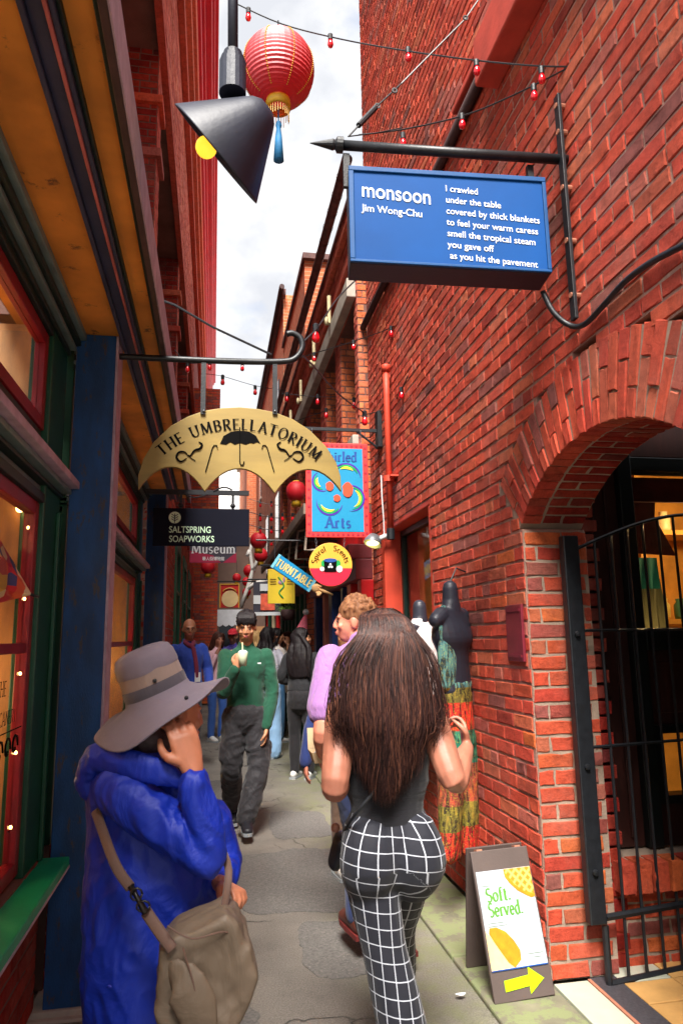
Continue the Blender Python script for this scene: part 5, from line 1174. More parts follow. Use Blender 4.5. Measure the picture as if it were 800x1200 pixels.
# ------------------------------------------------------------------ figures
def chain(mb, pts, rad_, wide=None, n=12, sub=3):
    rad_ = [(r, r) if not isinstance(r, tuple) else r for r in rad_]
    P_ = catmull(pts, sub); Q = catmull([Vector((a, b, 0)) for a, b in rad_], sub)
    R_ = [(max(q.x, .001), max(q.y, .001)) for q in Q]
    t0 = (P_[0]-P_[1]).normalized(); t1 = (P_[-1]-P_[-2]).normalized(); a0_, b0_ = R_[0]; a1_, b1_ = R_[-1]
    m0, m1 = min(R_[0]), min(R_[-1])
    P_ = [P_[0]+t0*m0*.95, P_[0]+t0*m0*.6]+P_+[P_[-1]+t1*m1*.6, P_[-1]+t1*m1*.95]
    R_ = [(a0_*.3, b0_*.3), (a0_*.8, b0_*.8)]+R_+[(a1_*.8, b1_*.8), (a1_*.3, b1_*.3)]
    k = len(mb.v); w0 = Vector(wide) if wide is not None else None
    if w0 is None: w0 = (P_[-1]-P_[0]).orthogonal()
    for i, p in enumerate(P_):
        t = (P_[min(i+1, len(P_)-1)]-P_[max(i-1, 0)]).normalized(); w = (w0-w0.dot(t)*t)
        w = w.normalized() if w.length > .05 else t.orthogonal().normalized()
        if wide is None: w0 = w
        s = t.cross(w)
        for j in range(n):
            a = 2*math.pi*j/n; mb.v.append(tuple(p+w*math.cos(a)*R_[i][0]+s*math.sin(a)*R_[i][1]))
    m = len(P_)
    for i in range(m-1):
        for j in range(n): mb.f.append((k+i*n+j, k+i*n+(j+1) % n, k+(i+1)*n+(j+1) % n, k+(i+1)*n+j)); mb.mi.append(0)
    mb.f.append(tuple(k+j for j in range(n))[::-1]); mb.f.append(tuple(k+(m-1)*n+j for j in range(n))); mb.mi += [0, 0]
    return mb
def fuse(name, mb, voxel, m, parent, it=3, fold=None, sm=.6):
    me = mb.mesh('tmp', m); t = bpy.data.objects.new('tmp', me); TMP.collection.objects.link(t)
    r = t.modifiers.new('r', 'REMESH'); r.mode = 'VOXEL'; r.voxel_size = voxel; r.use_smooth_shade = True
    if it: s = t.modifiers.new('s', 'SMOOTH'); s.iterations = it; s.factor = sm
    dg = tmpdg(); out = bpy.data.meshes.new_from_object(t.evaluated_get(dg)); bpy.data.objects.remove(t)
    if fold:
        amp, sc_, st = fold; nv_ = len(out.vertices); co = np.empty(nv_*3, dtype=np.float32); no = np.empty(nv_*3, dtype=np.float32)
        out.vertices.foreach_get('co', co); out.vertex_normals.foreach_get('vector', no); co = co.reshape(-1, 3); no = no.reshape(-1, 3); hh = np.empty(nv_, dtype=np.float32)
        for i, c in enumerate(co.tolist()):
            q = Vector((c[0]*st[0]*sc_+noise.noise((c[0]*4, c[1]*4, c[2]*4))*1.2, c[1]*st[1]*sc_+noise.noise((c[0]*5+9, c[1]*5+2, c[2]*5+3))*1.2, c[2]*st[2]*sc_))
            h = 1-abs(noise.noise(q))*2.2; h2 = 1-abs(noise.noise(q*2.1+Vector((5, 5, 5))))*2.4; hh[i] = amp*(h*.7+h2*.42-.2)
        co += no*hh[:, None]; out.vertices.foreach_set('co', co.ravel()); out.update()
    out.name = name; out.materials.clear(); out.materials.append(m)
    out.polygons.foreach_set('use_smooth', [True]*len(out.polygons))
    return link(name, out, parent)
def skinmat(name, c):
    if name in MATS: return MATS[name]
    m, n, l, b = newmat(name); p = _pos(n, l)
    l.new(_ramp(n, l, _noise(n, l, 14, p, 5), [(.3, tuple(x*.82 for x in c[:3])), (.7, tuple(min(1, x*1.12) for x in c[:3]))]), b.inputs['Base Color'])
    b.inputs['Roughness'].default_value = .5; b.inputs['Subsurface Weight'].default_value = .12; b.inputs['Subsurface Radius'].default_value = (.02, .008, .004)
    _bump(n, l, b, _noise(n, l, 160, p, 4), .12, .002); MATS[name] = m; return m
def cloth(name, c, rough=.85, wr=.5, sc_=9, st=(1, 1, .5), weave=0, sheen=.15, var=.1):
    if name in MATS: return MATS[name]
    m, n, l, b = newmat(name); p = _pos(n, l, st)
    lo = tuple(x*(1-var) for x in c[:3]); hi = tuple(min(1, x*(1+var)) for x in c[:3])
    l.new(_ramp(n, l, _noise(n, l, 7, p, 6), [(.3, lo), (.7, hi)]), b.inputs['Base Color']); b.inputs['Roughness'].default_value = rough
    b.inputs['Sheen Weight'].default_value = sheen
    ns = n.new('ShaderNodeTexNoise'); ns.inputs['Scale'].default_value = sc_; ns.inputs['Detail'].default_value = 4; ns.inputs['Distortion'].default_value = 1.4; l.new(p, ns.inputs['Vector'])
    bmp = n.new('ShaderNodeBump'); bmp.inputs['Strength'].default_value = wr; bmp.inputs['Distance'].default_value = .03; l.new(ns.outputs[0], bmp.inputs['Height'])
    b2 = n.new('ShaderNodeBump'); b2.inputs['Strength'].default_value = .25; b2.inputs['Distance'].default_value = .001; l.new(_noise(n, l, 420, _pos(n, l), 2), b2.inputs['Height']); l.new(bmp.outputs[0], b2.inputs['Normal'])
    l.new(b2.outputs[0], b.inputs['Normal']); MATS[name] = m; return m
def hairmat(name, c, c2=None):
    if name in MATS: return MATS[name]
    m, n, l, b = newmat(name); p = _pos(n, l, (60, 60, 4))
    l.new(_ramp(n, l, _noise(n, l, 1.2, p, 4), [(.3, tuple(x*.6 for x in c[:3])), (.75, (c2 or tuple(min(1, x*1.5) for x in c[:3]))[:3])]), b.inputs['Base Color'])
    b.inputs['Roughness'].default_value = .6; b.inputs['Specular IOR Level'].default_value = .25; _bump(n, l, b, _noise(n, l, 2, p, 3), .6, .004); MATS[name] = m; return m
SK_L = skinmat('light_skin', C(164, 106, 86)); SK_M = skinmat('medium_skin', C(196, 138, 104)); SK_T = skinmat('tan_skin', C(170, 112, 84)); SK_R = skinmat('ruddy_skin', C(214, 136, 112))
HR_BK = hairmat('black_hair', C(30, 24, 26)); HR_DB = hairmat('dark_brown_hair', C(52, 32, 30), C(96, 58, 48)); HR_GB = hairmat('ginger_brown_hair', C(120, 76, 52), C(170, 118, 84)); HR_BL = hairmat('blond_hair', C(176, 130, 80), C(216, 176, 120))
M_EYE = mat('eye_dark', C(30, 20, 18), .15, .1); M_WSH = mat('white_shoe', C(224, 222, 218), .5, .08, 20); M_BSH = mat('black_shoe', C(34, 34, 40), .5, .2, 20); M_SOLE = mat('grey_sole', C(150, 156, 160), .6, .1)
def hand(mb, wrist, d, palmn, side, curl=.5, s=1.0, spread=.0):
    """side: +1 thumb towards d x palmn"""
    d = Vector(d).normalized(); pn = Vector(palmn); pn = (pn-pn.dot(d)*d).normalized(); ac = d.cross(pn)*side; wrist = Vector(wrist)
    chain(mb, [wrist-d*.01*s, wrist+d*.04*s, wrist+d*.085*s], [(.026*s, .020*s), (.038*s, .017*s), (.040*s, .013*s)], ac, 10, 2)
    for k, (o, ln2) in enumerate(((.030, .064), (.011, .074), (-.010, .069), (-.029, .054))):
        p = wrist+d*(.085-.004*abs(k-1.2))*s+ac*o*s; a = 0; pts = [p-d*.012*s]; cur = p
        for j in range(3):
            pts.append(cur.copy()); a += curl*(.55+.25*j)*(1+.06*k); cur = cur+(d*math.cos(a)+pn*math.sin(a)+ac*spread*(1.5-k)*.3)*ln2*s*(.42, .32, .26)[j]
        pts.append(cur); chain(mb, pts, [.0098*s, .0095*s, .0088*s, .0078*s, .0062*s], None, 8, 2)
    p = wrist+d*.028*s+ac*.030*s
    chain(mb, [p-ac*.012*s, p+ac*.018*s+d*.018*s+pn*.006*s, p+ac*.026*s+d*.045*s+pn*.016*s*(1+curl), p+ac*.020*s+d*.068*s+pn*.026*s*(1+curl)], [.015*s, .0125*s, .0105*s, .0075*s], None, 8, 2)
class Fig:
    def __init__(s, label, x, y, yaw, H=1.7, group=None, z=0):
        s.k = H/1.70; s.yaw = rad(yaw); s.o = Vector((x, y, z)); s.t = thing('person', label, 'person', (x, y, z), group)
        s.R = Matrix.Rotation(s.yaw, 3, 'Z'); s.skin = MB(); s.sho = {}
    def P(s, x, y, z): return s.o+s.R @ (Vector((x, y, z))*s.k)
    def D(s, x, y, z): return s.R @ Vector((x, y, z))
    def head(s, c=(0, .02, 1.585), yaw=0, pitch=0, roll=0):
        s.hc = s.P(*c); s.HM = s.R @ Matrix.Rotation(rad(yaw), 3, 'Z') @ Matrix.Rotation(rad(pitch), 3, 'X') @ Matrix.Rotation(rad(roll), 3, 'Y')
        k = s.k; h = lambda x, y, z: s.hc+s.HM @ (Vector((x, y, z))*k); s.h = h; m = s.skin
        m.ball(h(0, -.014, .03), (.074*k, .092*k, .092*k), 20, 14, M=s.HM); m.ball(h(0, .020, -.018), (.061*k, .070*k, .085*k), 20, 14, M=s.HM)
        m.ball(h(0, .036, -.070), (.042*k, .044*k, .034*k), 16, 10, M=s.HM)
        chain(m, [h(0, .084, .020), h(0, .096, .000), h(0, .099, -.022)], [.007*k, .0085*k, .011*k], None, 8, 2)
        m.ball(h(.012, .092, -.026), .008*k, 8, 6); m.ball(h(-.012, .092, -.026), .008*k, 8, 6)
        m.ball(h(0, .084, -.050), (.025*k, .012*k, .0075*k), 12, 8, M=s.HM); m.ball(h(0, .083, -.060), (.022*k, .012*k, .007*k), 12, 8, M=s.HM)
        m.ball(h(0, .072, .026), (.048*k, .014*k, .010*k), 12, 8, M=s.HM)
        for q in (-1, 1):
            m.ball(h(q*.074, -.006, -.008), (.010*k, .020*k, .032*k), 10, 8, M=s.HM); m.ball(h(q*.038, .066, -.022), (.022*k, .014*k, .018*k), 10, 8, M=s.HM)
        chain(m, [s.P(0, -.02, 1.36), s.P(0, -.012, 1.44), s.hc+s.HM @ Vector((0, -.012, -.06))*k, s.hc+s.HM @ Vector((0, -.008, .0))*k], [(.075*k, .06*k), (.056*k, .055*k), (.052*k, .054*k), (.05*k, .05*k)], s.D(1, 0, 0))
    def face(s, brow=HR_BK, lip=None):
        k = s.k; e = MB()
        for q in (-1, 1): MB().ball(s.h(q*.029, .0785, .004), (.0105*k, .0065*k, .0045*k), 10, 8, M=s.HM).build('eye', M_EYE, s.t, smooth=True)
        for q in (-1, 1): MB().tube([s.h(q*.014, .087, .022), s.h(q*.03, .085, .027), s.h(q*.047, .070, .023)], [.0022*k, .003*k, .0015*k], 6).build('eyebrow', brow, s.t, smooth=True)
        e = MB(); e.ball(s.h(0, .093, -.0505), (.020*k, .006*k, .0045*k), 10, 6, M=s.HM); e.ball(s.h(0, .0915, -.059), (.017*k, .006*k, .0048*k), 10, 6, M=s.HM)
        e.build('lips', lip or mat('lips', C(170, 84, 80), .5, .1), s.t, smooth=True)
    def arm(s, side, elbow, wrist, d=None, pn=None, curl=.45, r=1.0, hs=1.0, bare=True):
        k = s.k; sh = s.sho[side] if side in s.sho else s.P(side*.165, -.01, 1.375); el = Vector(elbow); wr = Vector(wrist); s.__dict__['arm%d' % side] = (sh, el, wr)
        if bare: chain(s.skin, [sh, sh.lerp(el, .5), el, el.lerp(wr, .35), wr], [.052*k*r, .048*k*r, .040*k*r, .040*k*r, .026*k], None, 12, 4)
        else: chain(s.skin, [sh, sh.lerp(el, .5), el, el.lerp(wr, .5), wr], [.036*k, .034*k, .030*k, .028*k, .025*k], None, 10, 3)
        nb = s.P(0, -.015, 1.385) if not s.sho else s.hc-Vector((0, 0, .15)); chain(s.skin, [nb, sh], [.045*k, .036*k], None, 10, 3)
        dd_ = Vector(d) if d is not None else (wr-el); hand(s.skin, wr, dd_, Vector(pn) if pn is not None else s.D(-side, 0, 0), side, curl, k*hs)
    def skin_done(s, m, vox=.006, it=2): fuse('body', s.skin, vox, m, s.t, it)
    def top(s, name, m, hem=.95, sl=1.0, bulk=1.0, vox=.009, fold=(.006, 7, (1, 1, .6)), hemr=(.165, .125), neck=1.44, sr=1.25, cuff=None, extra=None, it=3, ch=(.175, .118)):
        k = s.k; q = MB(); b = bulk
        chain(q, [s.P(0, 0, hem), s.P(0, 0, (hem+1.12)/2), s.P(0, 0, 1.12), s.P(0, 0, 1.28), s.P(0, -.01, 1.375), s.P(0, -.012, neck)],
              [(hemr[0]*k*b, hemr[1]*k*b), (hemr[0]*.97*k*b, hemr[1]*.97*k*b), (.150*k*b, .112*k*b), (ch[0]*k*b, ch[1]*k*b), (.165*k*b, .09*k*b), (.070*k, .064*k)], s.D(1, 0, 0), 20, 4)
        for sd in (-1, 1):
            if not hasattr(s, 'arm%d' % sd) or sl <= 0: continue
            sh, el, wr = getattr(s, 'arm%d' % sd); pts = [sh-Vector((0, 0, .012)), sh.lerp(el, .5), el, el.lerp(wr, .5), wr]; rr_ = [.050*sr*k, .049*sr*k, .044*sr*k, .040*sr*k, .033*sr*k]
            if sl < .5: e = sh.lerp(el, sl*2); pts = [pts[0], sh.lerp(el, sl), e]; rr_ = [.050*sr*k, .055*sr*k, .060*sr*k]
            elif sl < 1: pts[-1] = el.lerp(wr, sl*2-1); pts[-2] = el.lerp(pts[-1], .5)
            chain(q, pts, rr_, None, 14, 4)
        if extra: extra(q)
        return fuse(name, q, vox, m, s.t, it, fold)
    def legs(s, name, m, knees=None, ankles=None, waist=1.0, rad3=(.088, .062, .055), hipr=(.165, .125), vox=.010, fold=(.005, 8, (1, 1, .7)), seat=1.0, it=3, cut=.09, extra=None):
        k = s.k; q = MB(); s.ank = []
        chain(q, [s.P(0, 0, waist), s.P(0, 0, waist-.05), s.P(0, -.01, min(.86, waist-.1))], [(hipr[0]*.86*k, hipr[1]*.86*k), (hipr[0]*k, hipr[1]*k), (hipr[0]*.95*k, hipr[1]*k)], s.D(1, 0, 0), 20, 3)
        for i, sd in enumerate((-1, 1)):
            hp = s.P(sd*.085, -.005, min(.88, waist-.06)); kn = Vector(knees[i]) if knees else s.P(sd*.095, .02, .49); an = Vector(ankles[i]) if ankles else s.P(sd*.09, -.02, cut)
            s.ank.append(an); r0, r1, r2 = rad3
            chain(q, [hp, hp.lerp(kn, .5), kn, kn.lerp(an, .45), an], [r0*k, r0*.92*k, r1*k, (r1*.55+r2*.5)*k, r2*k], None, 14, 4)
        if extra: extra(q)
        return fuse(name, q, vox, m, s.t, it, fold)
    def shoes(s, m, sole=M_SOLE, yaws=(0, 0), L_=.25, up=1):
        for i in (0, 1):
            a = s.ank[i]; f = s.R @ Matrix.Rotation(rad(yaws[i]), 3, 'Z') @ Vector((0, 1, 0)); z0 = min(a.z, s.o.z+.09); k = s.k; b = Vector((a.x, a.y, max(s.o.z, a.z-.095)))
            q = MB(); chain(q, [b-f*.05*k+Vector((0, 0, .05)), b+f*.03*k+Vector((0, 0, .052)), b+f*.12*k+Vector((0, 0, .038)), b+f*.17*k+Vector((0, 0, .034))], [(.038*k, .042*k), (.042*k, .045*k), (.046*k, .032*k), (.040*k, .026*k)], f.cross(Vector((0, 0, 1))), 12, 3)
            chain(q, [b-f*.01+Vector((0, 0, .05)), a+Vector((0, 0, .02))], [.042*k, .04*k], None, 10, 2)
            sh_ = fuse('shoe', q, .008, m, s.t, 2)
            q = MB(); q.prism([(x*1.0, y) for x, y in [(-.036, -.085), (.036, -.085), (.045, .05), (.046, .13), (.03, .195), (0, .21), (-.03, .195), (-.046, .13), (-.045, .05)]], b+Vector((0, 0, .001)), f.cross(Vector((0, 0, 1)))*k, f*k, (0, 0, .022)).build('sole', sole, sh_)
    def hair_short(s, m, r=.013, fringe=True, vox=.008, tuft=70, seed=1, low=-.01, size=1.0):
        k = s.k*size; q = MB(); q.ball(s.h(0, -.022, .046), (.083*k, .098*k, .088*k), 20, 14, M=s.HM)
        q.ball(s.h(0, -.060, -.005), (.066*k, .052*k, .06*k), 14, 10, M=s.HM); R_ = random.Random(seed)
        if fringe:
            for i in range(17): x = -.060+.0075*i; chain(q, [s.h(x, .03, .120), s.h(x*1.05, .074, .092), s.h(x*1.12+R_.uniform(-.006, .006), .087, .036+R_.uniform(-.016, .016))], [.012*k, .009*k, .0025*k], None, 6, 2)
        for i in range(tuft):
            a, b = R_.uniform(0, 6.28), R_.uniform(.05, 1.5); d = Vector((math.cos(a)*math.sin(b), math.sin(a)*math.sin(b), math.cos(b)))
            if d.y > .55: continue
            p = Vector((d.x*.082, -.022+d.y*.096, .046+d.z*.088)); e = p*1.06+Vector((R_.uniform(-.012, .012), R_.uniform(-.008, .016), R_.uniform(-.014, .008)))
            chain(q, [s.h(*p), s.h(*((p+e)/2)), s.h(*e)], [r*k, r*.8*k, r*.3*k], None, 6, 1)
        fuse('hair', q, vox, m, s.t, 1, (.0025, 40, (1, 1, .5)))
    def hair_long(s, m, length=.5, w=.10, vox=.009, side=0, fwd=0, seed=2, n=26, thick=.055):
        """length below the crown of the head; hangs down the back"""
        k = s.k; q = MB(); q.ball(s.h(0, -.020, .042), (.085*k, .100*k, .090*k), 20, 14, M=s.HM); R_ = random.Random(seed)
        up = Vector((0, 0, 1)); b0 = s.h(0, -.075, .03)
        for sd in (-1, 1): chain(q, [s.h(sd*.052, .040, .09), s.h(sd*.078, .02, .03), s.h(sd*.080, -.01, -.06), s.h(sd*.085, -.03, -.12)], [(.02*k, .03*k), (.014*k, .04*k), (.016*k, .04*k), (.02*k, .035*k)], s.HM @ Vector((0, 1, 0)), 10, 3)
        lo = s.hc+Vector((0, 0, .09-length))*1; bk = s.D(0, -1, 0)
        chain(q, [b0, s.hc+bk*.09*k-up*.10*k, s.hc+bk*.13*k-up*.25*k*min(1, length*2)+s.D(1, 0, 0)*side*.3, lo+bk*.14*k+s.D(1, 0, 0)*side],
              [(.075*k, .06*k), (.085*k, thick*k), (w*k, thick*.9*k), (w*.7*k, thick*.45*k)], s.D(1, 0, 0), 18, 5)
        for i in range(n):
            x = R_.uniform(-1, 1); L2 = length*R_.uniform(.75, 1.08)
            chain(q, [s.h(x*.07, -.05, .05), s.hc+bk*(.10+R_.uniform(-.01, .03))*k-up*.10*k+s.D(1, 0, 0)*x*w*.9, s.hc+bk*.15*k-up*(L2*.5)+s.D(1, 0, 0)*(x*w+side*.4), s.hc+bk*.14*k-up*(L2-.09)+s.D(1, 0, 0)*(x*w*.95+side)], [.016*k, .016*k, .013*k, .004*k], None, 6, 3)
        fuse('hair', q, vox, m, s.t, 1, (.003, 30, (1, 1, .15)))
# ---- woman in sun hat and blue raincoat (nearest, left)
f = Fig('woman in a grey sun hat and blue hooded raincoat, back turned, hand to her face', -.165, 2.22, -52, 1.55)
HYW = at(203, 838, 2.18); loc_ = (f.R.inverted() @ (HYW-f.o))/f.k
f.head((loc_.x, loc_.y, loc_.z), yaw=-8, pitch=-6)
f.sho = {1: at(150, 930, 2.14), -1: at(195, 940, 2.28)}
rel = at(247, 1000, 2.03); rwr = at(226, 902, 2.02)
f.arm(1, rel, rwr, d=at(213, 856, 2.03)-rwr, pn=(-.35, .9, .1), curl=.5, bare=False, hs=1.15)
lel = at(255, 1020, 2.42); lwr = at(258, 1036, 2.16)
f.arm(-1, lel, lwr, d=at(282, 1046, 2.10)-lwr, pn=(-.2, -.3, -1), curl=1.15, bare=False, hs=.95)
f.skin_done(skinmat('worn_tan_skin', C(182, 116, 88)), .0045, 2)
M_COAT = cloth('blue_nylon', C(6, 44, 158), .58, .6, 7, (1, 1, .6), sheen=0)
q = MB(); px = .00266
chain(q, [at(172, 872, 2.22), at(158, 898, 2.21), at(160, 932, 2.21), at(168, 980, 2.22), at(176, 1030, 2.22), at(180, 1080, 2.22), at(168, 1130, 2.21), at(158, 1178, 2.20)],
      [(.05, .05), (.115, .085), (.132, .11), (.150, .125), (.178, .13), (.190, .135), (.165, .135), (.135, .125)], (1, .12, 0), 26, 5)
chain(q, [at(140, 925, 2.12), at(178, 955, 2.06), at(238, 1003, 2.03)], [.062, .060, .052], None, 16, 5)
chain(q, [at(240, 1004, 2.035), at(239, 960, 2.02), at(228, 922, 2.02)], [.054, .047, .038], None, 16, 5)
chain(q, [rwr-Vector((-.004, 0, .07)), rwr-Vector((-.002, 0, .035))], [.039, .040], None, 16, 2)
chain(q, [at(250, 960, 2.35), at(262, 1010, 2.36), at(256, 1036, 2.2)], [.055, .05, .04], None, 14, 4)
chain(q, [at(196, 962, 2.14), at(212, 925, 2.15)], [.07, .06], None, 14, 3); chain(q, [at(150, 900, 2.17), at(180, 890, 2.18)], [.06, .06], None, 14, 3)
coat = fuse('raincoat', q, .0058, M_COAT, f.t, 2, (.012, 8.5, (1, 1, .5)))
q = MB(); chain(q, [at(112, 925, 2.18), at(106, 905, 2.18), at(116, 888, 2.15), at(145, 893, 2.085), at(180, 903, 2.05), at(212, 915, 2.05)], [(.042, .028), (.044, .036), (.040, .034), (.036, .022), (.034, .014), (.022, .010)], (0, 0, 1), 16, 5)
chain(q, [at(118, 930, 2.19), at(112, 900, 2.20)], [(.036, .03), (.045, .034)], (1, 0, 0), 14, 3)
hood = fuse('hood', q, .0055, M_COAT, f.t, 2, (.006, 12, (1, 1, 1)))
MB().tube([at(105, 1150, 2.20)+Vector((0, -.02, 0)), at(128, 1156, 2.085), at(160, 1158, 2.075), at(188, 1156, 2.09)], .004, 6).build('hem_seam', M_COAT, f.t)
f.legs('trousers', cloth('black_trousers', C(28, 28, 34), .8), waist=.62, vox=.010)
f.shoes(M_BSH)
# neck scarf / hair behind
q = MB(); chain(q, [at(150, 876, 2.2), at(172, 866, 2.14), at(192, 868, 2.14)], [.035, .045, .03]); chain(q, [at(140, 870, 2.25), at(160, 850, 2.2)], [.04, .05]); fuse('dark_hair', q, .008, mat('grey_brown_hair', C(70, 54, 56), .6, .3, 60, .4, 90), f.t, 2, (.003, 30, (1, 1, 1)))
# hat
M_HAT = cloth('grey_lilac_canvas', C(108, 98, 110), .9, .22, 5, (1, 1, 1)); M_BAND = cloth('charcoal_band', C(72, 66, 74), .9, .2); M_HAT2 = cloth('taupe_canvas', C(136, 116, 108), .9, .2)
hatx = _n(at(267, 806, 2.06)-at(121, 858, 2.24)); hup = _n(Vector((-.27, -.12, .95))-hatx*Vector((-.27, -.12, .95)).dot(hatx)); hy_ = hup.cross(hatx); hco = at(186, 816, 2.19)
def hp_(a, r, z, w=1): r *= .94; return hco+(hatx*math.cos(a)*r*1.06+hy_*math.sin(a)*r*w)+hup*z
q = MB(); na = 64; prof = [(.094, .022), (.099, .004), (.120, -.011), (.150, -.025), (.180, -.036), (.204, -.044), (.208, -.047), (.204, -.050), (.172, -.035), (.118, -.022), (.088, -.004)]
vs = []; 
for r, z in prof:
    for j in range(na):
        a = 2*math.pi*j/na; t = max(0, (r-.09)/.11); vs.append(hp_(a, r, z+t*(.026*math.cos(2*a+.3)+.006*math.sin(5*a+1))))
q.add(vs, [(i*na+j, i*na+(j+1) % na, (i+1)*na+(j+1) % na, (i+1)*na+j) for i in range(len(prof)-1) for j in range(na)])
hat = q.build('sun_hat', M_HAT, f.t, smooth=True)
def ring(prof_, nm, m, wob=0):
    prof_ = [(r*1.0, z*1.12) for r, z in prof_]
    vs = []
    for r, z in prof_:
        for j in range(na):
            a = 2*math.pi*j/na; vs.append(hp_(a, r+wob*math.sin(a*9)*.5+wob*math.sin(a*4+1), z+wob*math.sin(a*6)))
    return MB().add(vs, [(i*na+j, i*na+(j+1) % na, (i+1)*na+(j+1) % na, (i+1)*na+j) for i in range(len(prof_)-1) for j in range(na)]).build(nm, m, hat, smooth=True)
ring([(.094, .005), (.0955, .010), (.0945, .040), (.093, .042)], 'hat_band', M_BAND)
ring([(.092, .030), (.091, .055), (.090, .075)], 'crown_side', M_HAT2, .0008)
ring([(.0905, .072), (.092, .080), (.089, .105), (.080, .122), (.062, .130), (.035, .134), (.001, .135)], 'crown', M_HAT, .0016)
MB().ball(hp_(-1.0, .095, .055), .006).build('eyelet', M_BLK, hat); MB().ball(hp_(-.62, .16, -.018), .006).build('snap', M_BLK, hat)
# bag
BG = thing('shoulder_bag', 'taupe crossbody bag hanging at the front of the woman in the blue raincoat', 'bag', at(240, 1150, 2.02))
M_BAG = cloth('taupe_nylon', C(104, 90, 76), .6, .5, 6, (1, 1, .8), sheen=0); M_STR = cloth('strap_webbing', C(96, 72, 62), .7, .2)
q = MB(); by = 1.98
out_ = [at(a_, b_, by) for a_, b_ in ((190, 1102), (206, 1084), (236, 1072), (264, 1060), (278, 1070), (292, 1100), (300, 1132), (288, 1166), (268, 1200), (240, 1226), (196, 1230), (184, 1180))]
q.prism([(p.x, p.z) for p in out_], (0, by-.075, 0), (1, 0, 0), (0, 0, 1), (0, .15, 0))
fuse('bag_body', q, .0058, M_BAG, BG, 22, (.008, 8, (1, 1, .8)))
q = MB(); chain(q, [at(199, 1145, by-.055), at(212, 1150, by-.095), at(230, 1180, by-.10), at(235, 1215, by-.09)], [(.012, .035), (.014, .05), (.014, .05), (.01, .04)], (0, 1, 0), 12, 3)
fuse('side_pocket', q, .005, M_BAG, BG, 3)
for pts_ in ([(196, 1085, -.10), (225, 1100, -.105), (262, 1092, -.085), (286, 1100, -.03)], [(214, 1110, -.105), (226, 1150, -.112), (236, 1195, -.108)], [(290, 1110, -.04), (292, 1140, -.06), (284, 1170, -.07)]):
    MB().tube(catmull([at(a_, b_, by+c_) for a_, b_, c_ in pts_], 5), .0022, 5).build('seam', M_STR, BG)
s1 = [at(112, 950, 2.12), at(122, 978, 2.06), at(131, 1003, 2.005), at(140, 1022, 1.985), at(153, 1040, 1.97)]; s2 = [at(171, 1068, 1.94), at(186, 1090, 1.91), at(202, 1112, 1.89)]
for s_, w_ in ((s1, .013), (s2, .014)):
    q = MB(); chain(q, s_, [(w_, .003)]*len(s_), (1, .2, .75), 8, 4); q.build('strap', M_STR, BG, smooth=True)
q = MB(); chain(q, [at(262, 1068, by), at(268, 1020, by+.03), at(258, 990, by+.15)], [(.010, .003)]*3, (1, 0, .2), 8, 4); q.build('strap', M_STR, BG, smooth=True)
q = MB().tube([at(153, 1038, 1.955), at(160, 1050, 1.945), at(171, 1070, 1.925)], [.009, .006, .009], 8); c_ = at(160, 1048, 1.94)
q.tube([c_+Vector((.014*math.cos(a), 0, .014*math.sin(a))) for a in [i*.7 for i in range(10)]], .003, 6); c_ = at(168, 1062, 1.93); q.tube([c_+Vector((.016*math.cos(a), 0, .012*math.sin(a))) for a in [i*.7 for i in range(10)]], .003, 6)
q.build('clasp', mat('gunmetal', C(60, 58, 58), .3, .1, metal=.8), BG, smooth=True)
# ---- long-haired woman in checked trousers
f = Fig('woman with very long dark hair, black top and white-checked black trousers, seen from behind', .60, 2.52, 3, 1.60)
f.head((-.015, -.02, 1.60), yaw=4, pitch=-4)
SKW = SK_L
le, re_ = at(392, 922, 2.42), at(531, 914, 2.40)
f.arm(-1, le, at(402, 900, 2.75), curl=.6, r=1.22); f.arm(1, re_, at(547, 876, 2.60), d=(.0, .35, .7), pn=(-.8, .1, 0), curl=.8, r=1.2)
chain(f.skin, [f.P(-.13, -.01, 1.36), f.P(0, -.03, 1.385), f.P(.13, -.01, 1.36)], [.05, .055, .05]); chain(f.skin, [f.P(0, -.01, 1.38), f.P(0, -.01, 1.2)], [(.14, .09), (.14, .095)], (1, 0, 0))
f.skin_done(SKW, .0055, 3)
f.top('tank_top', cloth('black_ribbed_cotton', C(18, 18, 26), .85, .25, 10, (.4, .4, 3)), hem=.97, sl=0, bulk=1.06, vox=.007, fold=(.003, 9, (.5, .5, 2)), neck=1.33, hemr=(.132, .104), ch=(.160, .122))
kl, al = at(450, 1112, 2.47), at(482, 1250, 2.42); kr, ar = at(464, 1085, 2.82), at(463, 1165, 3.05)
def seat(q):
    for sd, dx in ((-1, -.082), (1, .082)): chain(q, [f.P(dx, -.045, .93), f.P(dx*1.05, -.058, .86), f.P(dx, -.03, .80)], [(.092, .09), (.102, .098), (.09, .085)], (1, 0, 0), 16, 3)
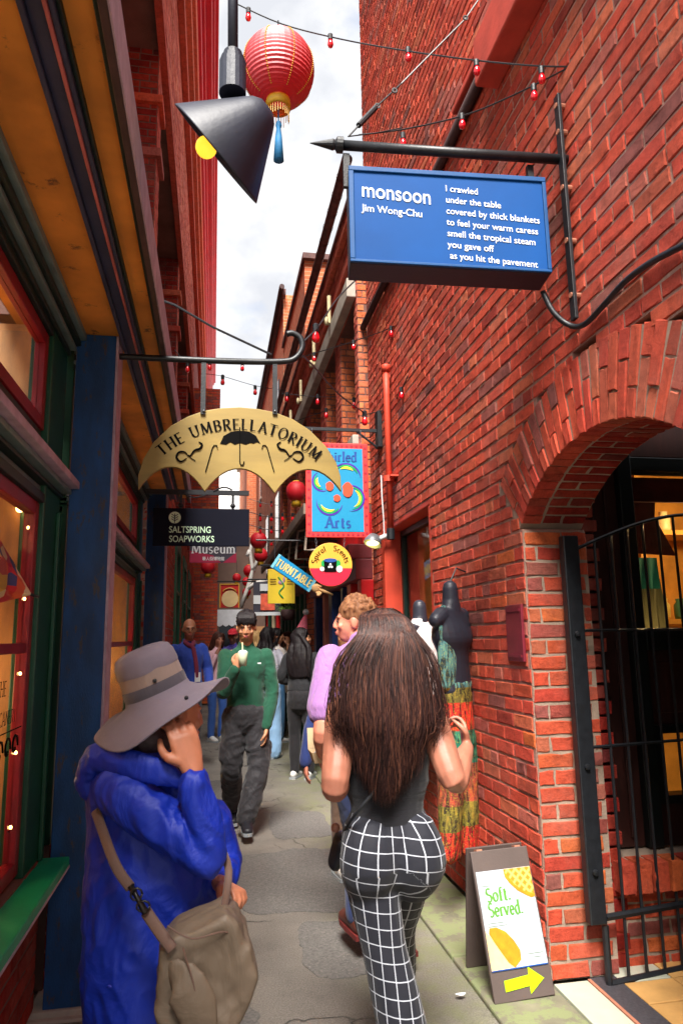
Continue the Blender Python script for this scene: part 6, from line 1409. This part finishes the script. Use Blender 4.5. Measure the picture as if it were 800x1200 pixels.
def checkmat():
    m, n, l, b = newmat('white_check_on_black'); u1 = n.new('ShaderNodeUVMap'); u1.uv_map = 'check'; sx = n.new('ShaderNodeSeparateXYZ'); l.new(u1.outputs[0], sx.inputs[0]); out = None
    for i, th in ((0, .08), (1, .07)):
        fr = n.new('ShaderNodeMath'); fr.operation = 'FRACT'; l.new(sx.outputs[i], fr.inputs[0]); lt = n.new('ShaderNodeMath'); lt.operation = 'LESS_THAN'; lt.inputs[1].default_value = th; l.new(fr.outputs[0], lt.inputs[0])
        if out is None: out = lt.outputs[0]
        else: mxx = n.new('ShaderNodeMath'); mxx.operation = 'MAXIMUM'; l.new(out, mxx.inputs[0]); l.new(lt.outputs[0], mxx.inputs[1]); out = mxx.outputs[0]
    l.new(_mixn(n, l, out, C(20, 22, 34), C(168, 172, 182)), b.inputs['Base Color']); b.inputs['Roughness'].default_value = .8; b.inputs['Sheen Weight'].default_value = .1
    _bump(n, l, b, _noise(n, l, 10, _pos(n, l), 4), .3, .02); return m
pt = f.legs('checked_trousers', checkmat(), (kl, kr), (al, ar), waist=1.0, rad3=(.098, .078, .082), hipr=(.172, .122), vox=.0065, fold=(.002, 7, (1, 1, .6)), it=5, extra=seat)
me = pt.data; uvl = me.uv_layers.new(name='check'); oo = Vector(pt.location)+f.o
co = np.empty(len(me.vertices)*3); me.vertices.foreach_get('co', co); co = co.reshape(-1, 3)
li = np.empty(len(me.loops), dtype=np.int32); me.loops.foreach_get('vertex_index', li)
hipz = .86*f.k
def legframe(p):
    # leg axis by height, for the leg the vertex belongs to
    hl, hr = f.P(-.085, 0, .88), f.P(.085, 0, .88); best = None
    z = p[2]
    if z > .84*f.k: return f.o.x, f.o.y, .16
    for hp0, kn, an in ((hl, kl, al), (hr, kr, ar)):
        if z > kn.z: t = (z-kn.z)/(hp0.z-kn.z); c = kn.lerp(hp0, min(1, t))
        else: t = (z-an.z)/(kn.z-an.z); c = an.lerp(kn, max(0, t))
        d = (p[0]-c.x)**2+(p[1]-c.y)**2
        if best is None or d < best[0]: best = (d, c.x, c.y)
    return best[1], best[2], .10
uvs = np.empty((len(me.vertices), 2)); CELL = .053
for i, p in enumerate(co):
    cxx, cyy, rr_ = legframe(p); a = math.atan2(p[0]-cxx, -(p[1]-cyy)); base = .165 if p[2] > .84*f.k else 0
    off = 0 if rr_ > .12 else (cxx-f.o.x); uvs[i] = ((a*rr_+off)/CELL+100.35, (p[2]+.15*(p[0]-f.o.x)*(1 if p[0] < f.o.x else .8))/CELL*1.12+100)
uvl.data.foreach_set('uv', uvs[li].ravel())
f.shoes(M_BSH)
# her hair: cap, curtain, strands
q = MB(); k = f.k; q.ball(f.h(0, -.022, .042), (.090, .104, .096), 20, 14, M=f.HM)
chain(q, [f.h(0, -.04, .06), at(452, 790, 2.41), at(453, 830, 2.40), at(454, 865, 2.39), at(452, 900, 2.385), at(452, 918, 2.385)], [(.082, .06), (.108, .055), (.128, .036), (.105, .026), (.055, .018), (.02, .012)], (1, 0, 0), 22, 5)
fuse('hair', q, .008, HR_DB, f.t, 3, (.004, 22, (1, 1, .12)))
M_ST1 = hairmat('dark_strand', C(34, 22, 23), C(70, 44, 40)); M_ST2 = hairmat('copper_strand', C(84, 52, 44), C(124, 80, 62))
for m_ in (M_ST1, M_ST2, HR_DB): m_.node_tree.nodes['Principled BSDF'].inputs['Roughness'].default_value = .52; m_.node_tree.nodes['Principled BSDF'].inputs['Specular IOR Level'].default_value = .3
R_ = random.Random(9); sa, sb = MB(), MB()
for i in range(3600):
    x = max(-1.15, min(1.15, R_.gauss(0, .48))); dy = R_.uniform(0, .03)
    cr_ = f.h(x*.03, R_.uniform(-.07, .05), .150); tip = 944-abs(x)**1.2*58+R_.uniform(-48, 6)
    ends = at(453+x*46+R_.uniform(-9, 9), tip, 2.345+.045*abs(x)+dy)
    m00 = f.h(x*.078, -.04-.055*math.cos(x*1.4), .125); m0 = f.h(x*.104, -.085-.050*math.cos(x*1.4), .055); m1 = at(453+x*52+R_.uniform(-3, 3), 785+R_.uniform(-8, 8), 2.385-.04*math.cos(x*1.4)+dy)
    m2 = at(454+x*(59+R_.uniform(-8, 6)), 838+R_.uniform(-12, 12), 2.375-.055*math.cos(x*1.35)+dy); w_ = R_.uniform(.0006, .0015); ph = R_.uniform(0, 6.3)+x*3
    m3 = m2.lerp(ends, .45)+Vector((.007*math.sin(ph), R_.uniform(-.004, .003), 0)); m4 = m2.lerp(ends, .75)+Vector((.008*math.sin(ph+2), 0, 0))
    pts = catmull([cr_, m00, m0, m1, m2, m3, m4, ends], 3); (sb if R_.random() < .16 else sa).tube(pts, [w_*(1-.8*(j/(len(pts)-1))**4) for j in range(len(pts))], 3)
sa.build('hair_strands', M_ST1, f.t, smooth=True); sb.build('copper_hair_strands', M_ST2, f.t, smooth=True)
# her bag and strap
HB2 = thing('handbag', 'small dark handbag with a gold catch at the left hip of the long-haired woman', 'bag', at(396, 990, 2.5))
q = MB(); chain(q, [at(392, 1010, 2.62), at(400, 985, 2.60)], [(.045, .025), (.05, .03)], (0, 1, 0)); fuse('bag_body', q, .006, mat('black_leather', C(26, 26, 30), .45, .2, 20, .3, 80), HB2, 2)
MB().tube(catmull([at(398, 985, 2.60), at(412, 960, 2.42), at(432, 935, 2.38), at(470, 890, 2.37)], 4), .006, 6).build('strap', M_BLK, HB2, smooth=True)
MB().ball(at(393, 970, 2.56), .016).build('catch', M_BRASS, HB2, smooth=True)
# ---- man in the lilac shirt
f = Fig('ginger-haired man in a lilac shirt, face turned left, beyond the long-haired woman', .78, 3.78, 8, 1.80)
f.head((-.02, .05, 1.545), yaw=68, pitch=-2); f.face(HR_GB)
f.arm(-1, at(378, 858, 3.60), at(381, 898, 3.85), curl=.9, r=1.15); f.arm(1, f.P(.26, -.02, 1.12), f.P(.22, .2, 1.05), r=1.1)
f.skin_done(SK_R, .0065, 2); f.hair_short(HR_GB, .012, False, .006, 150, 4)
f.top('shirt', cloth('lilac_seersucker', C(152, 108, 166), .85, .6, 14), hem=.90, sl=.36, bulk=1.08, fold=(.005, 7, (1, 1, .6)), sr=1.45)
f.legs('jeans', cloth('dark_blue_denim', C(34, 46, 84), .9, .4), (at(420, 985, 3.85), f.P(.10, -.02, .5)), (at(418, 1070, 3.75), f.P(.10, -.2, .16)))
f.shoes(mat('brown_shoe', C(84, 44, 36), .5, .2, 20), mat('red_sole', C(104, 36, 34), .7))
TB = thing('takeaway_box', 'open beige takeaway carton held low beside the man in the lilac shirt', 'box', at(378, 885, 3.8))
bp = at(378, 885, 3.80); M_KR = mat('kraft_card', C(206, 178, 140), .8, .1, 20)
MB().add([bp+Vector(v) for v in ((-.05, -.06, -.03), (.05, -.06, -.03), (.05, .06, -.03), (-.05, .06, -.03), (-.068, -.08, .025), (.068, -.08, .025), (.068, .08, .025), (-.068, .08, .025))], [(0, 3, 2, 1), (0, 1, 5, 4), (1, 2, 6, 5), (2, 3, 7, 6), (3, 0, 4, 7)]).build('tray', M_KR, TB)
MB().obox(bp+Vector((-.066, .08, .026)), (.13, 0, 0), (0, .03, .10), (0, .006, 0)).build('lid', M_KR, TB); MB().ball(bp+Vector((0, 0, .01)), (.045, .055, .022)).build('napkin', M_WHT, TB, smooth=True)
# ---- person in navy jacket beyond him
f = Fig('brown-haired person in a navy jacket mostly hidden behind the man in lilac', .93, 4.9, 5, 1.58)
f.head((0, .02, 1.59), yaw=-10); f.arm(-1, at(366, 852, 4.8), at(358, 893, 4.75), d=(.02, -.05, -1), curl=.35); f.arm(1, f.P(.25, 0, 1.12), f.P(.24, .1, .9))
f.skin_done(SK_R, .007); f.hair_short(HR_GB, .012, False, .008, 80, 6); f.top('jacket', cloth('navy_cotton', C(34, 50, 104), .85, .4), hem=.86, sr=1.3); f.legs('trousers', cloth('brown_trousers', C(96, 74, 60), .85, .4)); f.shoes(M_WSH)
# ---- young man in green sweatshirt
f = Fig('young man in a green sweatshirt and cargo trousers sipping an iced drink', .275, 6.15, 180, 1.76)
f.head((0, .035, 1.595), pitch=-14, yaw=-4); f.face(HR_BK)
f.arm(1, at(262, 812, 5.98), at(276, 783, 5.88), d=(.35, -.1, .9), pn=(.3, .9, 0), curl=.95, bare=False, hs=1.0)
f.arm(-1, at(319, 812, 6.15), at(312, 853, 6.05), d=(-.1, -.05, -1), curl=.4, bare=False)
f.skin_done(SK_M, .005, 2); f.hair_short(HR_BK, .013, True, .006, 90, 3)
f.top('sweatshirt', cloth('green_sweatshirt', C(20, 74, 54), .9, .4, 8), hem=.90, sl=.97, bulk=.99, vox=.008, fold=(.006, 6, (1, 1, 1.3)), sr=1.25, hemr=(.155, .118))
def cargo(q):
    for sd in (-1, 1): chain(q, [f.P(sd*.185, .01, .66), f.P(sd*.175, .02, .56)], [(.05, .03), (.05, .03)], (0, 1, 0), 10, 2)
f.legs('cargo_trousers', cloth('charcoal_ripstop', C(44, 42, 46), .75, .6, 7, (1, 1, .9)), (f.P(-.10, .05, .5), f.P(.11, .00, .5)), (at(289, 958, 6.0), at(273, 948, 6.5)), waist=.98, rad3=(.105, .085, .075), vox=.008, fold=(.010, 6.5, (1, 1, 1.1)), extra=cargo, hipr=(.165, .13), cut=.10)
f.shoes(M_BSH)
MB().box(-.001+at(302, 777, 5.98).x, at(306, 777, 5.98).x, 5.985, 5.99, at(302, 778, 5.98).z, at(302, 776.5, 5.98).z).build('chest_logo', M_WHT, f.t)
CP = thing('drink_cup', 'clear cup of pale iced drink with a straw held by the young man in green', 'cup', at(284, 768, 5.85))
p = at(284.5, 776, 5.80); MB().lathe([(0, 0), (.030, 0), (.040, .105), (.037, .108), (.028, .006)], p-Vector((0, 0, .03)), n=20).build('cup', mat('clear_plastic', C(214, 226, 190), .15, .05, 10), CP, smooth=True)
MB().ball(p+Vector((0, 0, .075)), (.040, .040, .022)).build('lid', mat('clear_lid', C(230, 236, 226), .1, .03), CP, smooth=True); MB().tube([p+Vector((0, 0, .04)), p+Vector((-.003, .03, .155))], .005, 8).build('straw', mat('cream_straw', C(236, 220, 180), .5, .03), CP)
# ---- woman in black
f = Fig('woman all in black with long dark hair, back to us, face turned right', 1.01, 8.3, -25, 1.66)
f.head((0, .02, 1.59), yaw=-62); f.face(HR_BK); f.arm(1, f.P(.25, .02, 1.14), f.P(.22, .24, 1.06), bare=False); f.arm(-1, f.P(-.25, -.03, 1.13), f.P(-.15, .2, 1.05), bare=False)
f.skin_done(SK_M, .008); f.hair_long(HR_BK, .52, .14, thick=.04); f.top('jacket', cloth('black_jacket', C(34, 34, 38), .85, .4), hem=1.0, bulk=1.06, sr=1.35); f.legs('trousers', cloth('black_denim', C(30, 28, 32), .85, .4), rad3=(.098, .070, .055), hipr=(.18, .15)); f.shoes(M_WSH)
# ---- women in jeans
f = Fig('black-haired woman in a pale grey top and light wide jeans', .74, 9.8, -35, 1.70)
f.head((0, .02, 1.59), yaw=-30); f.arm(1, f.P(.24, .02, 1.13), f.P(.12, .22, 1.12), bare=False); f.arm(-1, f.P(-.25, 0, 1.13), f.P(-.2, .2, 1.0), bare=False)
f.skin_done(SK_M, .009); f.hair_long(HR_BK, .40, .12, thick=.04); f.top('top', cloth('pale_grey_knit', C(196, 194, 208), .9, .4), hem=1.0, sr=1.1); f.legs('jeans', cloth('light_denim', C(138, 176, 214), .9, .4), rad3=(.095, .082, .105)); f.shoes(M_WSH)
f = Fig('black-haired woman in mid-blue jeans raising a hand to her face', .97, 11.2, -70, 1.70)
f.head((0, .02, 1.59), yaw=-20); f.arm(1, f.P(.24, .12, 1.16), f.P(.08, .16, 1.45), d=(0, 0, 1), curl=.5); f.arm(-1, f.P(-.25, 0, 1.13), f.P(-.2, .2, 1.0), bare=False)
f.skin_done(SK_M, .009); f.hair_long(HR_BK, .32, .11, thick=.04); f.top('top', cloth('cream_top', C(214, 204, 196), .9, .4), hem=1.0, sl=.3); f.legs('jeans', cloth('mid_denim', C(84, 136, 186), .9, .4), rad3=(.095, .075, .085)); f.shoes(M_WSH)
f = Fig('dark-haired woman facing us, both hands at her mouth, beneath the hanging basket', 1.22, 11.9, 165, 1.66)
f.head(); f.face(HR_BK); f.arm(1, f.P(.22, .14, 1.15), f.P(.04, .17, 1.42), d=(0, 0, 1), curl=.8); f.arm(-1, f.P(-.22, .14, 1.15), f.P(-.04, .17, 1.40), d=(0, 0, 1), curl=.8)
f.skin_done(SK_L, .009); f.hair_long(HR_DB, .34, .09); f.top('coat', cloth('beige_coat', C(206, 190, 170), .9, .4), hem=.8); f.legs('trousers', cloth('dark_trousers', C(50, 50, 60), .9)); f.shoes(M_BSH)
f = Fig('blond-haired person in a pale grey top just right of the young man in green', .74, 12.6, 20, 1.70)
f.head((0, .02, 1.58), yaw=-30); f.arm(1, f.P(.24, 0, 1.13), f.P(.2, .2, 1.0), bare=False); f.arm(-1, f.P(-.24, 0, 1.13), f.P(-.2, .2, 1.0), bare=False)
f.skin_done(SK_L, .009); f.hair_long(HR_BL, .30, .09); f.top('top', cloth('pale_grey_knit', C(196, 194, 208), .9, .4), hem=.95); f.legs('trousers', cloth('dark_trousers', C(50, 50, 60), .9)); f.shoes(M_WSH)
# ---- bald man in blue
f = Fig('bald man with glasses in a blue jacket and maroon scarf by the left wall', -.30, 9.0, -160, 1.80)
f.head((0, .03, 1.59), yaw=-12, pitch=-4); f.face(HR_BK); f.arm(1, f.P(.24, 0, 1.13), f.P(.22, .16, .95), bare=False); f.arm(-1, f.P(-.24, 0, 1.13), f.P(-.2, .18, .95), bare=False)
f.skin_done(SK_T, .008); f.top('jacket', cloth('royal_blue_jacket', C(36, 66, 160), .8, .4), hem=.88, sr=1.35, bulk=1.06); f.legs('trousers', cloth('dark_trousers', C(50, 50, 60), .9)); f.shoes(M_BSH)
q = MB(); chain(q, [f.P(-.05, .05, 1.44), f.P(0, .10, 1.40), f.P(.05, .05, 1.44), f.P(0, -.06, 1.47), f.P(-.05, .05, 1.44)], [.03]*5); chain(q, [f.P(-.02, .12, 1.38), f.P(-.05, .145, 1.2), f.P(-.06, .145, 1.05)], [(.03, .012)]*3, f.D(1, 0, 0)); fuse('scarf', q, .008, cloth('maroon_scarf', C(110, 34, 60), .9), f.t, 2)
MB().obox(f.P(-.10, .150, 1.0), f.D(.07, 0, 0), (0, 0, .11), f.D(0, .004, 0)).build('badge', M_WHT, f.t)
q = MB()
for sd in (-1, 1): q.tube([f.h(sd*.031+.021*math.cos(a), .093, .003+.017*math.sin(a)) for a in [i*math.pi/6 for i in range(13)]], .0022, 5)
q.tube([f.h(-.012, .096, .006), f.h(.012, .096, .006)], .002, 5).build('glasses', M_BLK, f.t)
q = MB(); q.ball(f.h(0, -.055, -.01), (.072, .055, .045), M=f.HM); fuse('hair', q, .008, HR_BK, f.t, 1)
# ---- far pair by the lane end
f = Fig('long-haired woman in a pink top, hand to her face, left of the green sweatshirt', .07, 11.6, -150, 1.66)
f.head((0, .02, 1.59)); f.face(HR_BK); f.arm(1, f.P(.22, .12, 1.15), f.P(.05, .15, 1.46), d=(0, 0, 1), curl=.6); f.arm(-1, f.P(-.24, 0, 1.13), f.P(-.2, .2, 1.0), bare=False)
f.skin_done(SK_L, .009); f.hair_long(HR_DB, .42, .10); f.top('top', cloth('pink_top', C(224, 178, 190), .9, .4), hem=.95, sl=.8); f.legs('jeans', cloth('royal_blue_trousers', C(60, 100, 180), .9)); f.shoes(M_WSH)
f = Fig('person in a red cap and patterned dark blue jacket behind the young man in green', .33, 12.4, 170, 1.72)
f.head(); f.face(HR_BK); f.arm(1, f.P(.24, 0, 1.13), f.P(.18, .2, 1.1), bare=False); f.arm(-1, f.P(-.24, 0, 1.13), f.P(-.18, .2, 1.1), bare=False)
f.skin_done(SK_M, .009); f.hair_short(HR_BK, .012, False, .009, 30)
q = MB(); q.ball(f.h(0, -.012, .055), (.092, .108, .085), M=f.HM); chain(q, [f.h(0, .07, .045), f.h(0, .16, .035)], [(.07, .014), (.055, .010)], f.HM @ Vector((1, 0, 0))); fuse('cap', q, .009, cloth('red_cap', C(200, 30, 50), .8), f.t, 2)
f.top('jacket', cloth('patterned_jacket', C(60, 50, 130), .8, .4, var=.6), hem=.9); f.legs('trousers', cloth('dark_trousers', C(50, 50, 60), .9)); f.shoes(M_WSH)
# ------------------------------------------------------------------ dress forms on the right wall
def patchmat(name, bands, z0, z1, sc_=1.0):
    m, n, l, b = newmat(name); g = n.new('ShaderNodeNewGeometry'); sx = n.new('ShaderNodeSeparateXYZ'); l.new(g.outputs['Position'], sx.inputs[0])
    mr = n.new('ShaderNodeMapRange'); mr.inputs[1].default_value = z0; mr.inputs[2].default_value = z1; l.new(sx.outputs[2], mr.inputs[0])
    c = _ramp(n, l, mr.outputs[0], bands, True)
    p = _pos(n, l, (1, 1, .22)); st = n.new('ShaderNodeTexNoise'); st.inputs['Scale'].default_value = 60; st.inputs['Detail'].default_value = 3; l.new(p, st.inputs['Vector'])
    c = _mixn(n, l, 1, c, _ramp(n, l, st.outputs[0], [(.44, (.2, .16, .2)), (.48, (1.0, 1.0, 1.0)), (.58, (1.0, 1.0, 1.0)), (.62, (1.9, 1.6, 1.2))]), 'MULTIPLY')
    w = n.new('ShaderNodeTexNoise'); w.inputs['Scale'].default_value = 26; w.inputs['Distortion'].default_value = 3; l.new(_pos(n, l), w.inputs['Vector'])
    c = _mixn(n, l, _ramp(n, l, w.outputs[0], [(.48, (0, 0, 0)), (.50, (.6, .6, .6)), (.52, (0, 0, 0))]), c, C(210, 200, 60))
    l.new(c, b.inputs['Base Color']); b.inputs['Roughness'].default_value = .85; _bump(n, l, b, _noise(n, l, 12, _pos(n, l), 5), .5, .02); return m
M_FRM = mat('charcoal_dress_form', C(44, 46, 56), .45, .2, 6, .2, 60)
def dressform(cx_, cy_, zt, label, withleg):
    t = thing('dress_form', label, 'mannequin', (cx_, cy_, 0)); w = (-.35, .94, 0) if withleg else (-.5, .86, 0); q = MB(); V = Vector; w = (.80, .6, 0)
    fw = V((-.6, .8, 0)); fw = V((-.55, -.83, 0))
    chain(q, [V((cx_, cy_, zt-.62)), V((cx_, cy_, zt-.42)), V((cx_, cy_, zt-.32)), V((cx_, cy_, zt-.20))], [(.125, .09), (.112, .08), (.15, .105), (.15, .065)], w, 20, 4)
    chain(q, [V((cx_, cy_, zt-.20)), V((cx_, cy_, zt-.10))], [(.09, .06), (.05, .05)], w, 16, 3); chain(q, [V((cx_, cy_, zt-.16)), V((cx_-.0, cy_, zt-.03))], [.052, .046], w, 16, 2)
    for sd in (-1, 1): chain(q, [V((cx_, cy_, zt-.19))+V(w)*sd*.10, V((cx_, cy_, zt-.22))+V(w)*sd*.155], [.05, .045], None, 12, 2)
    fuse('torso', q, .006, M_FRM, t, 3)
    return t, V(w), fw
t, w, fw = dressform(1.375, 4.02, 1.86, 'charcoal dress form in patchwork dungarees on the brick wall, the nearer one', True)
V = Vector; c0 = V((1.375, 4.02, 0)); q = MB()
chain(q, [c0+V((0, 0, .95)), c0+V((0, 0, 1.12)), c0+V((0, 0, 1.28))], [(.130, .095), (.120, .088), (.118, .088)], w, 22, 4)
chain(q, [c0+fw*.045+V((0, 0, 1.28)), c0+fw*.055+V((0, 0, 1.48)), c0+fw*.05+V((0, 0, 1.55))], [(.120, .045), (.105, .045), (.080, .035)], w, 20, 4)
for sd in (-1, 1):
    chain(q, [c0+w*sd*.075+V((0, 0, .98)), c0+w*sd*.085+V((0, 0, .7)), c0+w*sd*.095+V((0, 0, .52)), c0+w*sd*.10+V((0, 0, .36))], [(.068, .075), (.068, .07), (.076, .055), (.082, .03)], w, 16, 4)
    chain(q, [c0+fw*.075+w*sd*.07+V((0, 0, 1.53)), c0+fw*.065+w*sd*.08+V((0, 0, 1.62)), c0+w*sd*.075+V((0, 0, 1.72)), c0-fw*.04+w*sd*.06+V((0, 0, 1.64))], [(.016, .008)]*4, w, 8, 4)
fuse('dungarees', q, .007, patchmat('patchwork_cloth', [(0, C(170, 30, 30)), (.12, C(104, 92, 38)), (.22, C(136, 58, 46)), (.38, C(20, 116, 94)), (.52, C(190, 36, 32)), (.64, C(110, 96, 44)), (.70, C(76, 122, 122))], .34, 1.65), t, 3, (.006, 8, (1, 1, .3)))
MB().tube([c0+V((.12, .05, 1.93)), c0+V((.05, .02, 1.95)), c0+V((.0, 0, 1.86))], .005, 6).build('hook', M_BLK, t)
t, w, fw = dressform(1.36, 4.62, 1.78, 'smaller charcoal dress form in a cream blouse, half hidden behind the patchwork one', False)
c0 = V((1.36, 4.62, 0)); q = MB()
chain(q, [c0+V((0, 0, 1.0)), c0+V((0, 0, 1.2)), c0+V((0, 0, 1.40)), c0+V((0, 0, 1.55)), c0+V((0, 0, 1.63))], [(.17, .12), (.14, .105), (.155, .115), (.15, .09), (.07, .06)], w, 20, 4)
for sd in (-1, 1): chain(q, [c0+w*sd*.12+V((0, 0, 1.55)), c0+w*sd*.19+V((0, 0, 1.42)), c0+w*sd*.21+V((0, 0, 1.28))], [.06, .055, .06], None, 12, 3)
M_SPK = cloth('cream_lace', C(226, 214, 210), .9, .4); bb = M_SPK.node_tree
fuse('blouse', q, .008, M_SPK, t, 3, (.005, 9, (1, 1, .4)))
q = MB(); q.tube(catmull([c0+fw*.09+w*.05+V((0, 0, 1.62)), c0+fw*.125+V((0, 0, 1.45)), c0+fw*.12-w*.01+V((0, 0, 1.25))], 4), .008, 6).build('violet_trim', mat('violet_trim', C(120, 90, 190), .7), t)
# ------------------------------------------------------------------ finish
bpy.data.scenes.remove(TMP)
bpy.context.view_layer.update()
